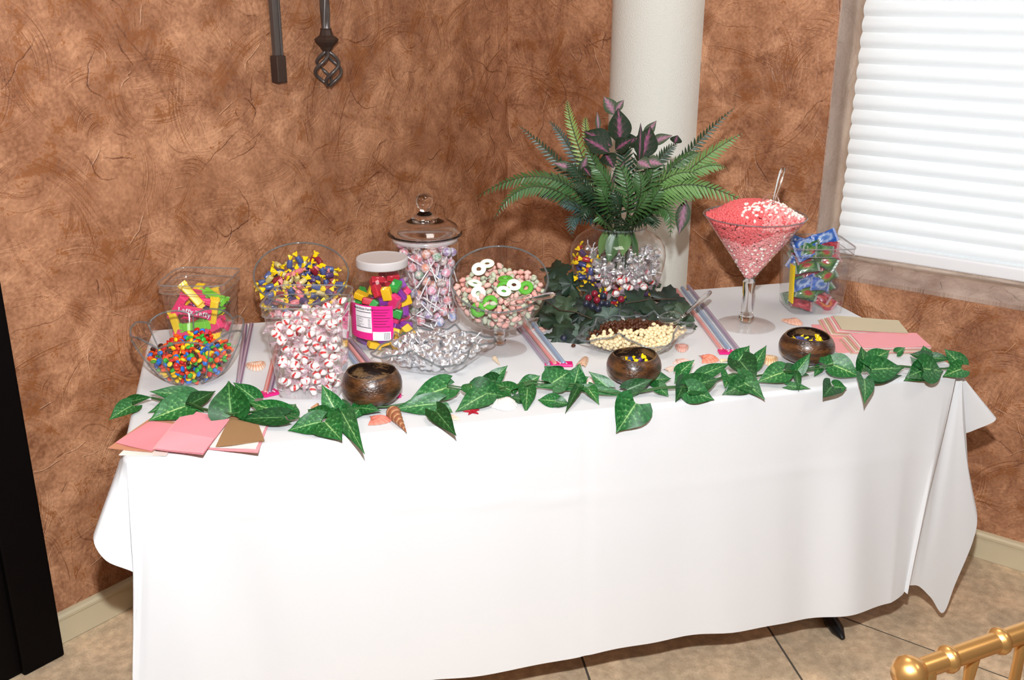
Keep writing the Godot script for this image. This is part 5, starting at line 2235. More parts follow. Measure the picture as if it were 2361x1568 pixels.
	lf(Vector3(0.0032, 0.7720, 0.2795), Vector3(0.0151, 0.8170, 0.2758), 0.0476, Vector3(-0.2, 0.5, 0.84), 0.12, 0.06)
	lf(Vector3(0.0067, 0.7740, 0.2777), Vector3(0.0391, 0.7820, 0.2697), 0.0272, Vector3(-0.12, 0.72, 0.68), 0.30, 0.12)
	lf(Vector3(0.0001, 0.7680, 0.2892), Vector3(-0.0943, 0.7700, 0.2600), 0.0181, Vector3(-0.12, 0.72, 0.68), 0.20, 0.20)
	lf(Vector3(0.0067, 0.7740, 0.2984), Vector3(-0.0549, 0.7580, 0.3940), 0.0202, Vector3(-0.12, 0.72, 0.68), 0.35, 0.06)
	lf(Vector3(-0.0602, 0.7640, 0.3411), Vector3(-0.0918, 0.7600, 0.3160), 0.0329, Vector3(-0.12, 0.72, 0.68), 0.12, 0.12)
	lf(Vector3(-0.0583, 0.7620, 0.3416), Vector3(-0.0313, 0.7580, 0.3532), 0.0285, Vector3(-0.12, 0.72, 0.68), 0.30, 0.20)
	lf(Vector3(0.0756, 0.7620, 0.2932), Vector3(0.0398, 0.7920, 0.2640), 0.0318, Vector3(-0.2, 0.5, 0.84), 0.20, 0.06)
	lf(Vector3(0.0232, 0.7720, 0.3052), Vector3(0.0314, 0.7560, 0.3619), 0.0315, Vector3(-0.12, 0.72, 0.68), 0.35, 0.12)
	lf(Vector3(0.0279, 0.7700, 0.3090), Vector3(0.1155, 0.7600, 0.3466), 0.0224, Vector3(-0.12, 0.72, 0.68), 0.12, 0.20)
	lf(Vector3(0.1070, 0.7660, 0.3267), Vector3(0.1647, 0.7870, 0.3304), 0.0360, Vector3(-0.2, 0.5, 0.84), 0.30, 0.06)
	lf(Vector3(0.0998, 0.7640, 0.3962), Vector3(0.0544, 0.7075, 0.4100), 0.0830, Vector3(0, 0.35, 0.94), 0.14, 0.1)
	lf(Vector3(0.1810, 0.7680, 0.2907), Vector3(0.2210, 0.7720, 0.3005), 0.0368, Vector3(-0.12, 0.72, 0.68), 0.35, 0.20)
	lf(Vector3(0.1753, 0.7700, 0.3362), Vector3(0.1900, 0.7560, 0.3606), 0.0316, Vector3(-0.12, 0.72, 0.68), 0.12, 0.06)
	lf(Vector3(0.2569, 0.7700, 0.2663), Vector3(0.2831, 0.8020, 0.2806), 0.0328, Vector3(-0.2, 0.5, 0.84), 0.30, 0.12)
	lf(Vector3(0.2585, 0.7720, 0.2720), Vector3(0.2287, 0.7620, 0.3033), 0.0234, Vector3(-0.12, 0.72, 0.68), 0.20, 0.20)
	lf(Vector3(0.2370, 0.7760, 0.3361), Vector3(0.1929, 0.7560, 0.3909), 0.0363, Vector3(-0.12, 0.72, 0.68), 0.35, 0.06)
	lf(Vector3(0.2258, 0.7740, 0.3794), Vector3(0.2788, 0.7560, 0.4005), 0.0557, Vector3(-0.12, 0.72, 0.68), 0.12, 0.12)
	lf(Vector3(0.2342, 0.7780, 0.3714), Vector3(0.3187, 0.7820, 0.3433), 0.0514, Vector3(-0.12, 0.72, 0.68), 0.30, 0.20)
	lf(Vector3(0.2982, 0.7720, 0.2958), Vector3(0.3748, 0.7870, 0.2799), 0.0325, Vector3(-0.12, 0.72, 0.68), 0.20, 0.06)
	lf(Vector3(0.3471, 0.7760, 0.3268), Vector3(0.3267, 0.7600, 0.3519), 0.0415, Vector3(-0.12, 0.72, 0.68), 0.35, 0.12)
	lf(Vector3(0.4030, 0.7720, 0.2521), Vector3(0.4437, 0.8070, 0.2352), 0.0502, Vector3(-0.2, 0.5, 0.84), 0.12, 0.20)
	lf(Vector3(0.3860, 0.7970, 0.2986), Vector3(0.3938, 0.7720, 0.3656), 0.0607, Vector3(-0.12, 0.72, 0.68), 0.30, 0.06)
	lf(Vector3(0.3576, 0.7780, 0.3454), Vector3(0.3869, 0.7560, 0.4206), 0.0550, Vector3(-0.12, 0.72, 0.68), 0.20, 0.12)
	lf(Vector3(0.3608, 0.7720, 0.3729), Vector3(0.3080, 0.7560, 0.3781), 0.0454, Vector3(-0.12, 0.72, 0.68), 0.35, 0.20)
	lf(Vector3(0.4415, 0.7680, 0.2654), Vector3(0.4895, 0.8020, 0.2293), 0.0311, Vector3(-0.2, 0.5, 0.84), 0.12, 0.06)
	lf(Vector3(0.4691, 0.7800, 0.3465), Vector3(0.4059, 0.7640, 0.3481), 0.0510, Vector3(-0.12, 0.72, 0.68), 0.30, 0.12)
	lf(Vector3(0.5133, 0.7720, 0.3310), Vector3(0.5475, 0.8120, 0.3263), 0.0305, Vector3(-0.2, 0.5, 0.84), 0.20, 0.20)
	lf(Vector3(0.4886, 0.7720, 0.3248), Vector3(0.5431, 0.7620, 0.3344), 0.0375, Vector3(-0.12, 0.72, 0.68), 0.35, 0.06)
	lf(Vector3(0.4677, 0.7580, 0.3722), Vector3(0.5100, 0.7580, 0.3986), 0.0207, Vector3(-0.12, 0.72, 0.68), 0.12, 0.12)
	lf(Vector3(0.5031, 0.7720, 0.3450), Vector3(0.4798, 0.7580, 0.4013), 0.0186, Vector3(-0.12, 0.72, 0.68), 0.30, 0.20)
	lf(Vector3(0.5849, 0.7660, 0.3078), Vector3(0.5566, 0.7560, 0.3331), 0.0191, Vector3(-0.12, 0.72, 0.68), 0.20, 0.06)
	lf(Vector3(0.5988, 0.7820, 0.3401), Vector3(0.6465, 0.7640, 0.3768), 0.0589, Vector3(-0.12, 0.72, 0.68), 0.35, 0.12)
	lf(Vector3(0.5957, 0.7740, 0.3178), Vector3(0.6477, 0.7820, 0.3064), 0.0476, Vector3(-0.12, 0.72, 0.68), 0.12, 0.20)
	lf(Vector3(0.5527, 0.7640, 0.4117), Vector3(0.5137, 0.7540, 0.4430), 0.0434, Vector3(-0.12, 0.72, 0.68), 0.30, 0.06)
	lf(Vector3(0.5555, 0.7640, 0.4176), Vector3(0.5893, 0.7580, 0.4162), 0.0319, Vector3(-0.12, 0.72, 0.68), 0.20, 0.12)
	lf(Vector3(0.6575, 0.7760, 0.3726), Vector3(0.6683, 0.8220, 0.3378), 0.0468, Vector3(-0.2, 0.5, 0.84), 0.35, 0.20)
	lf(Vector3(0.6638, 0.7840, 0.3899), Vector3(0.7576, 0.7760, 0.3784), 0.0627, Vector3(-0.12, 0.72, 0.68), 0.12, 0.06)
	lf(Vector3(0.7228, 0.7720, 0.3067), Vector3(0.7772, 0.7870, 0.2931), 0.0412, Vector3(-0.12, 0.72, 0.68), 0.30, 0.12)
	lf(Vector3(0.6332, 0.7740, 0.4103), Vector3(0.5930, 0.7520, 0.4830), 0.0414, Vector3(-0.12, 0.72, 0.68), 0.20, 0.20)
	lf(Vector3(0.6645, 0.7640, 0.4030), Vector3(0.7518, 0.7600, 0.3820), 0.0278, Vector3(-0.12, 0.72, 0.68), 0.35, 0.06)
	lf(Vector3(0.7804, 0.7840, 0.4139), Vector3(0.8444, 0.7680, 0.4043), 0.0699, Vector3(-0.12, 0.72, 0.68), 0.12, 0.12)
	lf(Vector3(0.7931, 0.7760, 0.4014), Vector3(0.7487, 0.7600, 0.3978), 0.0493, Vector3(-0.12, 0.72, 0.68), 0.30, 0.20)
	lf(Vector3(0.7929, 0.7780, 0.4011), Vector3(0.8047, 0.7820, 0.3313), 0.0399, Vector3(-0.12, 0.72, 0.68), 0.20, 0.06)
	lf(Vector3(0.8022, 0.7600, 0.3893), Vector3(0.7461, 0.7540, 0.3979), 0.0426, Vector3(-0.12, 0.72, 0.68), 0.35, 0.12)
	lf(Vector3(0.8596, 0.7700, 0.3209), Vector3(0.8651, 0.7920, 0.2955), 0.0342, Vector3(-0.2, 0.5, 0.84), 0.12, 0.20)
	lf(Vector3(0.8579, 0.7700, 0.3265), Vector3(0.8226, 0.7760, 0.3041), 0.0317, Vector3(-0.12, 0.72, 0.68), 0.30, 0.06)
	lf(Vector3(0.8169, 0.7660, 0.2656), Vector3(0.8293, 0.7820, 0.2766), 0.0224, Vector3(-0.12, 0.72, 0.68), 0.20, 0.12)
	lf(Vector3(0.8695, 0.7680, 0.3239), Vector3(0.9066, 0.7720, 0.3473), 0.0269, Vector3(-0.12, 0.72, 0.68), 0.35, 0.20)
	lf(Vector3(0.9132, 0.7640, 0.3712), Vector3(0.8858, 0.7970, 0.3427), 0.0458, Vector3(-0.2, 0.5, 0.84), 0.12, 0.06)
	lf(Vector3(0.9003, 0.7640, 0.3909), Vector3(0.8439, 0.7560, 0.4032), 0.0430, Vector3(-0.12, 0.72, 0.68), 0.30, 0.12)


func frond(parent: Node3D, a: Vector3, m: Vector3, t: Vector3, len_: float, mt: Material, side_hint := Vector3.ZERO, droop := 0.25) -> void:
	var L := a.distance_to(m) + m.distance_to(t)
	var n := int(clampf(L / 0.0112, 12, 42))
	var pts := []
	var ctl := m * 2.0 - (a + t) * 0.5
	for k in n + 1:
		var w := float(k) / n
		pts.append(a.lerp(ctl, w).lerp(ctl.lerp(t, w), w))
	var g := Geo.new()
	var facing := side_hint if side_hint != Vector3.ZERO else Vector3(-0.25, 0.75, 0.6)
	for k in range(2, n + 1):
		var w := float(k) / n
		var ax: Vector3 = (pts[mini(k + 1, n)] - pts[k - 1]).normalized()
		var s := ax.cross(facing).normalized()
		var nn := s.cross(ax).normalized()
		var pl := len_ * (0.35 + 0.65 * smoothstep(0.0, 0.35, w)) * (1.0 - pow(w, 3.2)) + 0.004
		for sg in [-1.0, 1.0]:
			var dir: Vector3 = (s * sg + ax * (0.42 + 0.5 * w) - nn * droop + Vector3(rng.randf_range(-0.1, 0.1), rng.randf_range(-0.12, 0.08), rng.randf_range(-0.1, 0.1))).normalized()
			var wd := minf(0.0046, pl * 0.2)
			var across: Vector3 = ax
			var rows := []
			for i in 5:
				var q := i / 4.0
				var c: Vector3 = pts[k] + dir * (pl * q) - nn * (0.10 * pl * q * q)
				var hw: float = wd * [0.75, 1.0, 0.85, 0.5, 0.04][i]
				rows.append(PackedVector3Array([c - across * hw, c - nn * hw * 0.35, c + across * hw]))
			g.grid(rows)
	var f := part("frond", g, mt, parent)
	g = Geo.new()
	var rad := []
	for k in n + 1:
		rad.append(lerpf(0.0022, 0.0007, float(k) / n))
	g.tube(pts, rad, 6)
	part("rachis", g, M.frond_stem, f)


func build_fern() -> void:
	M.frond_stem = mat(Color8(52, 62, 36), 0.5)
	var greens := {"mid": Color8(64, 100, 54), "dark": Color8(34, 60, 40), "light": Color8(102, 140, 78), "lime": Color8(124, 148, 76), "blue": Color8(60, 84, 80)}
	for k in greens:
		var m := mat(greens[k], 0.38)
		m.cull_mode = BaseMaterial3D.CULL_DISABLED
		m.backlight_enabled = true
		m.backlight = Color(0.12, 0.16, 0.08)
		M["fern_" + k] = m
	var o := base("fern_arrangement", Vector3(0.300, TT, -0.262), "artificial fern with purple-veined leaves spreading out of the round glass vase", "plant")
	frond(o, Vector3(-0.0340, 0.2350, -0.0088), Vector3(-0.1918, 0.3657, -0.0205), Vector3(-0.3614, 0.3034, -0.1182), .040, M.fern_mid)
	frond(o, Vector3(-0.0421, 0.2350, -0.0055), Vector3(-0.2212, 0.3482, 0.0003), Vector3(-0.3353, 0.2675, -0.0223), .034, M.fern_mid)
	frond(o, Vector3(-0.0430, 0.2341, -0.0003), Vector3(-0.1571, 0.3176, 0.0036), Vector3(-0.2190, 0.3174, -0.0417), .030, M.fern_dark)
	frond(o, Vector3(-0.0454, 0.2329, 0.0044), Vector3(-0.1261, 0.2944, 0.0371), Vector3(-0.1773, 0.3064, 0.0387), .026, M.fern_blue)
	frond(o, Vector3(-0.0298, 0.2350, -0.0184), Vector3(-0.1248, 0.3741, -0.1018), Vector3(-0.2288, 0.4792, -0.1742), .026, M.fern_dark)
	frond(o, Vector3(-0.0224, 0.2350, -0.0218), Vector3(-0.0953, 0.4055, -0.1011), Vector3(-0.1469, 0.4908, -0.1639), .022, M.fern_blue)
	frond(o, Vector3(-0.0145, 0.2350, -0.0198), Vector3(-0.0883, 0.4304, -0.0877), Vector3(-0.1168, 0.5484, -0.1094), .024, M.fern_lime)
	frond(o, Vector3(-0.0131, 0.2350, -0.0141), Vector3(-0.0623, 0.4211, -0.0669), Vector3(-0.0775, 0.5091, -0.0728), .018, M.fern_lime)
	frond(o, Vector3(-0.0002, 0.2223, 0.0267), Vector3(-0.0210, 0.3320, 0.1098), Vector3(-0.0441, 0.4206, 0.0901), .044, M.fern_mid)
	frond(o, Vector3(-0.0064, 0.2253, 0.0198), Vector3(-0.0622, 0.3565, 0.0832), Vector3(-0.1015, 0.4050, 0.0680), .040, M.fern_mid)
	frond(o, Vector3(-0.0046, 0.2350, 0.0095), Vector3(-0.0028, 0.3893, 0.0311), Vector3(-0.0104, 0.4633, 0.0174), .036, M.fern_dark)
	frond(o, Vector3(0.0289, 0.2350, 0.0182), Vector3(0.1072, 0.3573, 0.1164), Vector3(0.2896, 0.3090, 0.1762), .050, M.fern_light)
	frond(o, Vector3(0.0407, 0.2350, 0.0105), Vector3(0.1515, 0.3858, 0.0800), Vector3(0.2706, 0.4835, 0.1260), .040, M.fern_light)
	frond(o, Vector3(0.0477, 0.2350, 0.0016), Vector3(0.1643, 0.4093, 0.0206), Vector3(0.2866, 0.5379, 0.0464), .026, M.fern_dark)
	frond(o, Vector3(0.0406, 0.2350, 0.0105), Vector3(0.1428, 0.3762, 0.0873), Vector3(0.2356, 0.3997, 0.1232), .036, M.fern_light)
	frond(o, Vector3(0.0302, 0.2350, 0.0239), Vector3(0.0755, 0.3004, 0.1149), Vector3(0.0825, 0.2343, 0.1498), .030, M.fern_mid)
	frond(o, Vector3(0.0305, 0.2350, 0.0186), Vector3(0.0975, 0.3248, 0.1020), Vector3(0.1754, 0.3368, 0.1535), .038, M.fern_light)
	frond(o, Vector3(-0.0258, 0.2350, 0.0094), Vector3(-0.1066, 0.3493, 0.0339), Vector3(-0.1548, 0.4112, 0.0260), .036, M.fern_dark)
	frond(o, Vector3(0.0195, 0.2350, 0.0211), Vector3(0.0370, 0.3552, 0.1001), Vector3(0.0466, 0.4324, 0.1038), .038, M.fern_mid)
	frond(o, Vector3(-0.0266, 0.2327, 0.0199), Vector3(-0.0921, 0.3279, 0.0716), Vector3(-0.1507, 0.3636, 0.0704), .036, M.fern_dark)
	frond(o, Vector3(0.0087, 0.2350, 0.0291), Vector3(0.0065, 0.3328, 0.1204), Vector3(-0.0052, 0.4002, 0.1266), .038, M.fern_mid)
	frond(o, Vector3(0.0156, 0.2350, -0.0067), Vector3(0.0880, 0.3807, 0.0018), Vector3(0.1464, 0.4486, 0.0137), .030, M.fern_dark)
	frond(o, Vector3(-0.0165, 0.2350, 0.0172), Vector3(-0.0641, 0.3597, 0.0395), Vector3(-0.1048, 0.4459, 0.0131), .034, M.fern_mid)
	frond(o, Vector3(-0.0052, 0.2187, 0.0308), Vector3(-0.0414, 0.2947, 0.1126), Vector3(-0.0658, 0.3535, 0.1247), .036, M.fern_dark)
	frond(o, Vector3(0.0053, 0.2225, 0.0282), Vector3(-0.0058, 0.2957, 0.1264), Vector3(0.0194, 0.3558, 0.1576), .036, M.fern_mid)
	frond(o, Vector3(0.0292, 0.2278, 0.0182), Vector3(0.0419, 0.2791, 0.1127), Vector3(0.0420, 0.2524, 0.1449), .028, M.fern_dark)
	frond(o, Vector3(-0.0362, 0.2350, 0.0121), Vector3(-0.1067, 0.2994, 0.0660), Vector3(-0.1311, 0.2718, 0.0887), .028, M.fern_dark)
	frond(o, Vector3(0.0260, 0.2350, 0.0067), Vector3(0.1171, 0.3794, 0.0345), Vector3(0.2018, 0.4305, 0.0565), .034, M.fern_mid)
	frond(o, Vector3(-0.0148, 0.2333, 0.0230), Vector3(-0.0658, 0.3119, 0.0818), Vector3(-0.0861, 0.3579, 0.0847), .040, M.fern_mid)
	frond(o, Vector3(0.0145, 0.2322, 0.0305), Vector3(0.0268, 0.3034, 0.1175), Vector3(0.0557, 0.3617, 0.1394), .040, M.fern_mid)
	frond(o, Vector3(-0.0349, 0.2309, 0.0017), Vector3(-0.1340, 0.2737, 0.0447), Vector3(-0.1527, 0.2291, 0.0696), .026, M.fern_blue)
	frond(o, Vector3(0.0368, 0.2350, 0.0202), Vector3(0.0830, 0.3597, 0.0749), Vector3(0.1647, 0.3861, 0.1172), .040, M.fern_light)
	frond(o, Vector3(-0.0060, 0.2350, -0.0176), Vector3(-0.0379, 0.3623, -0.0682), Vector3(-0.0588, 0.4524, -0.0870), .032, M.fern_dark)
	frond(o, Vector3(0.0263, 0.2350, -0.0093), Vector3(0.0579, 0.3879, -0.0312), Vector3(0.0867, 0.4570, -0.0201), .032, M.fern_dark)
	frond(o, Vector3(0.0067, 0.2193, 0.0339), Vector3(0.0084, 0.2738, 0.1319), Vector3(0.0263, 0.2879, 0.1495), .034, M.fern_dark)
	frond(o, Vector3(-0.0209, 0.2181, 0.0268), Vector3(-0.0764, 0.2712, 0.0991), Vector3(-0.1007, 0.2840, 0.1005), .034, M.fern_mid)
	frond(o, Vector3(-0.0220, 0.2350, -0.0057), Vector3(-0.1270, 0.3293, -0.0169), Vector3(-0.1864, 0.3715, -0.0506), .032, M.fern_dark)
	frond(o, Vector3(0.0342, 0.2350, 0.0088), Vector3(0.1140, 0.3360, 0.0762), Vector3(0.2165, 0.3501, 0.1158), .040, M.fern_mid)
	# leaves with a purple middle
	var rows := 0
	var S := 128
	var gb := noise_bytes(71, 0.05, S, S, 3)
	for kind in 2:
		var rgb := PackedByteArray()
		rgb.resize(S * S * 3)
		for y in S:
			for x in S:
				var u := absf(2.0 * x / (S - 1) - 1.0)
				var t := float(y) / (S - 1)
				var q := gb[y * S + x] / 255.0 - 0.5
				var f := t * 5.0 - u * 1.6
				var vein := exp(-pow(absf(f - roundf(f)) / 0.13, 2)) * clampf(1 - u * 1.2, 0, 1)
				var k := clampf(exp(-pow(u / [0.22, 0.5][kind], 2)) * 0.85 + vein * 0.5 + q * 0.5, 0, 1)
				var lo: Vector3 = [Vector3(30, 46, 28), Vector3(60, 80, 54)][kind]
				var hi: Vector3 = [Vector3(138, 74, 106), Vector3(168, 116, 140)][kind]
				var c := lo.lerp(hi, k)
				var at := (y * S + x) * 3
				rgb[at] = int(c.x)
				rgb[at + 1] = int(c.y)
				rgb[at + 2] = int(c.z)
		var m := mat(Color.WHITE, 0.6)
		m.metallic_specular = 0.3
		m.albedo_texture = tex(S, S, rgb)
		m.cull_mode = BaseMaterial3D.CULL_DISABLED
		M["purple%d" % kind] = m
	part("purple_leaf", leaf_geo(Vector3(-0.0230, 0.4610, 0.0447), Vector3(-0.0267, 0.5453, 0.0326), 0.0610, Vector3(-0.25, 0.45, 0.86), 0.25, 0.25, 0.06, 1), M.purple0, o)
	part("purple_leaf", leaf_geo(Vector3(-0.0452, 0.4517, 0.0361), Vector3(-0.1036, 0.4870, -0.0079), 0.0557, Vector3(-0.25, 0.45, 0.86), 0.25, 0.25, 0.06, 1), M.purple0, o)
	part("purple_leaf", leaf_geo(Vector3(-0.0578, 0.4393, 0.0527), Vector3(-0.1150, 0.4747, 0.0199), 0.0477, Vector3(-0.25, 0.45, 0.86), 0.25, 0.25, 0.06, 1), M.purple0, o)
	part("purple_leaf", leaf_geo(Vector3(0.0299, 0.4226, 0.0651), Vector3(0.0543, 0.5012, 0.0531), 0.0636, Vector3(-0.25, 0.45, 0.86), 0.25, 0.25, 0.06, 1), M.purple0, o)
	part("purple_leaf", leaf_geo(Vector3(0.0602, 0.4560, 0.0447), Vector3(0.1054, 0.4793, 0.0729), 0.0292, Vector3(-0.25, 0.45, 0.86), 0.25, 0.25, 0.06, 1), M.purple1, o)
	part("purple_leaf", leaf_geo(Vector3(0.0527, 0.4683, 0.0203), Vector3(0.0786, 0.5107, 0.0304), 0.0265, Vector3(-0.25, 0.45, 0.86), 0.25, 0.25, 0.06, 1), M.purple1, o)
	part("purple_leaf", leaf_geo(Vector3(-0.0223, 0.5263, -0.0086), Vector3(-0.0475, 0.5695, -0.0184), 0.0371, Vector3(-0.25, 0.45, 0.86), 0.25, 0.25, 0.06, 1), M.purple1, o)
	part("purple_leaf", leaf_geo(Vector3(-0.0184, 0.5341, -0.0071), Vector3(-0.0008, 0.5616, -0.0003), 0.0212, Vector3(-0.25, 0.45, 0.86), 0.25, 0.25, 0.06, 1), M.purple1, o)
	part("purple_leaf", leaf_geo(Vector3(0.0090, 0.4202, 0.1000), Vector3(0.0089, 0.5149, 0.0999), 0.0199, Vector3(-0.25, 0.45, 0.86), 0.25, 0.25, 0.06, 1), M.purple0, o)
	part("purple_leaf", leaf_geo(Vector3(0.0050, 0.4201, 0.0984), Vector3(0.0282, 0.4101, 0.1288), 0.0371, Vector3(-0.25, 0.45, 0.86), 0.25, 0.25, 0.06, 1), M.purple1, o)
	part("purple_leaf", leaf_geo(Vector3(0.0252, 0.4206, 0.1062), Vector3(0.0598, 0.4166, 0.1303), 0.0345, Vector3(-0.25, 0.45, 0.86), 0.25, 0.25, 0.06, 1), M.purple1, o)
	part("purple_leaf", leaf_geo(Vector3(-0.1147, 0.3853, 0.0200), Vector3(-0.1120, 0.4265, 0.0425), 0.0265, Vector3(-0.25, 0.45, 0.86), 0.25, 0.25, 0.06, 1), M.purple1, o)
	part("purple_leaf", leaf_geo(Vector3(-0.1357, 0.3914, 0.0119), Vector3(-0.1839, 0.4081, -0.0067), 0.0265, Vector3(-0.25, 0.45, 0.86), 0.25, 0.25, 0.06, 1), M.purple1, o)
	part("purple_leaf", leaf_geo(Vector3(-0.0583, 0.4837, -0.0225), Vector3(-0.0629, 0.5299, -0.0243), 0.0146, Vector3(-0.25, 0.45, 0.86), 0.25, 0.25, 0.06, 1), M.purple1, o)
	part("purple_leaf", leaf_geo(Vector3(-0.1152, 0.3993, 0.0305), Vector3(-0.1070, 0.3829, 0.0659), 0.0239, Vector3(-0.25, 0.45, 0.86), 0.25, 0.25, 0.06, 1), M.purple0, o)
	part("purple_leaf", leaf_geo(Vector3(-0.0325, 0.4421, 0.0410), Vector3(-0.0051, 0.4731, 0.0731), 0.0424, Vector3(-0.25, 0.45, 0.86), 0.25, 0.25, 0.06, 1), M.purple0, o)
	part("purple_leaf", leaf_geo(Vector3(0.1468, 0.3074, 0.0888), Vector3(0.1287, 0.2253, 0.1033), 0.0398, Vector3(-0.25, 0.45, 0.86), 0.25, 0.25, 0.06, 1), M.purple1, o)
	part("purple_leaf", leaf_geo(Vector3(-0.0008, 0.4577, 0.0426), Vector3(0.0175, 0.4728, 0.0603), 0.0398, Vector3(-0.25, 0.45, 0.86), 0.25, 0.25, 0.06, 1), M.purple0, o)
	part("purple_leaf", leaf_geo(Vector3(-0.0544, 0.4289, 0.0219), Vector3(-0.0432, 0.4011, 0.0584), 0.0451, Vector3(-0.25, 0.45, 0.86), 0.25, 0.25, 0.06, 1), M.purple0, o)
	part("purple_leaf", leaf_geo(Vector3(0.1177, 0.4572, 0.0669), Vector3(0.1228, 0.4771, 0.0689), 0.0318, Vector3(-0.25, 0.45, 0.86), 0.25, 0.25, 0.06, 1), M.purple0, o)
	part("purple_leaf", leaf_geo(Vector3(-0.0217, 0.4177, 0.0774), Vector3(-0.0610, 0.3695, 0.0944), 0.0212, Vector3(-0.25, 0.45, 0.86), 0.25, 0.25, 0.06, 1), M.purple0, o)
	# foliage and stems inside the neck of the vase
	for k in 9:
		var a := TAU * k / 9.0
		var p := Vector3(0.052 * cos(a), 0.235, 0.052 * sin(a))
		var g := Geo.new()
		g.tube([Vector3(0.02 * cos(a), 0.11, 0.02 * sin(a)), Vector3(0.03 * cos(a), 0.2, 0.03 * sin(a)), p + Vector3(0, 0.03, 0)], 0.0026, 6)
		part("stem", g, M.frond_stem, o)
		part("leaf", leaf_geo(Vector3(0.03 * cos(a), 0.225, 0.03 * sin(a)), Vector3(0.058 * cos(a + 0.3), 0.14 + 0.012 * (k % 3), 0.058 * sin(a + 0.3)), 0.04, Vector3(cos(a), 0.3, sin(a)), 0.2, 0.1, 0.1, 1), M["fern_mid" if k % 2 else "fern_light"], o)


func grape_leaf(r: float, at: Vector3, nrm: Vector3, spin: float, mt: Material, parent: Node) -> void:
	var z := nrm.normalized()
	var x := z.cross(Vector3(0.31, 0.2, 0.93)).normalized()
	var b := Basis(x, z, x.cross(z)) * Basis(Vector3.UP, spin)
	var g := Geo.new()
	var rows := []
	for i in 6:
		var s := i / 5.0
		var row := PackedVector3Array()
		for j in 40:
			var a := TAU * j / 40.0
			var lobe := 0.82 + 0.13 * cos(5 * a) + 0.05 * cos(20 * a) - 0.38 * exp(-pow((a - PI) / 0.28, 2))
			var q := r * s * lerpf(0.8, lobe, s)
			row.append(at + b * Vector3(q * cos(a), r * (0.16 * s * s * sin(2.5 * a) * 0.8 - 0.22 * s * s + 0.05 * s * cos(5 * a)), q * sin(a)))
		rows.append(row)
	g.grid(rows, true)
	part("leaf", g, mt, parent)


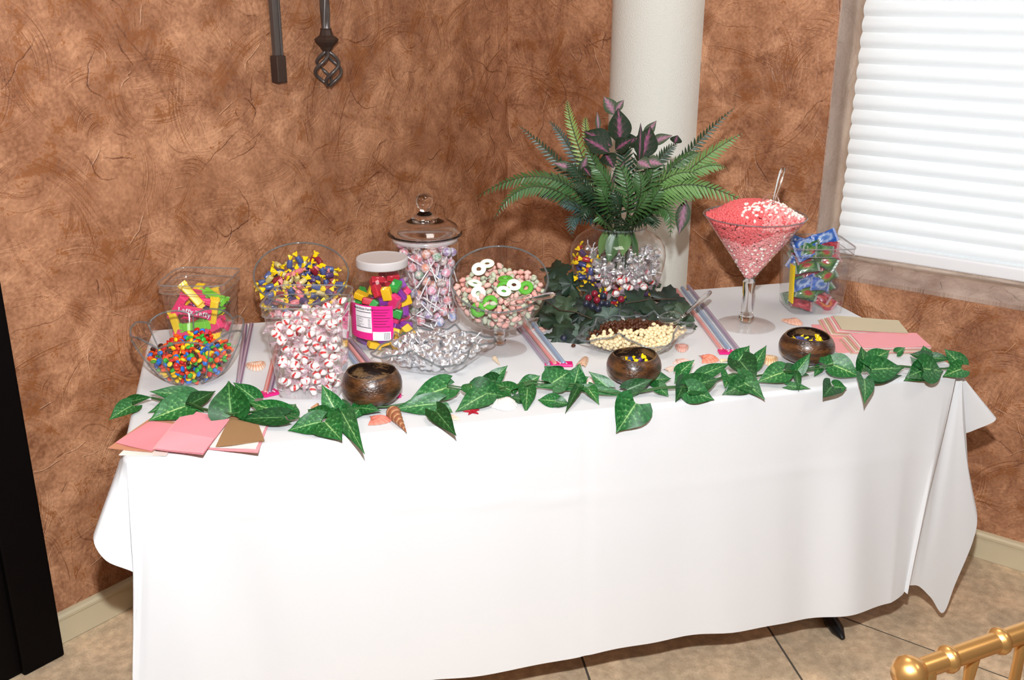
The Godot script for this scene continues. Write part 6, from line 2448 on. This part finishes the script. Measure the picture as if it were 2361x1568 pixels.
func build_vine_wreath() -> void:
	var o := base("grape_vine_wreath", Vector3(0.300, TT, -0.262), "dark green artificial grape-leaf wreath with small berries round the foot of the vase", "wreath")
	var tones := [Color8(30, 52, 36), Color8(40, 62, 42), Color8(26, 42, 34), Color8(58, 78, 56), Color8(76, 96, 84)]
	for k in 5:
		var m := mat(tones[k], 0.5)
		m.cull_mode = BaseMaterial3D.CULL_DISABLED
		M["grape%d" % k] = m
	var g := Geo.new()
	var ring := []
	for k in 40:
		var a := TAU * k / 40.0
		ring.append(Vector3((0.135 + 0.012 * sin(a * 5)) * cos(a), 0.02 + 0.008 * sin(a * 7), 0.115 * sin(a) + 0.02))
	g.loop_tube(ring, 0.003)
	var twig := mat(Color8(70, 58, 44), 0.7)
	part("vine", g, twig, o)
	grape_leaf(0.051, Vector3(-0.1372, 0.0900, -0.1223), Vector3(-0.3002, 1.0160, 0.4240), 5.77, M.grape0, o)
	grape_leaf(0.046, Vector3(-0.1393, 0.0600, -0.0732), Vector3(-0.0604, 0.8476, 0.7595), 3.26, M.grape1, o)
	grape_leaf(0.046, Vector3(-0.1893, 0.0450, -0.0225), Vector3(-0.2329, 0.5720, 0.3484), 4.64, M.grape2, o)
	grape_leaf(0.040, Vector3(-0.1177, 0.0700, -0.0326), Vector3(-0.1028, 0.5529, 0.8280), 1.72, M.grape0, o)
	grape_leaf(0.044, Vector3(-0.1243, 0.0500, 0.0631), Vector3(-0.1272, 0.6425, 0.6773), 3.64, M.grape1, o)
	grape_leaf(0.040, Vector3(-0.1642, 0.0450, 0.0642), Vector3(0.0399, 0.6228, 0.4708), 1.59, M.grape3, o)
	grape_leaf(0.040, Vector3(-0.2306, 0.0300, 0.0761), Vector3(-0.2052, 0.5437, 0.3994), 6.05, M.grape1, o)
	grape_leaf(0.046, Vector3(-0.2159, 0.0220, 0.1288), Vector3(0.3642, 0.5725, 0.3146), 1.28, M.grape0, o)
	grape_leaf(0.046, Vector3(-0.1917, 0.0240, 0.1768), Vector3(0.1299, 0.9567, 0.3138), 3.63, M.grape1, o)
	grape_leaf(0.044, Vector3(-0.1486, 0.0300, 0.1267), Vector3(-0.4985, 0.7851, 0.6839), 6.19, M.grape2, o)
	grape_leaf(0.035, Vector3(-0.2348, 0.0120, 0.2127), Vector3(-0.2668, 0.9716, 0.8223), 5.79, M.grape0, o)
	grape_leaf(0.042, Vector3(-0.1926, 0.0140, 0.2360), Vector3(-0.4980, 0.7552, 0.8889), 2.51, M.grape2, o)
	grape_leaf(0.033, Vector3(-0.1696, 0.0240, 0.2274), Vector3(0.2324, 0.8052, 0.7625), 3.05, M.grape4, o)
	grape_leaf(0.040, Vector3(-0.1874, 0.0400, 0.1187), Vector3(-0.4738, 0.5062, 0.3669), 1.58, M.grape3, o)
	grape_leaf(0.057, Vector3(0.0263, 0.0600, 0.1141), Vector3(0.3684, 0.8606, 0.7900), 3.55, M.grape0, o)
	grape_leaf(0.062, Vector3(0.1076, 0.0500, 0.1092), Vector3(0.0718, 0.9777, 0.8560), 5.73, M.grape2, o)
	grape_leaf(0.048, Vector3(0.0368, 0.0450, 0.1909), Vector3(0.2423, 0.5112, 0.5166), 0.22, M.grape0, o)
	grape_leaf(0.044, Vector3(0.1232, 0.0400, 0.1316), Vector3(-0.0083, 0.9675, 0.3307), 1.18, M.grape1, o)
	grape_leaf(0.037, Vector3(0.1261, 0.0300, 0.1656), Vector3(-0.1711, 0.6088, 0.7771), 2.21, M.grape3, o)
	grape_leaf(0.037, Vector3(0.0010, 0.0600, 0.0757), Vector3(0.0750, 0.7707, 0.6501), 5.90, M.grape1, o)
	grape_leaf(0.033, Vector3(-0.0329, 0.0700, 0.0437), Vector3(0.3492, 0.5226, 0.8061), 2.17, M.grape3, o)
	grape_leaf(0.040, Vector3(-0.1272, 0.0350, 0.1769), Vector3(-0.4093, 0.6992, 0.6062), 6.04, M.grape0, o)
	grape_leaf(0.035, Vector3(-0.0895, 0.0450, 0.1813), Vector3(-0.1656, 0.4580, 0.8158), 0.70, M.grape4, o)
	grape_leaf(0.040, Vector3(-0.1227, 0.0550, 0.1073), Vector3(-0.0695, 1.0025, 0.6088), 2.80, M.grape2, o)
	grape_leaf(0.044, Vector3(0.0992, 0.0600, 0.0080), Vector3(0.2204, 0.4633, 0.6436), 2.58, M.grape1, o)
	grape_leaf(0.022, Vector3(0.1355, 0.0100, 0.2020), Vector3(0.3866, 0.9709, 0.3324), 1.20, M.grape3, o)
	grape_leaf(0.033, Vector3(-0.2183, 0.0300, -0.0064), Vector3(-0.0928, 0.9069, 0.4992), 2.26, M.grape2, o)
	grape_leaf(0.033, Vector3(-0.0936, 0.0500, 0.1367), Vector3(0.3293, 1.0699, 0.5446), 5.64, M.grape1, o)
	grape_leaf(0.037, Vector3(-0.0485, 0.0500, 0.1593), Vector3(-0.2028, 0.5038, 0.6160), 4.15, M.grape2, o)
	grape_leaf(0.037, Vector3(-0.0248, 0.0350, 0.1917), Vector3(0.3037, 1.0774, 0.7620), 4.77, M.grape1, o)
	grape_leaf(0.033, Vector3(-0.1009, 0.0800, 0.0694), Vector3(0.1390, 0.9060, 0.7604), 6.12, M.grape2, o)
	grape_leaf(0.037, Vector3(0.0599, 0.0250, 0.2182), Vector3(-0.1637, 0.5040, 0.4438), 1.39, M.grape1, o)
	g = Geo.new()
	g.ball(Vector3(-0.1311, 0.0850, 0.1465), Vector3.ONE * 0.0092, 14, 10)
	part("berry", g, mat(Color8(128, 24, 44), 0.3), o)
	g = Geo.new()
	g.ball(Vector3(-0.1090, 0.0900, 0.1297), Vector3.ONE * 0.0092, 14, 10)
	part("berry", g, mat(Color8(128, 24, 44), 0.3), o)
	g = Geo.new()
	g.ball(Vector3(-0.1169, 0.0850, 0.1692), Vector3.ONE * 0.0092, 14, 10)
	part("berry", g, mat(Color8(128, 24, 44), 0.3), o)
	g = Geo.new()
	g.ball(Vector3(-0.0837, 0.0800, 0.1259), Vector3.ONE * 0.0092, 14, 10)
	part("berry", g, mat(Color8(38, 42, 58), 0.3), o)
	g = Geo.new()
	g.ball(Vector3(-0.1027, 0.0750, 0.1664), Vector3.ONE * 0.0092, 14, 10)
	part("berry", g, mat(Color8(38, 42, 58), 0.3), o)
	g = Geo.new()
	g.ball(Vector3(-0.1337, 0.0750, 0.1850), Vector3.ONE * 0.0092, 14, 10)
	part("berry", g, mat(Color8(38, 42, 58), 0.3), o)
	g = Geo.new()
	g.ball(Vector3(-0.1217, 0.0700, 0.1941), Vector3.ONE * 0.0092, 14, 10)
	part("berry", g, mat(Color8(38, 42, 58), 0.3), o)
	g = Geo.new()
	g.ball(Vector3(-0.0901, 0.0750, 0.1734), Vector3.ONE * 0.0092, 14, 10)
	part("berry", g, mat(Color8(38, 42, 58), 0.3), o)
	g = Geo.new()
	g.ball(Vector3(-0.0604, 0.0900, 0.1924), Vector3.ONE * 0.0092, 14, 10)
	part("berry", g, mat(Color8(128, 24, 44), 0.3), o)
	g = Geo.new()
	g.ball(Vector3(-0.2185, 0.0080, 0.2186), Vector3.ONE * 0.0092, 14, 10)
	part("berry", g, mat(Color8(38, 42, 58), 0.3), o)
	g = Geo.new()
	g.ball(Vector3(-0.1468, 0.0800, 0.1756), Vector3.ONE * 0.0092, 14, 10)
	part("berry", g, mat(Color8(38, 42, 58), 0.3), o)
	g = Geo.new()
	g.tube([Vector3(-0.1980, 0.0300, -0.0419), Vector3(-0.2001, 0.0500, 0.1213), Vector3(-0.1626, 0.0500, 0.1494), Vector3(-0.1321, 0.0400, 0.1804)], 0.0018, 6)
	part("twig", g, twig, o)
	g = Geo.new()
	g.tube([Vector3(-0.1935, 0.0200, 0.1391), Vector3(-0.1573, 0.0450, 0.1160), Vector3(-0.1154, 0.0600, 0.0787), Vector3(-0.0781, 0.0600, 0.0478)], 0.0018, 6)
	part("twig", g, twig, o)
	g = Geo.new()
	g.tube([Vector3(-0.0295, 0.0600, 0.1393), Vector3(0.0507, 0.0600, 0.1202), Vector3(0.1309, 0.0500, 0.1070)], 0.0018, 6)
	part("twig", g, twig, o)
	g = Geo.new()
	g.tube([Vector3(-0.0949, 0.0800, -0.0571), Vector3(-0.1084, 0.0600, 0.0402), Vector3(-0.1370, 0.0300, 0.0920)], 0.0018, 6)
	part("twig", g, twig, o)


# ---------------------------------------------------------------- straws, envelopes, shells
func straw_bundle(list: Array, tag_at: Vector3, tag_size: Vector2, turn: float, label: String) -> void:
	var o := base("candy_straws", tag_at, label, "straws", "bundles of candy straws on the tablecloth")
	for q in list:
		var g := Geo.new()
		var edge: Color = q[2]
		var mid := edge.lerp(Color(0.86, 0.82, 0.84), 0.55)
		var body := edge.lerp(Color(0.9, 0.86, 0.88), 0.28)
		g.tube([q[0] - tag_at, (q[0] + q[1]) / 2 - tag_at, q[1] - tag_at], q[3] if q.size() > 3 else 0.0055, 16, true, func(i, j): return edge if (j + 2) % 8 == 0 else (mid if j % 4 == 0 else body))
		part("straw", g, M.straw, o)
	if tag_size.x > 0:
		var g := Geo.new()
		var b := Basis(Vector3.UP, turn)
		g.rbox(Vector3(0, 0.004, 0), Vector3(tag_size.x, 0.006, tag_size.y), 0.0025, b)
		var w := part("folded_wrapper", g, mat(Color8(228, 24, 122), 0.28), o)
		g = Geo.new()
		for k in 3:
			g.tube([b * Vector3(-tag_size.x * 0.2 + k * 0.012, 0.0072, -tag_size.y * 0.25), b * Vector3(-tag_size.x * 0.12 + k * 0.013, 0.0074, tag_size.y * 0.1), b * Vector3(-tag_size.x * 0.2 + k * 0.016, 0.0072, tag_size.y * 0.3)], 0.0012, 6)
		part("printed_stroke", g, mat(Color8(240, 232, 240), 0.4), w)


func sheet(corners: Array, thick: float, col: Color, label: String, group: String, flap := 0.0) -> void:
	var mid := Vector3.ZERO
	for p in corners:
		mid += p / 4.0
	var o := base("paper_bag", mid, label, "paper bag", group)
	var m := mat(col, 0.8)
	var make := func(c: Array, lift: float, th: float) -> Geo:
		var g := Geo.new()
		var rows := []
		for lay in [0.0, th]:
			pass
		var n := 7
		for side in 2:
			rows = []
			for i in n:
				var row := PackedVector3Array()
				for j in n:
					var u := j / (n - 1.0)
					var v := i / (n - 1.0)
					var p: Vector3 = c[0].lerp(c[1], u).lerp(c[3].lerp(c[2], u), v) - mid
					row.append(p + Vector3(0, lift + th * side + 0.0008 * sin(u * 5.0 + v * 3.0), 0))
				rows.append(row)
			g.grid(rows, false, null, side == 1)
		for k in 4:
			var a: Vector3 = c[k] - mid + Vector3(0, lift, 0)
			var b: Vector3 = c[(k + 1) % 4] - mid + Vector3(0, lift, 0)
			g.quad(a, a + Vector3(0, th, 0), b + Vector3(0, th, 0), b)
		return g
	part("paper", make.call(corners, 0.0, thick), m, o)
	if flap > 0:
		var c := [corners[3].lerp(corners[0], flap), corners[2].lerp(corners[1], flap), corners[2], corners[3]]
		part("folded_flap", make.call(c, thick + 0.0012, 0.0006), mat(col.lightened(0.12), 0.8), o)


func scallop(at: Vector3, w: float, d: float, hgt: float, turn: float, c1: Color, c2: Color, label: String) -> void:
	var o := base("seashell", at, label, "seashell", "", turn)
	var g := Geo.new()
	var rows := []
	var n := 9
	for i in n:
		var s := i / (n - 1.0)
		var row := PackedVector3Array()
		for j in 49:
			var a := PI * 1.08 * (j / 48.0 - 0.5)
			var rib := 1.0 + 0.035 * cos(j / 48.0 * TAU * 11.0) * s
			row.append(Vector3(w / 2 * s * rib * sin(a) * 1.0, hgt * (sin(PI * clampf(s, 0.04, 1.0)) * 0.75 + 0.25 * (1 - s)) * (0.92 + 0.08 * cos(j / 48.0 * TAU * 11.0)) * (0.35 + 0.65 * cos(a * 0.9)), d * (-0.5 + s * rib * cos(a))))
		rows.append(row)
	g.grid(rows, false, func(i, j): return c1.lerp(c2, clampf(0.5 + 0.5 * cos(j / 48.0 * TAU * 11.0) * 0.5 + (0.3 if i % 3 == 0 else -0.15), 0, 1)), true)
	part("ribbed_shell", g, M.shell, o)
	g = Geo.new()
	g.rbox(Vector3(0, hgt * 0.22, -d * 0.47), Vector3(w * 0.3, hgt * 0.3, d * 0.12), 0.0015)
	g.col = c2
	for k in g.c.size():
		g.c[k] = c2
	part("hinge", g, M.shell, o)


func spiral(called: String, at: Vector3, tip: Vector3, r: float, c1: Color, c2: Color, label: String) -> void:
	var o := base(called, at, label, "seashell")
	var ax := tip - at
	var L := ax.length()
	ax /= L
	var s := ax.cross(Vector3.UP).normalized()
	var g := Geo.new()
	var rows := []
	for i in 41:
		var t := i / 40.0
		var row := PackedVector3Array()
		for j in 20:
			var a := TAU * j / 20.0
			var w := t * 7.0 + j / 20.0
			var rr := r * (1 - t) * (0.88 + 0.16 * absf(sin(PI * w))) * smoothstep(-0.02, 0.10, t) + 0.0003
			row.append(ax * (L * t) + (s * cos(a) + s.cross(ax) * sin(a)) * rr)
		rows.append(row)
	g.grid(rows, true, func(i, j): return c1 if absf(sin(PI * (i / 40.0 * 7.0 + j / 20.0))) > 0.45 else c2)
	part("whorls", g, M.shell, o)


func build_small_things() -> void:
	M.straw = vmat(0.25)
	M.straw.clearcoat_enabled = true
	M.straw.clearcoat = 0.5
	M.shell = vmat(0.4)
	M.shell.cull_mode = BaseMaterial3D.CULL_DISABLED
	var coral := lin(226, 96, 78)
	var blue := lin(64, 138, 186)
	var purple := lin(112, 66, 122)
	straw_bundle([[Vector3(0.5278, 0.7582, -0.3731), Vector3(0.4297, 0.7582, 0.1239), coral], [Vector3(0.5522, 0.7582, -0.3851), Vector3(0.4481, 0.7582, 0.1286), blue], [Vector3(0.5769, 0.7582, -0.3974), Vector3(0.4685, 0.7582, 0.1337), purple]], Vector3(0.4519, 0.7520, 0.1404), Vector2(0.072, 0.026), -0.25, "coral, blue and purple candy straws lying between the bean bowl and the cone glass")
	straw_bundle([[Vector3(-0.0020, 0.7582, -0.1816), Vector3(-0.0072, 0.7582, 0.1226), purple], [Vector3(0.0144, 0.7582, -0.1775), Vector3(0.0092, 0.7582, 0.1209), coral], [Vector3(0.0393, 0.7582, -0.1785), Vector3(0.0295, 0.7582, 0.1202), blue]], Vector3(0.0184, 0.7520, 0.1153), Vector2(0.066, 0.026), -0.25, "candy straws with a pink wrapper lying right of the gummy compote")
	straw_bundle([[Vector3(-0.6835, 0.7582, -0.3457), Vector3(-0.7055, 0.7582, 0.0644), purple], [Vector3(-0.6682, 0.7582, -0.3491), Vector3(-0.7028, 0.7582, 0.0677), purple]], Vector3(-0.7053, 0.7520, 0.0877), Vector2(0.000, 0.000), 0.00, "two pale purple candy straws lying right of the fluted glass bowl")
	straw_bundle([[Vector3(-0.6128, 0.7582, -0.1584), Vector3(-0.6490, 0.7582, 0.1303), coral], [Vector3(-0.6026, 0.7582, -0.1558), Vector3(-0.6399, 0.7582, 0.1326), purple]], Vector3(-0.6403, 0.7520, 0.1297), Vector2(0.036, 0.030), 0.35, "candy straws half hidden behind the peppermint tub with a pink wrapper at their end")
	straw_bundle([[Vector3(-0.4346, 0.7582, -0.1788), Vector3(-0.4001, 0.7582, 0.0630), purple], [Vector3(-0.4447, 0.7582, -0.1548), Vector3(-0.4151, 0.7582, 0.0648), coral], [Vector3(-0.4548, 0.7582, -0.1185), Vector3(-0.4308, 0.7582, 0.0720), blue]], Vector3(-0.3851, 0.7520, 0.2071), Vector2(0.040, 0.020), -0.30, "candy straws running behind the empty coconut bowl toward the peppermint tub")
	sheet([Vector3(-0.8745, 0.7530, 0.2252), Vector3(-0.7881, 0.7530, 0.2183), Vector3(-0.8398, 0.7530, 0.3913), Vector3(-0.9258, 0.7530, 0.3655)], 0.0011, Color8(240, 232, 222), "lowest white paper bag sticking out of the left pile over the table edge", "paper bags fanned out at the front left corner", 0.00)
	sheet([Vector3(-0.8802, 0.7555, 0.2096), Vector3(-0.8165, 0.7555, 0.2457), Vector3(-0.8654, 0.7555, 0.3728), Vector3(-0.9478, 0.7555, 0.3343)], 0.0011, Color8(206, 142, 110), "brown paper bag at the left of the left pile under a pink one", "paper bags fanned out at the front left corner", 0.00)
	sheet([Vector3(-0.8778, 0.7580, 0.2292), Vector3(-0.7985, 0.7580, 0.2777), Vector3(-0.8666, 0.7580, 0.3740), Vector3(-0.9352, 0.7580, 0.3173)], 0.0011, Color8(240, 150, 158), "pink paper bag at the left of the left pile, corner over the table edge", "paper bags fanned out at the front left corner", 0.00)
	sheet([Vector3(-0.7237, 0.7540, 0.2211), Vector3(-0.6402, 0.7540, 0.2492), Vector3(-0.6725, 0.7540, 0.4229), Vector3(-0.7670, 0.7540, 0.3812)], 0.0011, Color8(242, 160, 166), "pink paper bag at the right of the left pile under the white one", "paper bags fanned out at the front left corner", 0.00)
	sheet([Vector3(-0.7226, 0.7565, 0.2273), Vector3(-0.6448, 0.7565, 0.2629), Vector3(-0.6760, 0.7565, 0.4099), Vector3(-0.7637, 0.7565, 0.3796)], 0.0011, Color8(244, 236, 228), "white paper bag at the right of the left pile between pink and brown", "paper bags fanned out at the front left corner", 0.00)
	sheet([Vector3(-0.8173, 0.7605, 0.2125), Vector3(-0.7486, 0.7605, 0.2525), Vector3(-0.7847, 0.7605, 0.4080), Vector3(-0.8643, 0.7605, 0.3703)], 0.0011, Color8(242, 170, 172), "pink paper bag underneath the top pink bag of the left pile", "paper bags fanned out at the front left corner", 0.00)
	sheet([Vector3(-0.7206, 0.7605, 0.2417), Vector3(-0.6721, 0.7605, 0.2653), Vector3(-0.6588, 0.7595, 0.3831), Vector3(-0.7496, 0.7605, 0.3899)], 0.0011, Color8(160, 122, 82), "tan brown paper bag at the right of the left pile", "paper bags fanned out at the front left corner", 0.00)
	sheet([Vector3(-0.8107, 0.7638, 0.1992), Vector3(-0.7238, 0.7638, 0.2731), Vector3(-0.7715, 0.7638, 0.4259), Vector3(-0.8586, 0.7638, 0.3808)], 0.0011, Color8(242, 156, 166), "pink paper bag with folded flap on top of the left pile", "paper bags fanned out at the front left corner", 0.42)
	sheet([Vector3(0.7487, 0.7530, -0.0051), Vector3(0.8423, 0.7530, 0.0294), Vector3(0.7937, 0.7530, 0.1819), Vector3(0.6964, 0.7530, 0.1246)], 0.0011, Color8(240, 158, 160), "lowest pink paper bag spread out left of the right stacks", "paper bags in the two stacks at the front right corner", 0.00)
	sheet([Vector3(0.7121, 0.7530, 0.1286), Vector3(0.8038, 0.7530, 0.1384), Vector3(0.7824, 0.7530, 0.2173), Vector3(0.6970, 0.7530, 0.2020)], 0.0011, Color8(236, 160, 160), "pink paper bag flat on the cloth between the right stacks and the ivy", "paper bags in the two stacks at the front right corner", 0.00)
	sheet([Vector3(0.7865, 0.7530, -0.0342), Vector3(0.9463, 0.7530, 0.0701), Vector3(0.9104, 0.7530, 0.1619), Vector3(0.7381, 0.7530, 0.0879)], 0.0016, Color8(214, 184, 150), "paper bag edge in the rear fanned stack at the right, under the tan one", "paper bags in the two stacks at the front right corner", 0.00)
	sheet([Vector3(0.7901, 0.7556, -0.0304), Vector3(0.9478, 0.7556, 0.0701), Vector3(0.9117, 0.7556, 0.1621), Vector3(0.7431, 0.7556, 0.0890)], 0.0016, Color8(240, 168, 168), "paper bag edge in the rear fanned stack at the right, under the tan one", "paper bags in the two stacks at the front right corner", 0.00)
	sheet([Vector3(0.7938, 0.7582, -0.0265), Vector3(0.9493, 0.7582, 0.0701), Vector3(0.9129, 0.7582, 0.1623), Vector3(0.7481, 0.7582, 0.0901)], 0.0016, Color8(232, 218, 196), "paper bag edge in the rear fanned stack at the right, under the tan one", "paper bags in the two stacks at the front right corner", 0.00)
	sheet([Vector3(0.7974, 0.7608, -0.0227), Vector3(0.9507, 0.7608, 0.0701), Vector3(0.9142, 0.7608, 0.1625), Vector3(0.7531, 0.7608, 0.0912)], 0.0016, Color8(206, 172, 140), "paper bag edge in the rear fanned stack at the right, under the tan one", "paper bags in the two stacks at the front right corner", 0.00)
	sheet([Vector3(0.8010, 0.7634, -0.0189), Vector3(0.9522, 0.7634, 0.0701), Vector3(0.9154, 0.7634, 0.1628), Vector3(0.7581, 0.7634, 0.0923)], 0.0016, Color8(240, 168, 168), "paper bag edge in the rear fanned stack at the right, under the tan one", "paper bags in the two stacks at the front right corner", 0.00)
	sheet([Vector3(0.8046, 0.7660, -0.0150), Vector3(0.9537, 0.7660, 0.0701), Vector3(0.9167, 0.7660, 0.1630), Vector3(0.7631, 0.7660, 0.0934)], 0.0016, Color8(234, 222, 206), "paper bag edge in the rear fanned stack at the right, under the tan one", "paper bags in the two stacks at the front right corner", 0.00)
	sheet([Vector3(0.8081, 0.7686, -0.0111), Vector3(0.9552, 0.7686, 0.0701), Vector3(0.9180, 0.7686, 0.1632), Vector3(0.7681, 0.7686, 0.0945)], 0.0016, Color8(240, 160, 164), "paper bag edge in the rear fanned stack at the right, under the tan one", "paper bags in the two stacks at the front right corner", 0.00)
	sheet([Vector3(0.8117, 0.7712, -0.0072), Vector3(0.9567, 0.7712, 0.0701), Vector3(0.9192, 0.7712, 0.1634), Vector3(0.7731, 0.7712, 0.0956)], 0.0016, Color8(206, 192, 162), "tan paper bag on top of the rear stack at the right", "paper bags in the two stacks at the front right corner", 0.00)
	sheet([Vector3(0.7534, 0.7530, 0.1190), Vector3(0.9399, 0.7530, 0.1626), Vector3(0.9119, 0.7530, 0.2594), Vector3(0.7263, 0.7530, 0.2157)], 0.0016, Color8(206, 176, 150), "paper bag edge in the front fanned stack at the right, under the pink one", "paper bags in the two stacks at the front right corner", 0.00)
	sheet([Vector3(0.7579, 0.7556, 0.1198), Vector3(0.9407, 0.7556, 0.1625), Vector3(0.9124, 0.7556, 0.2595), Vector3(0.7304, 0.7556, 0.2167)], 0.0016, Color8(240, 168, 168), "paper bag edge in the front fanned stack at the right, under the pink one", "paper bags in the two stacks at the front right corner", 0.00)
	sheet([Vector3(0.7623, 0.7582, 0.1207), Vector3(0.9414, 0.7582, 0.1624), Vector3(0.9130, 0.7582, 0.2596), Vector3(0.7346, 0.7582, 0.2177)], 0.0016, Color8(232, 218, 200), "paper bag edge in the front fanned stack at the right, under the pink one", "paper bags in the two stacks at the front right corner", 0.00)
	sheet([Vector3(0.7668, 0.7608, 0.1215), Vector3(0.9422, 0.7608, 0.1623), Vector3(0.9135, 0.7608, 0.2598), Vector3(0.7387, 0.7608, 0.2187)], 0.0016, Color8(208, 176, 146), "paper bag edge in the front fanned stack at the right, under the pink one", "paper bags in the two stacks at the front right corner", 0.00)
	sheet([Vector3(0.7712, 0.7634, 0.1224), Vector3(0.9429, 0.7634, 0.1622), Vector3(0.9140, 0.7634, 0.2599), Vector3(0.7428, 0.7634, 0.2198)], 0.0016, Color8(240, 168, 168), "paper bag edge in the front fanned stack at the right, under the pink one", "paper bags in the two stacks at the front right corner", 0.00)
	sheet([Vector3(0.7757, 0.7660, 0.1232), Vector3(0.9436, 0.7660, 0.1621), Vector3(0.9146, 0.7660, 0.2600), Vector3(0.7469, 0.7660, 0.2208)], 0.0016, Color8(232, 220, 206), "paper bag edge in the front fanned stack at the right, under the pink one", "paper bags in the two stacks at the front right corner", 0.00)
	sheet([Vector3(0.7801, 0.7686, 0.1241), Vector3(0.9444, 0.7686, 0.1621), Vector3(0.9151, 0.7686, 0.2601), Vector3(0.7510, 0.7686, 0.2219)], 0.0016, Color8(242, 162, 168), "pink paper bag on top of the front stack at the right", "paper bags in the two stacks at the front right corner", 0.00)
	scallop(Vector3(-0.6633, 0.7528, -0.0429), 0.0462, 0.0478, 0.0150, 0.10, lin(238, 226, 214), lin(222, 140, 80), "white and orange scallop shell between the straws left of the peppermint tub")
	scallop(Vector3(-0.4251, 0.7528, 0.3264), 0.0460, 0.0421, 0.0120, 1.40, lin(226, 140, 120), lin(214, 112, 96), "flat coral pink scallop shell in front of the empty coconut bowl")
	scallop(Vector3(-0.1620, 0.7528, 0.3150), 0.0659, 0.0567, 0.0180, 0.20, lin(244, 240, 234), lin(232, 226, 216), "big white scallop shell near the front edge left of the middle")
	scallop(Vector3(-0.2813, 0.7528, 0.3541), 0.0178, 0.0296, 0.0090, 0.80, lin(236, 214, 196), lin(222, 170, 140), "tiny pale shell beside the ivy leaf left of the red starfish")
	scallop(Vector3(0.0837, 0.7528, 0.1053), 0.0246, 0.0634, 0.0120, 2.60, lin(226, 196, 170), lin(206, 160, 130), "rounded tan shell left of the middle coconut bowl")
	scallop(Vector3(0.3430, 0.7528, 0.0845), 0.0339, 0.0454, 0.0150, -0.40, lin(232, 196, 184), lin(198, 120, 104), "pink ribbed shell below the right tip of the bean bowl")
	scallop(Vector3(0.3117, 0.7528, 0.1748), 0.0306, 0.0437, 0.0120, 0.90, lin(232, 208, 196), lin(206, 150, 134), "pinkish shell under the raised ivy leaf right of the middle coconut")
	scallop(Vector3(0.2641, 0.7528, 0.2035), 0.0221, 0.0335, 0.0090, 2.00, lin(230, 214, 200), lin(206, 176, 156), "small pale round shell right of the middle coconut bowl")
	scallop(Vector3(0.3794, 0.7528, 0.1681), 0.0515, 0.0392, 0.0150, 1.30, lin(236, 160, 130), lin(222, 120, 96), "coral orange shell left of the pink straw wrapper")
	scallop(Vector3(0.5085, 0.7528, 0.2157), 0.0410, 0.0537, 0.0180, -0.50, lin(240, 226, 196), lin(222, 150, 70), "white and orange shell between the ivy and the right coconut bowl")
	scallop(Vector3(0.6660, 0.7528, 0.2162), 0.0271, 0.0397, 0.0120, 0.40, lin(238, 222, 196), lin(214, 170, 120), "cream shell right of the right coconut bowl")
	scallop(Vector3(0.7167, 0.7528, -0.0309), 0.0480, 0.0490, 0.0135, 0.05, lin(240, 200, 176), lin(228, 160, 136), "peach scallop shell in front of the packet tub")
	scallop(Vector3(0.0602, 0.7528, 0.2349), 0.0175, 0.0370, 0.0120, 1.90, lin(240, 232, 226), lin(224, 180, 160), "tiny white shell in the ivy left of the middle coconut bowl")
	scallop(Vector3(0.0496, 0.7528, -0.1372), 0.0290, 0.0319, 0.0090, 0.50, lin(236, 216, 206), lin(206, 120, 100), "small speckled shell by the wreath right of the gummy compote")
	spiral("cone_seashell", Vector3(-0.4018, 0.7670, 0.3109), Vector3(-0.3863, 0.7560, 0.4059), 0.0165, lin(150, 92, 62), lin(198, 150, 110), "long brown spiral cone shell leaning on the ivy right of the empty coconut bowl")
	spiral("snail_seashell", Vector3(-0.5444, 0.7610, 0.2440), Vector3(-0.5609, 0.7580, 0.2373), 0.0095, lin(196, 136, 92), lin(226, 180, 140), "small brown snail shell at the foot of the peppermint tub")
	spiral("snail_seashell", Vector3(-0.1185, 0.7580, 0.0405), Vector3(-0.1154, 0.7550, 0.0866), 0.0065, lin(232, 214, 186), lin(206, 170, 130), "small cream spiral shell in front of the gummy compote")
	spiral("snail_seashell", Vector3(0.3926, 0.7570, 0.1911), Vector3(0.4269, 0.7550, 0.1853), 0.0055, lin(240, 220, 180), lin(226, 196, 150), "short cream spiral shell touching the coral shell by the pink wrapper")
	var star := base("starfish", Vector3(-0.2378, 0.7530, 0.3310), "small dark red starfish on the cloth under the ivy", "starfish", "", 0.3)
	var sg := Geo.new()
	var poly := PackedVector2Array()
	for k in 10:
		var a := TAU * k / 10.0
		poly.append(Vector2(cos(a), sin(a)) * (0.0185 if k % 2 == 0 else 0.0062))
	sg.prism(poly, 0.0, 0.0016)
	for k in 5:
		var a := TAU * k / 5.0
		sg.tube([Vector3(0, 0.0028, 0), Vector3(cos(a) * 0.017, 0.0016, sin(a) * 0.017)], [0.0030, 0.0011], 8)
	part("starfish_body", sg, mat(Color8(168, 14, 40), 0.5), star)
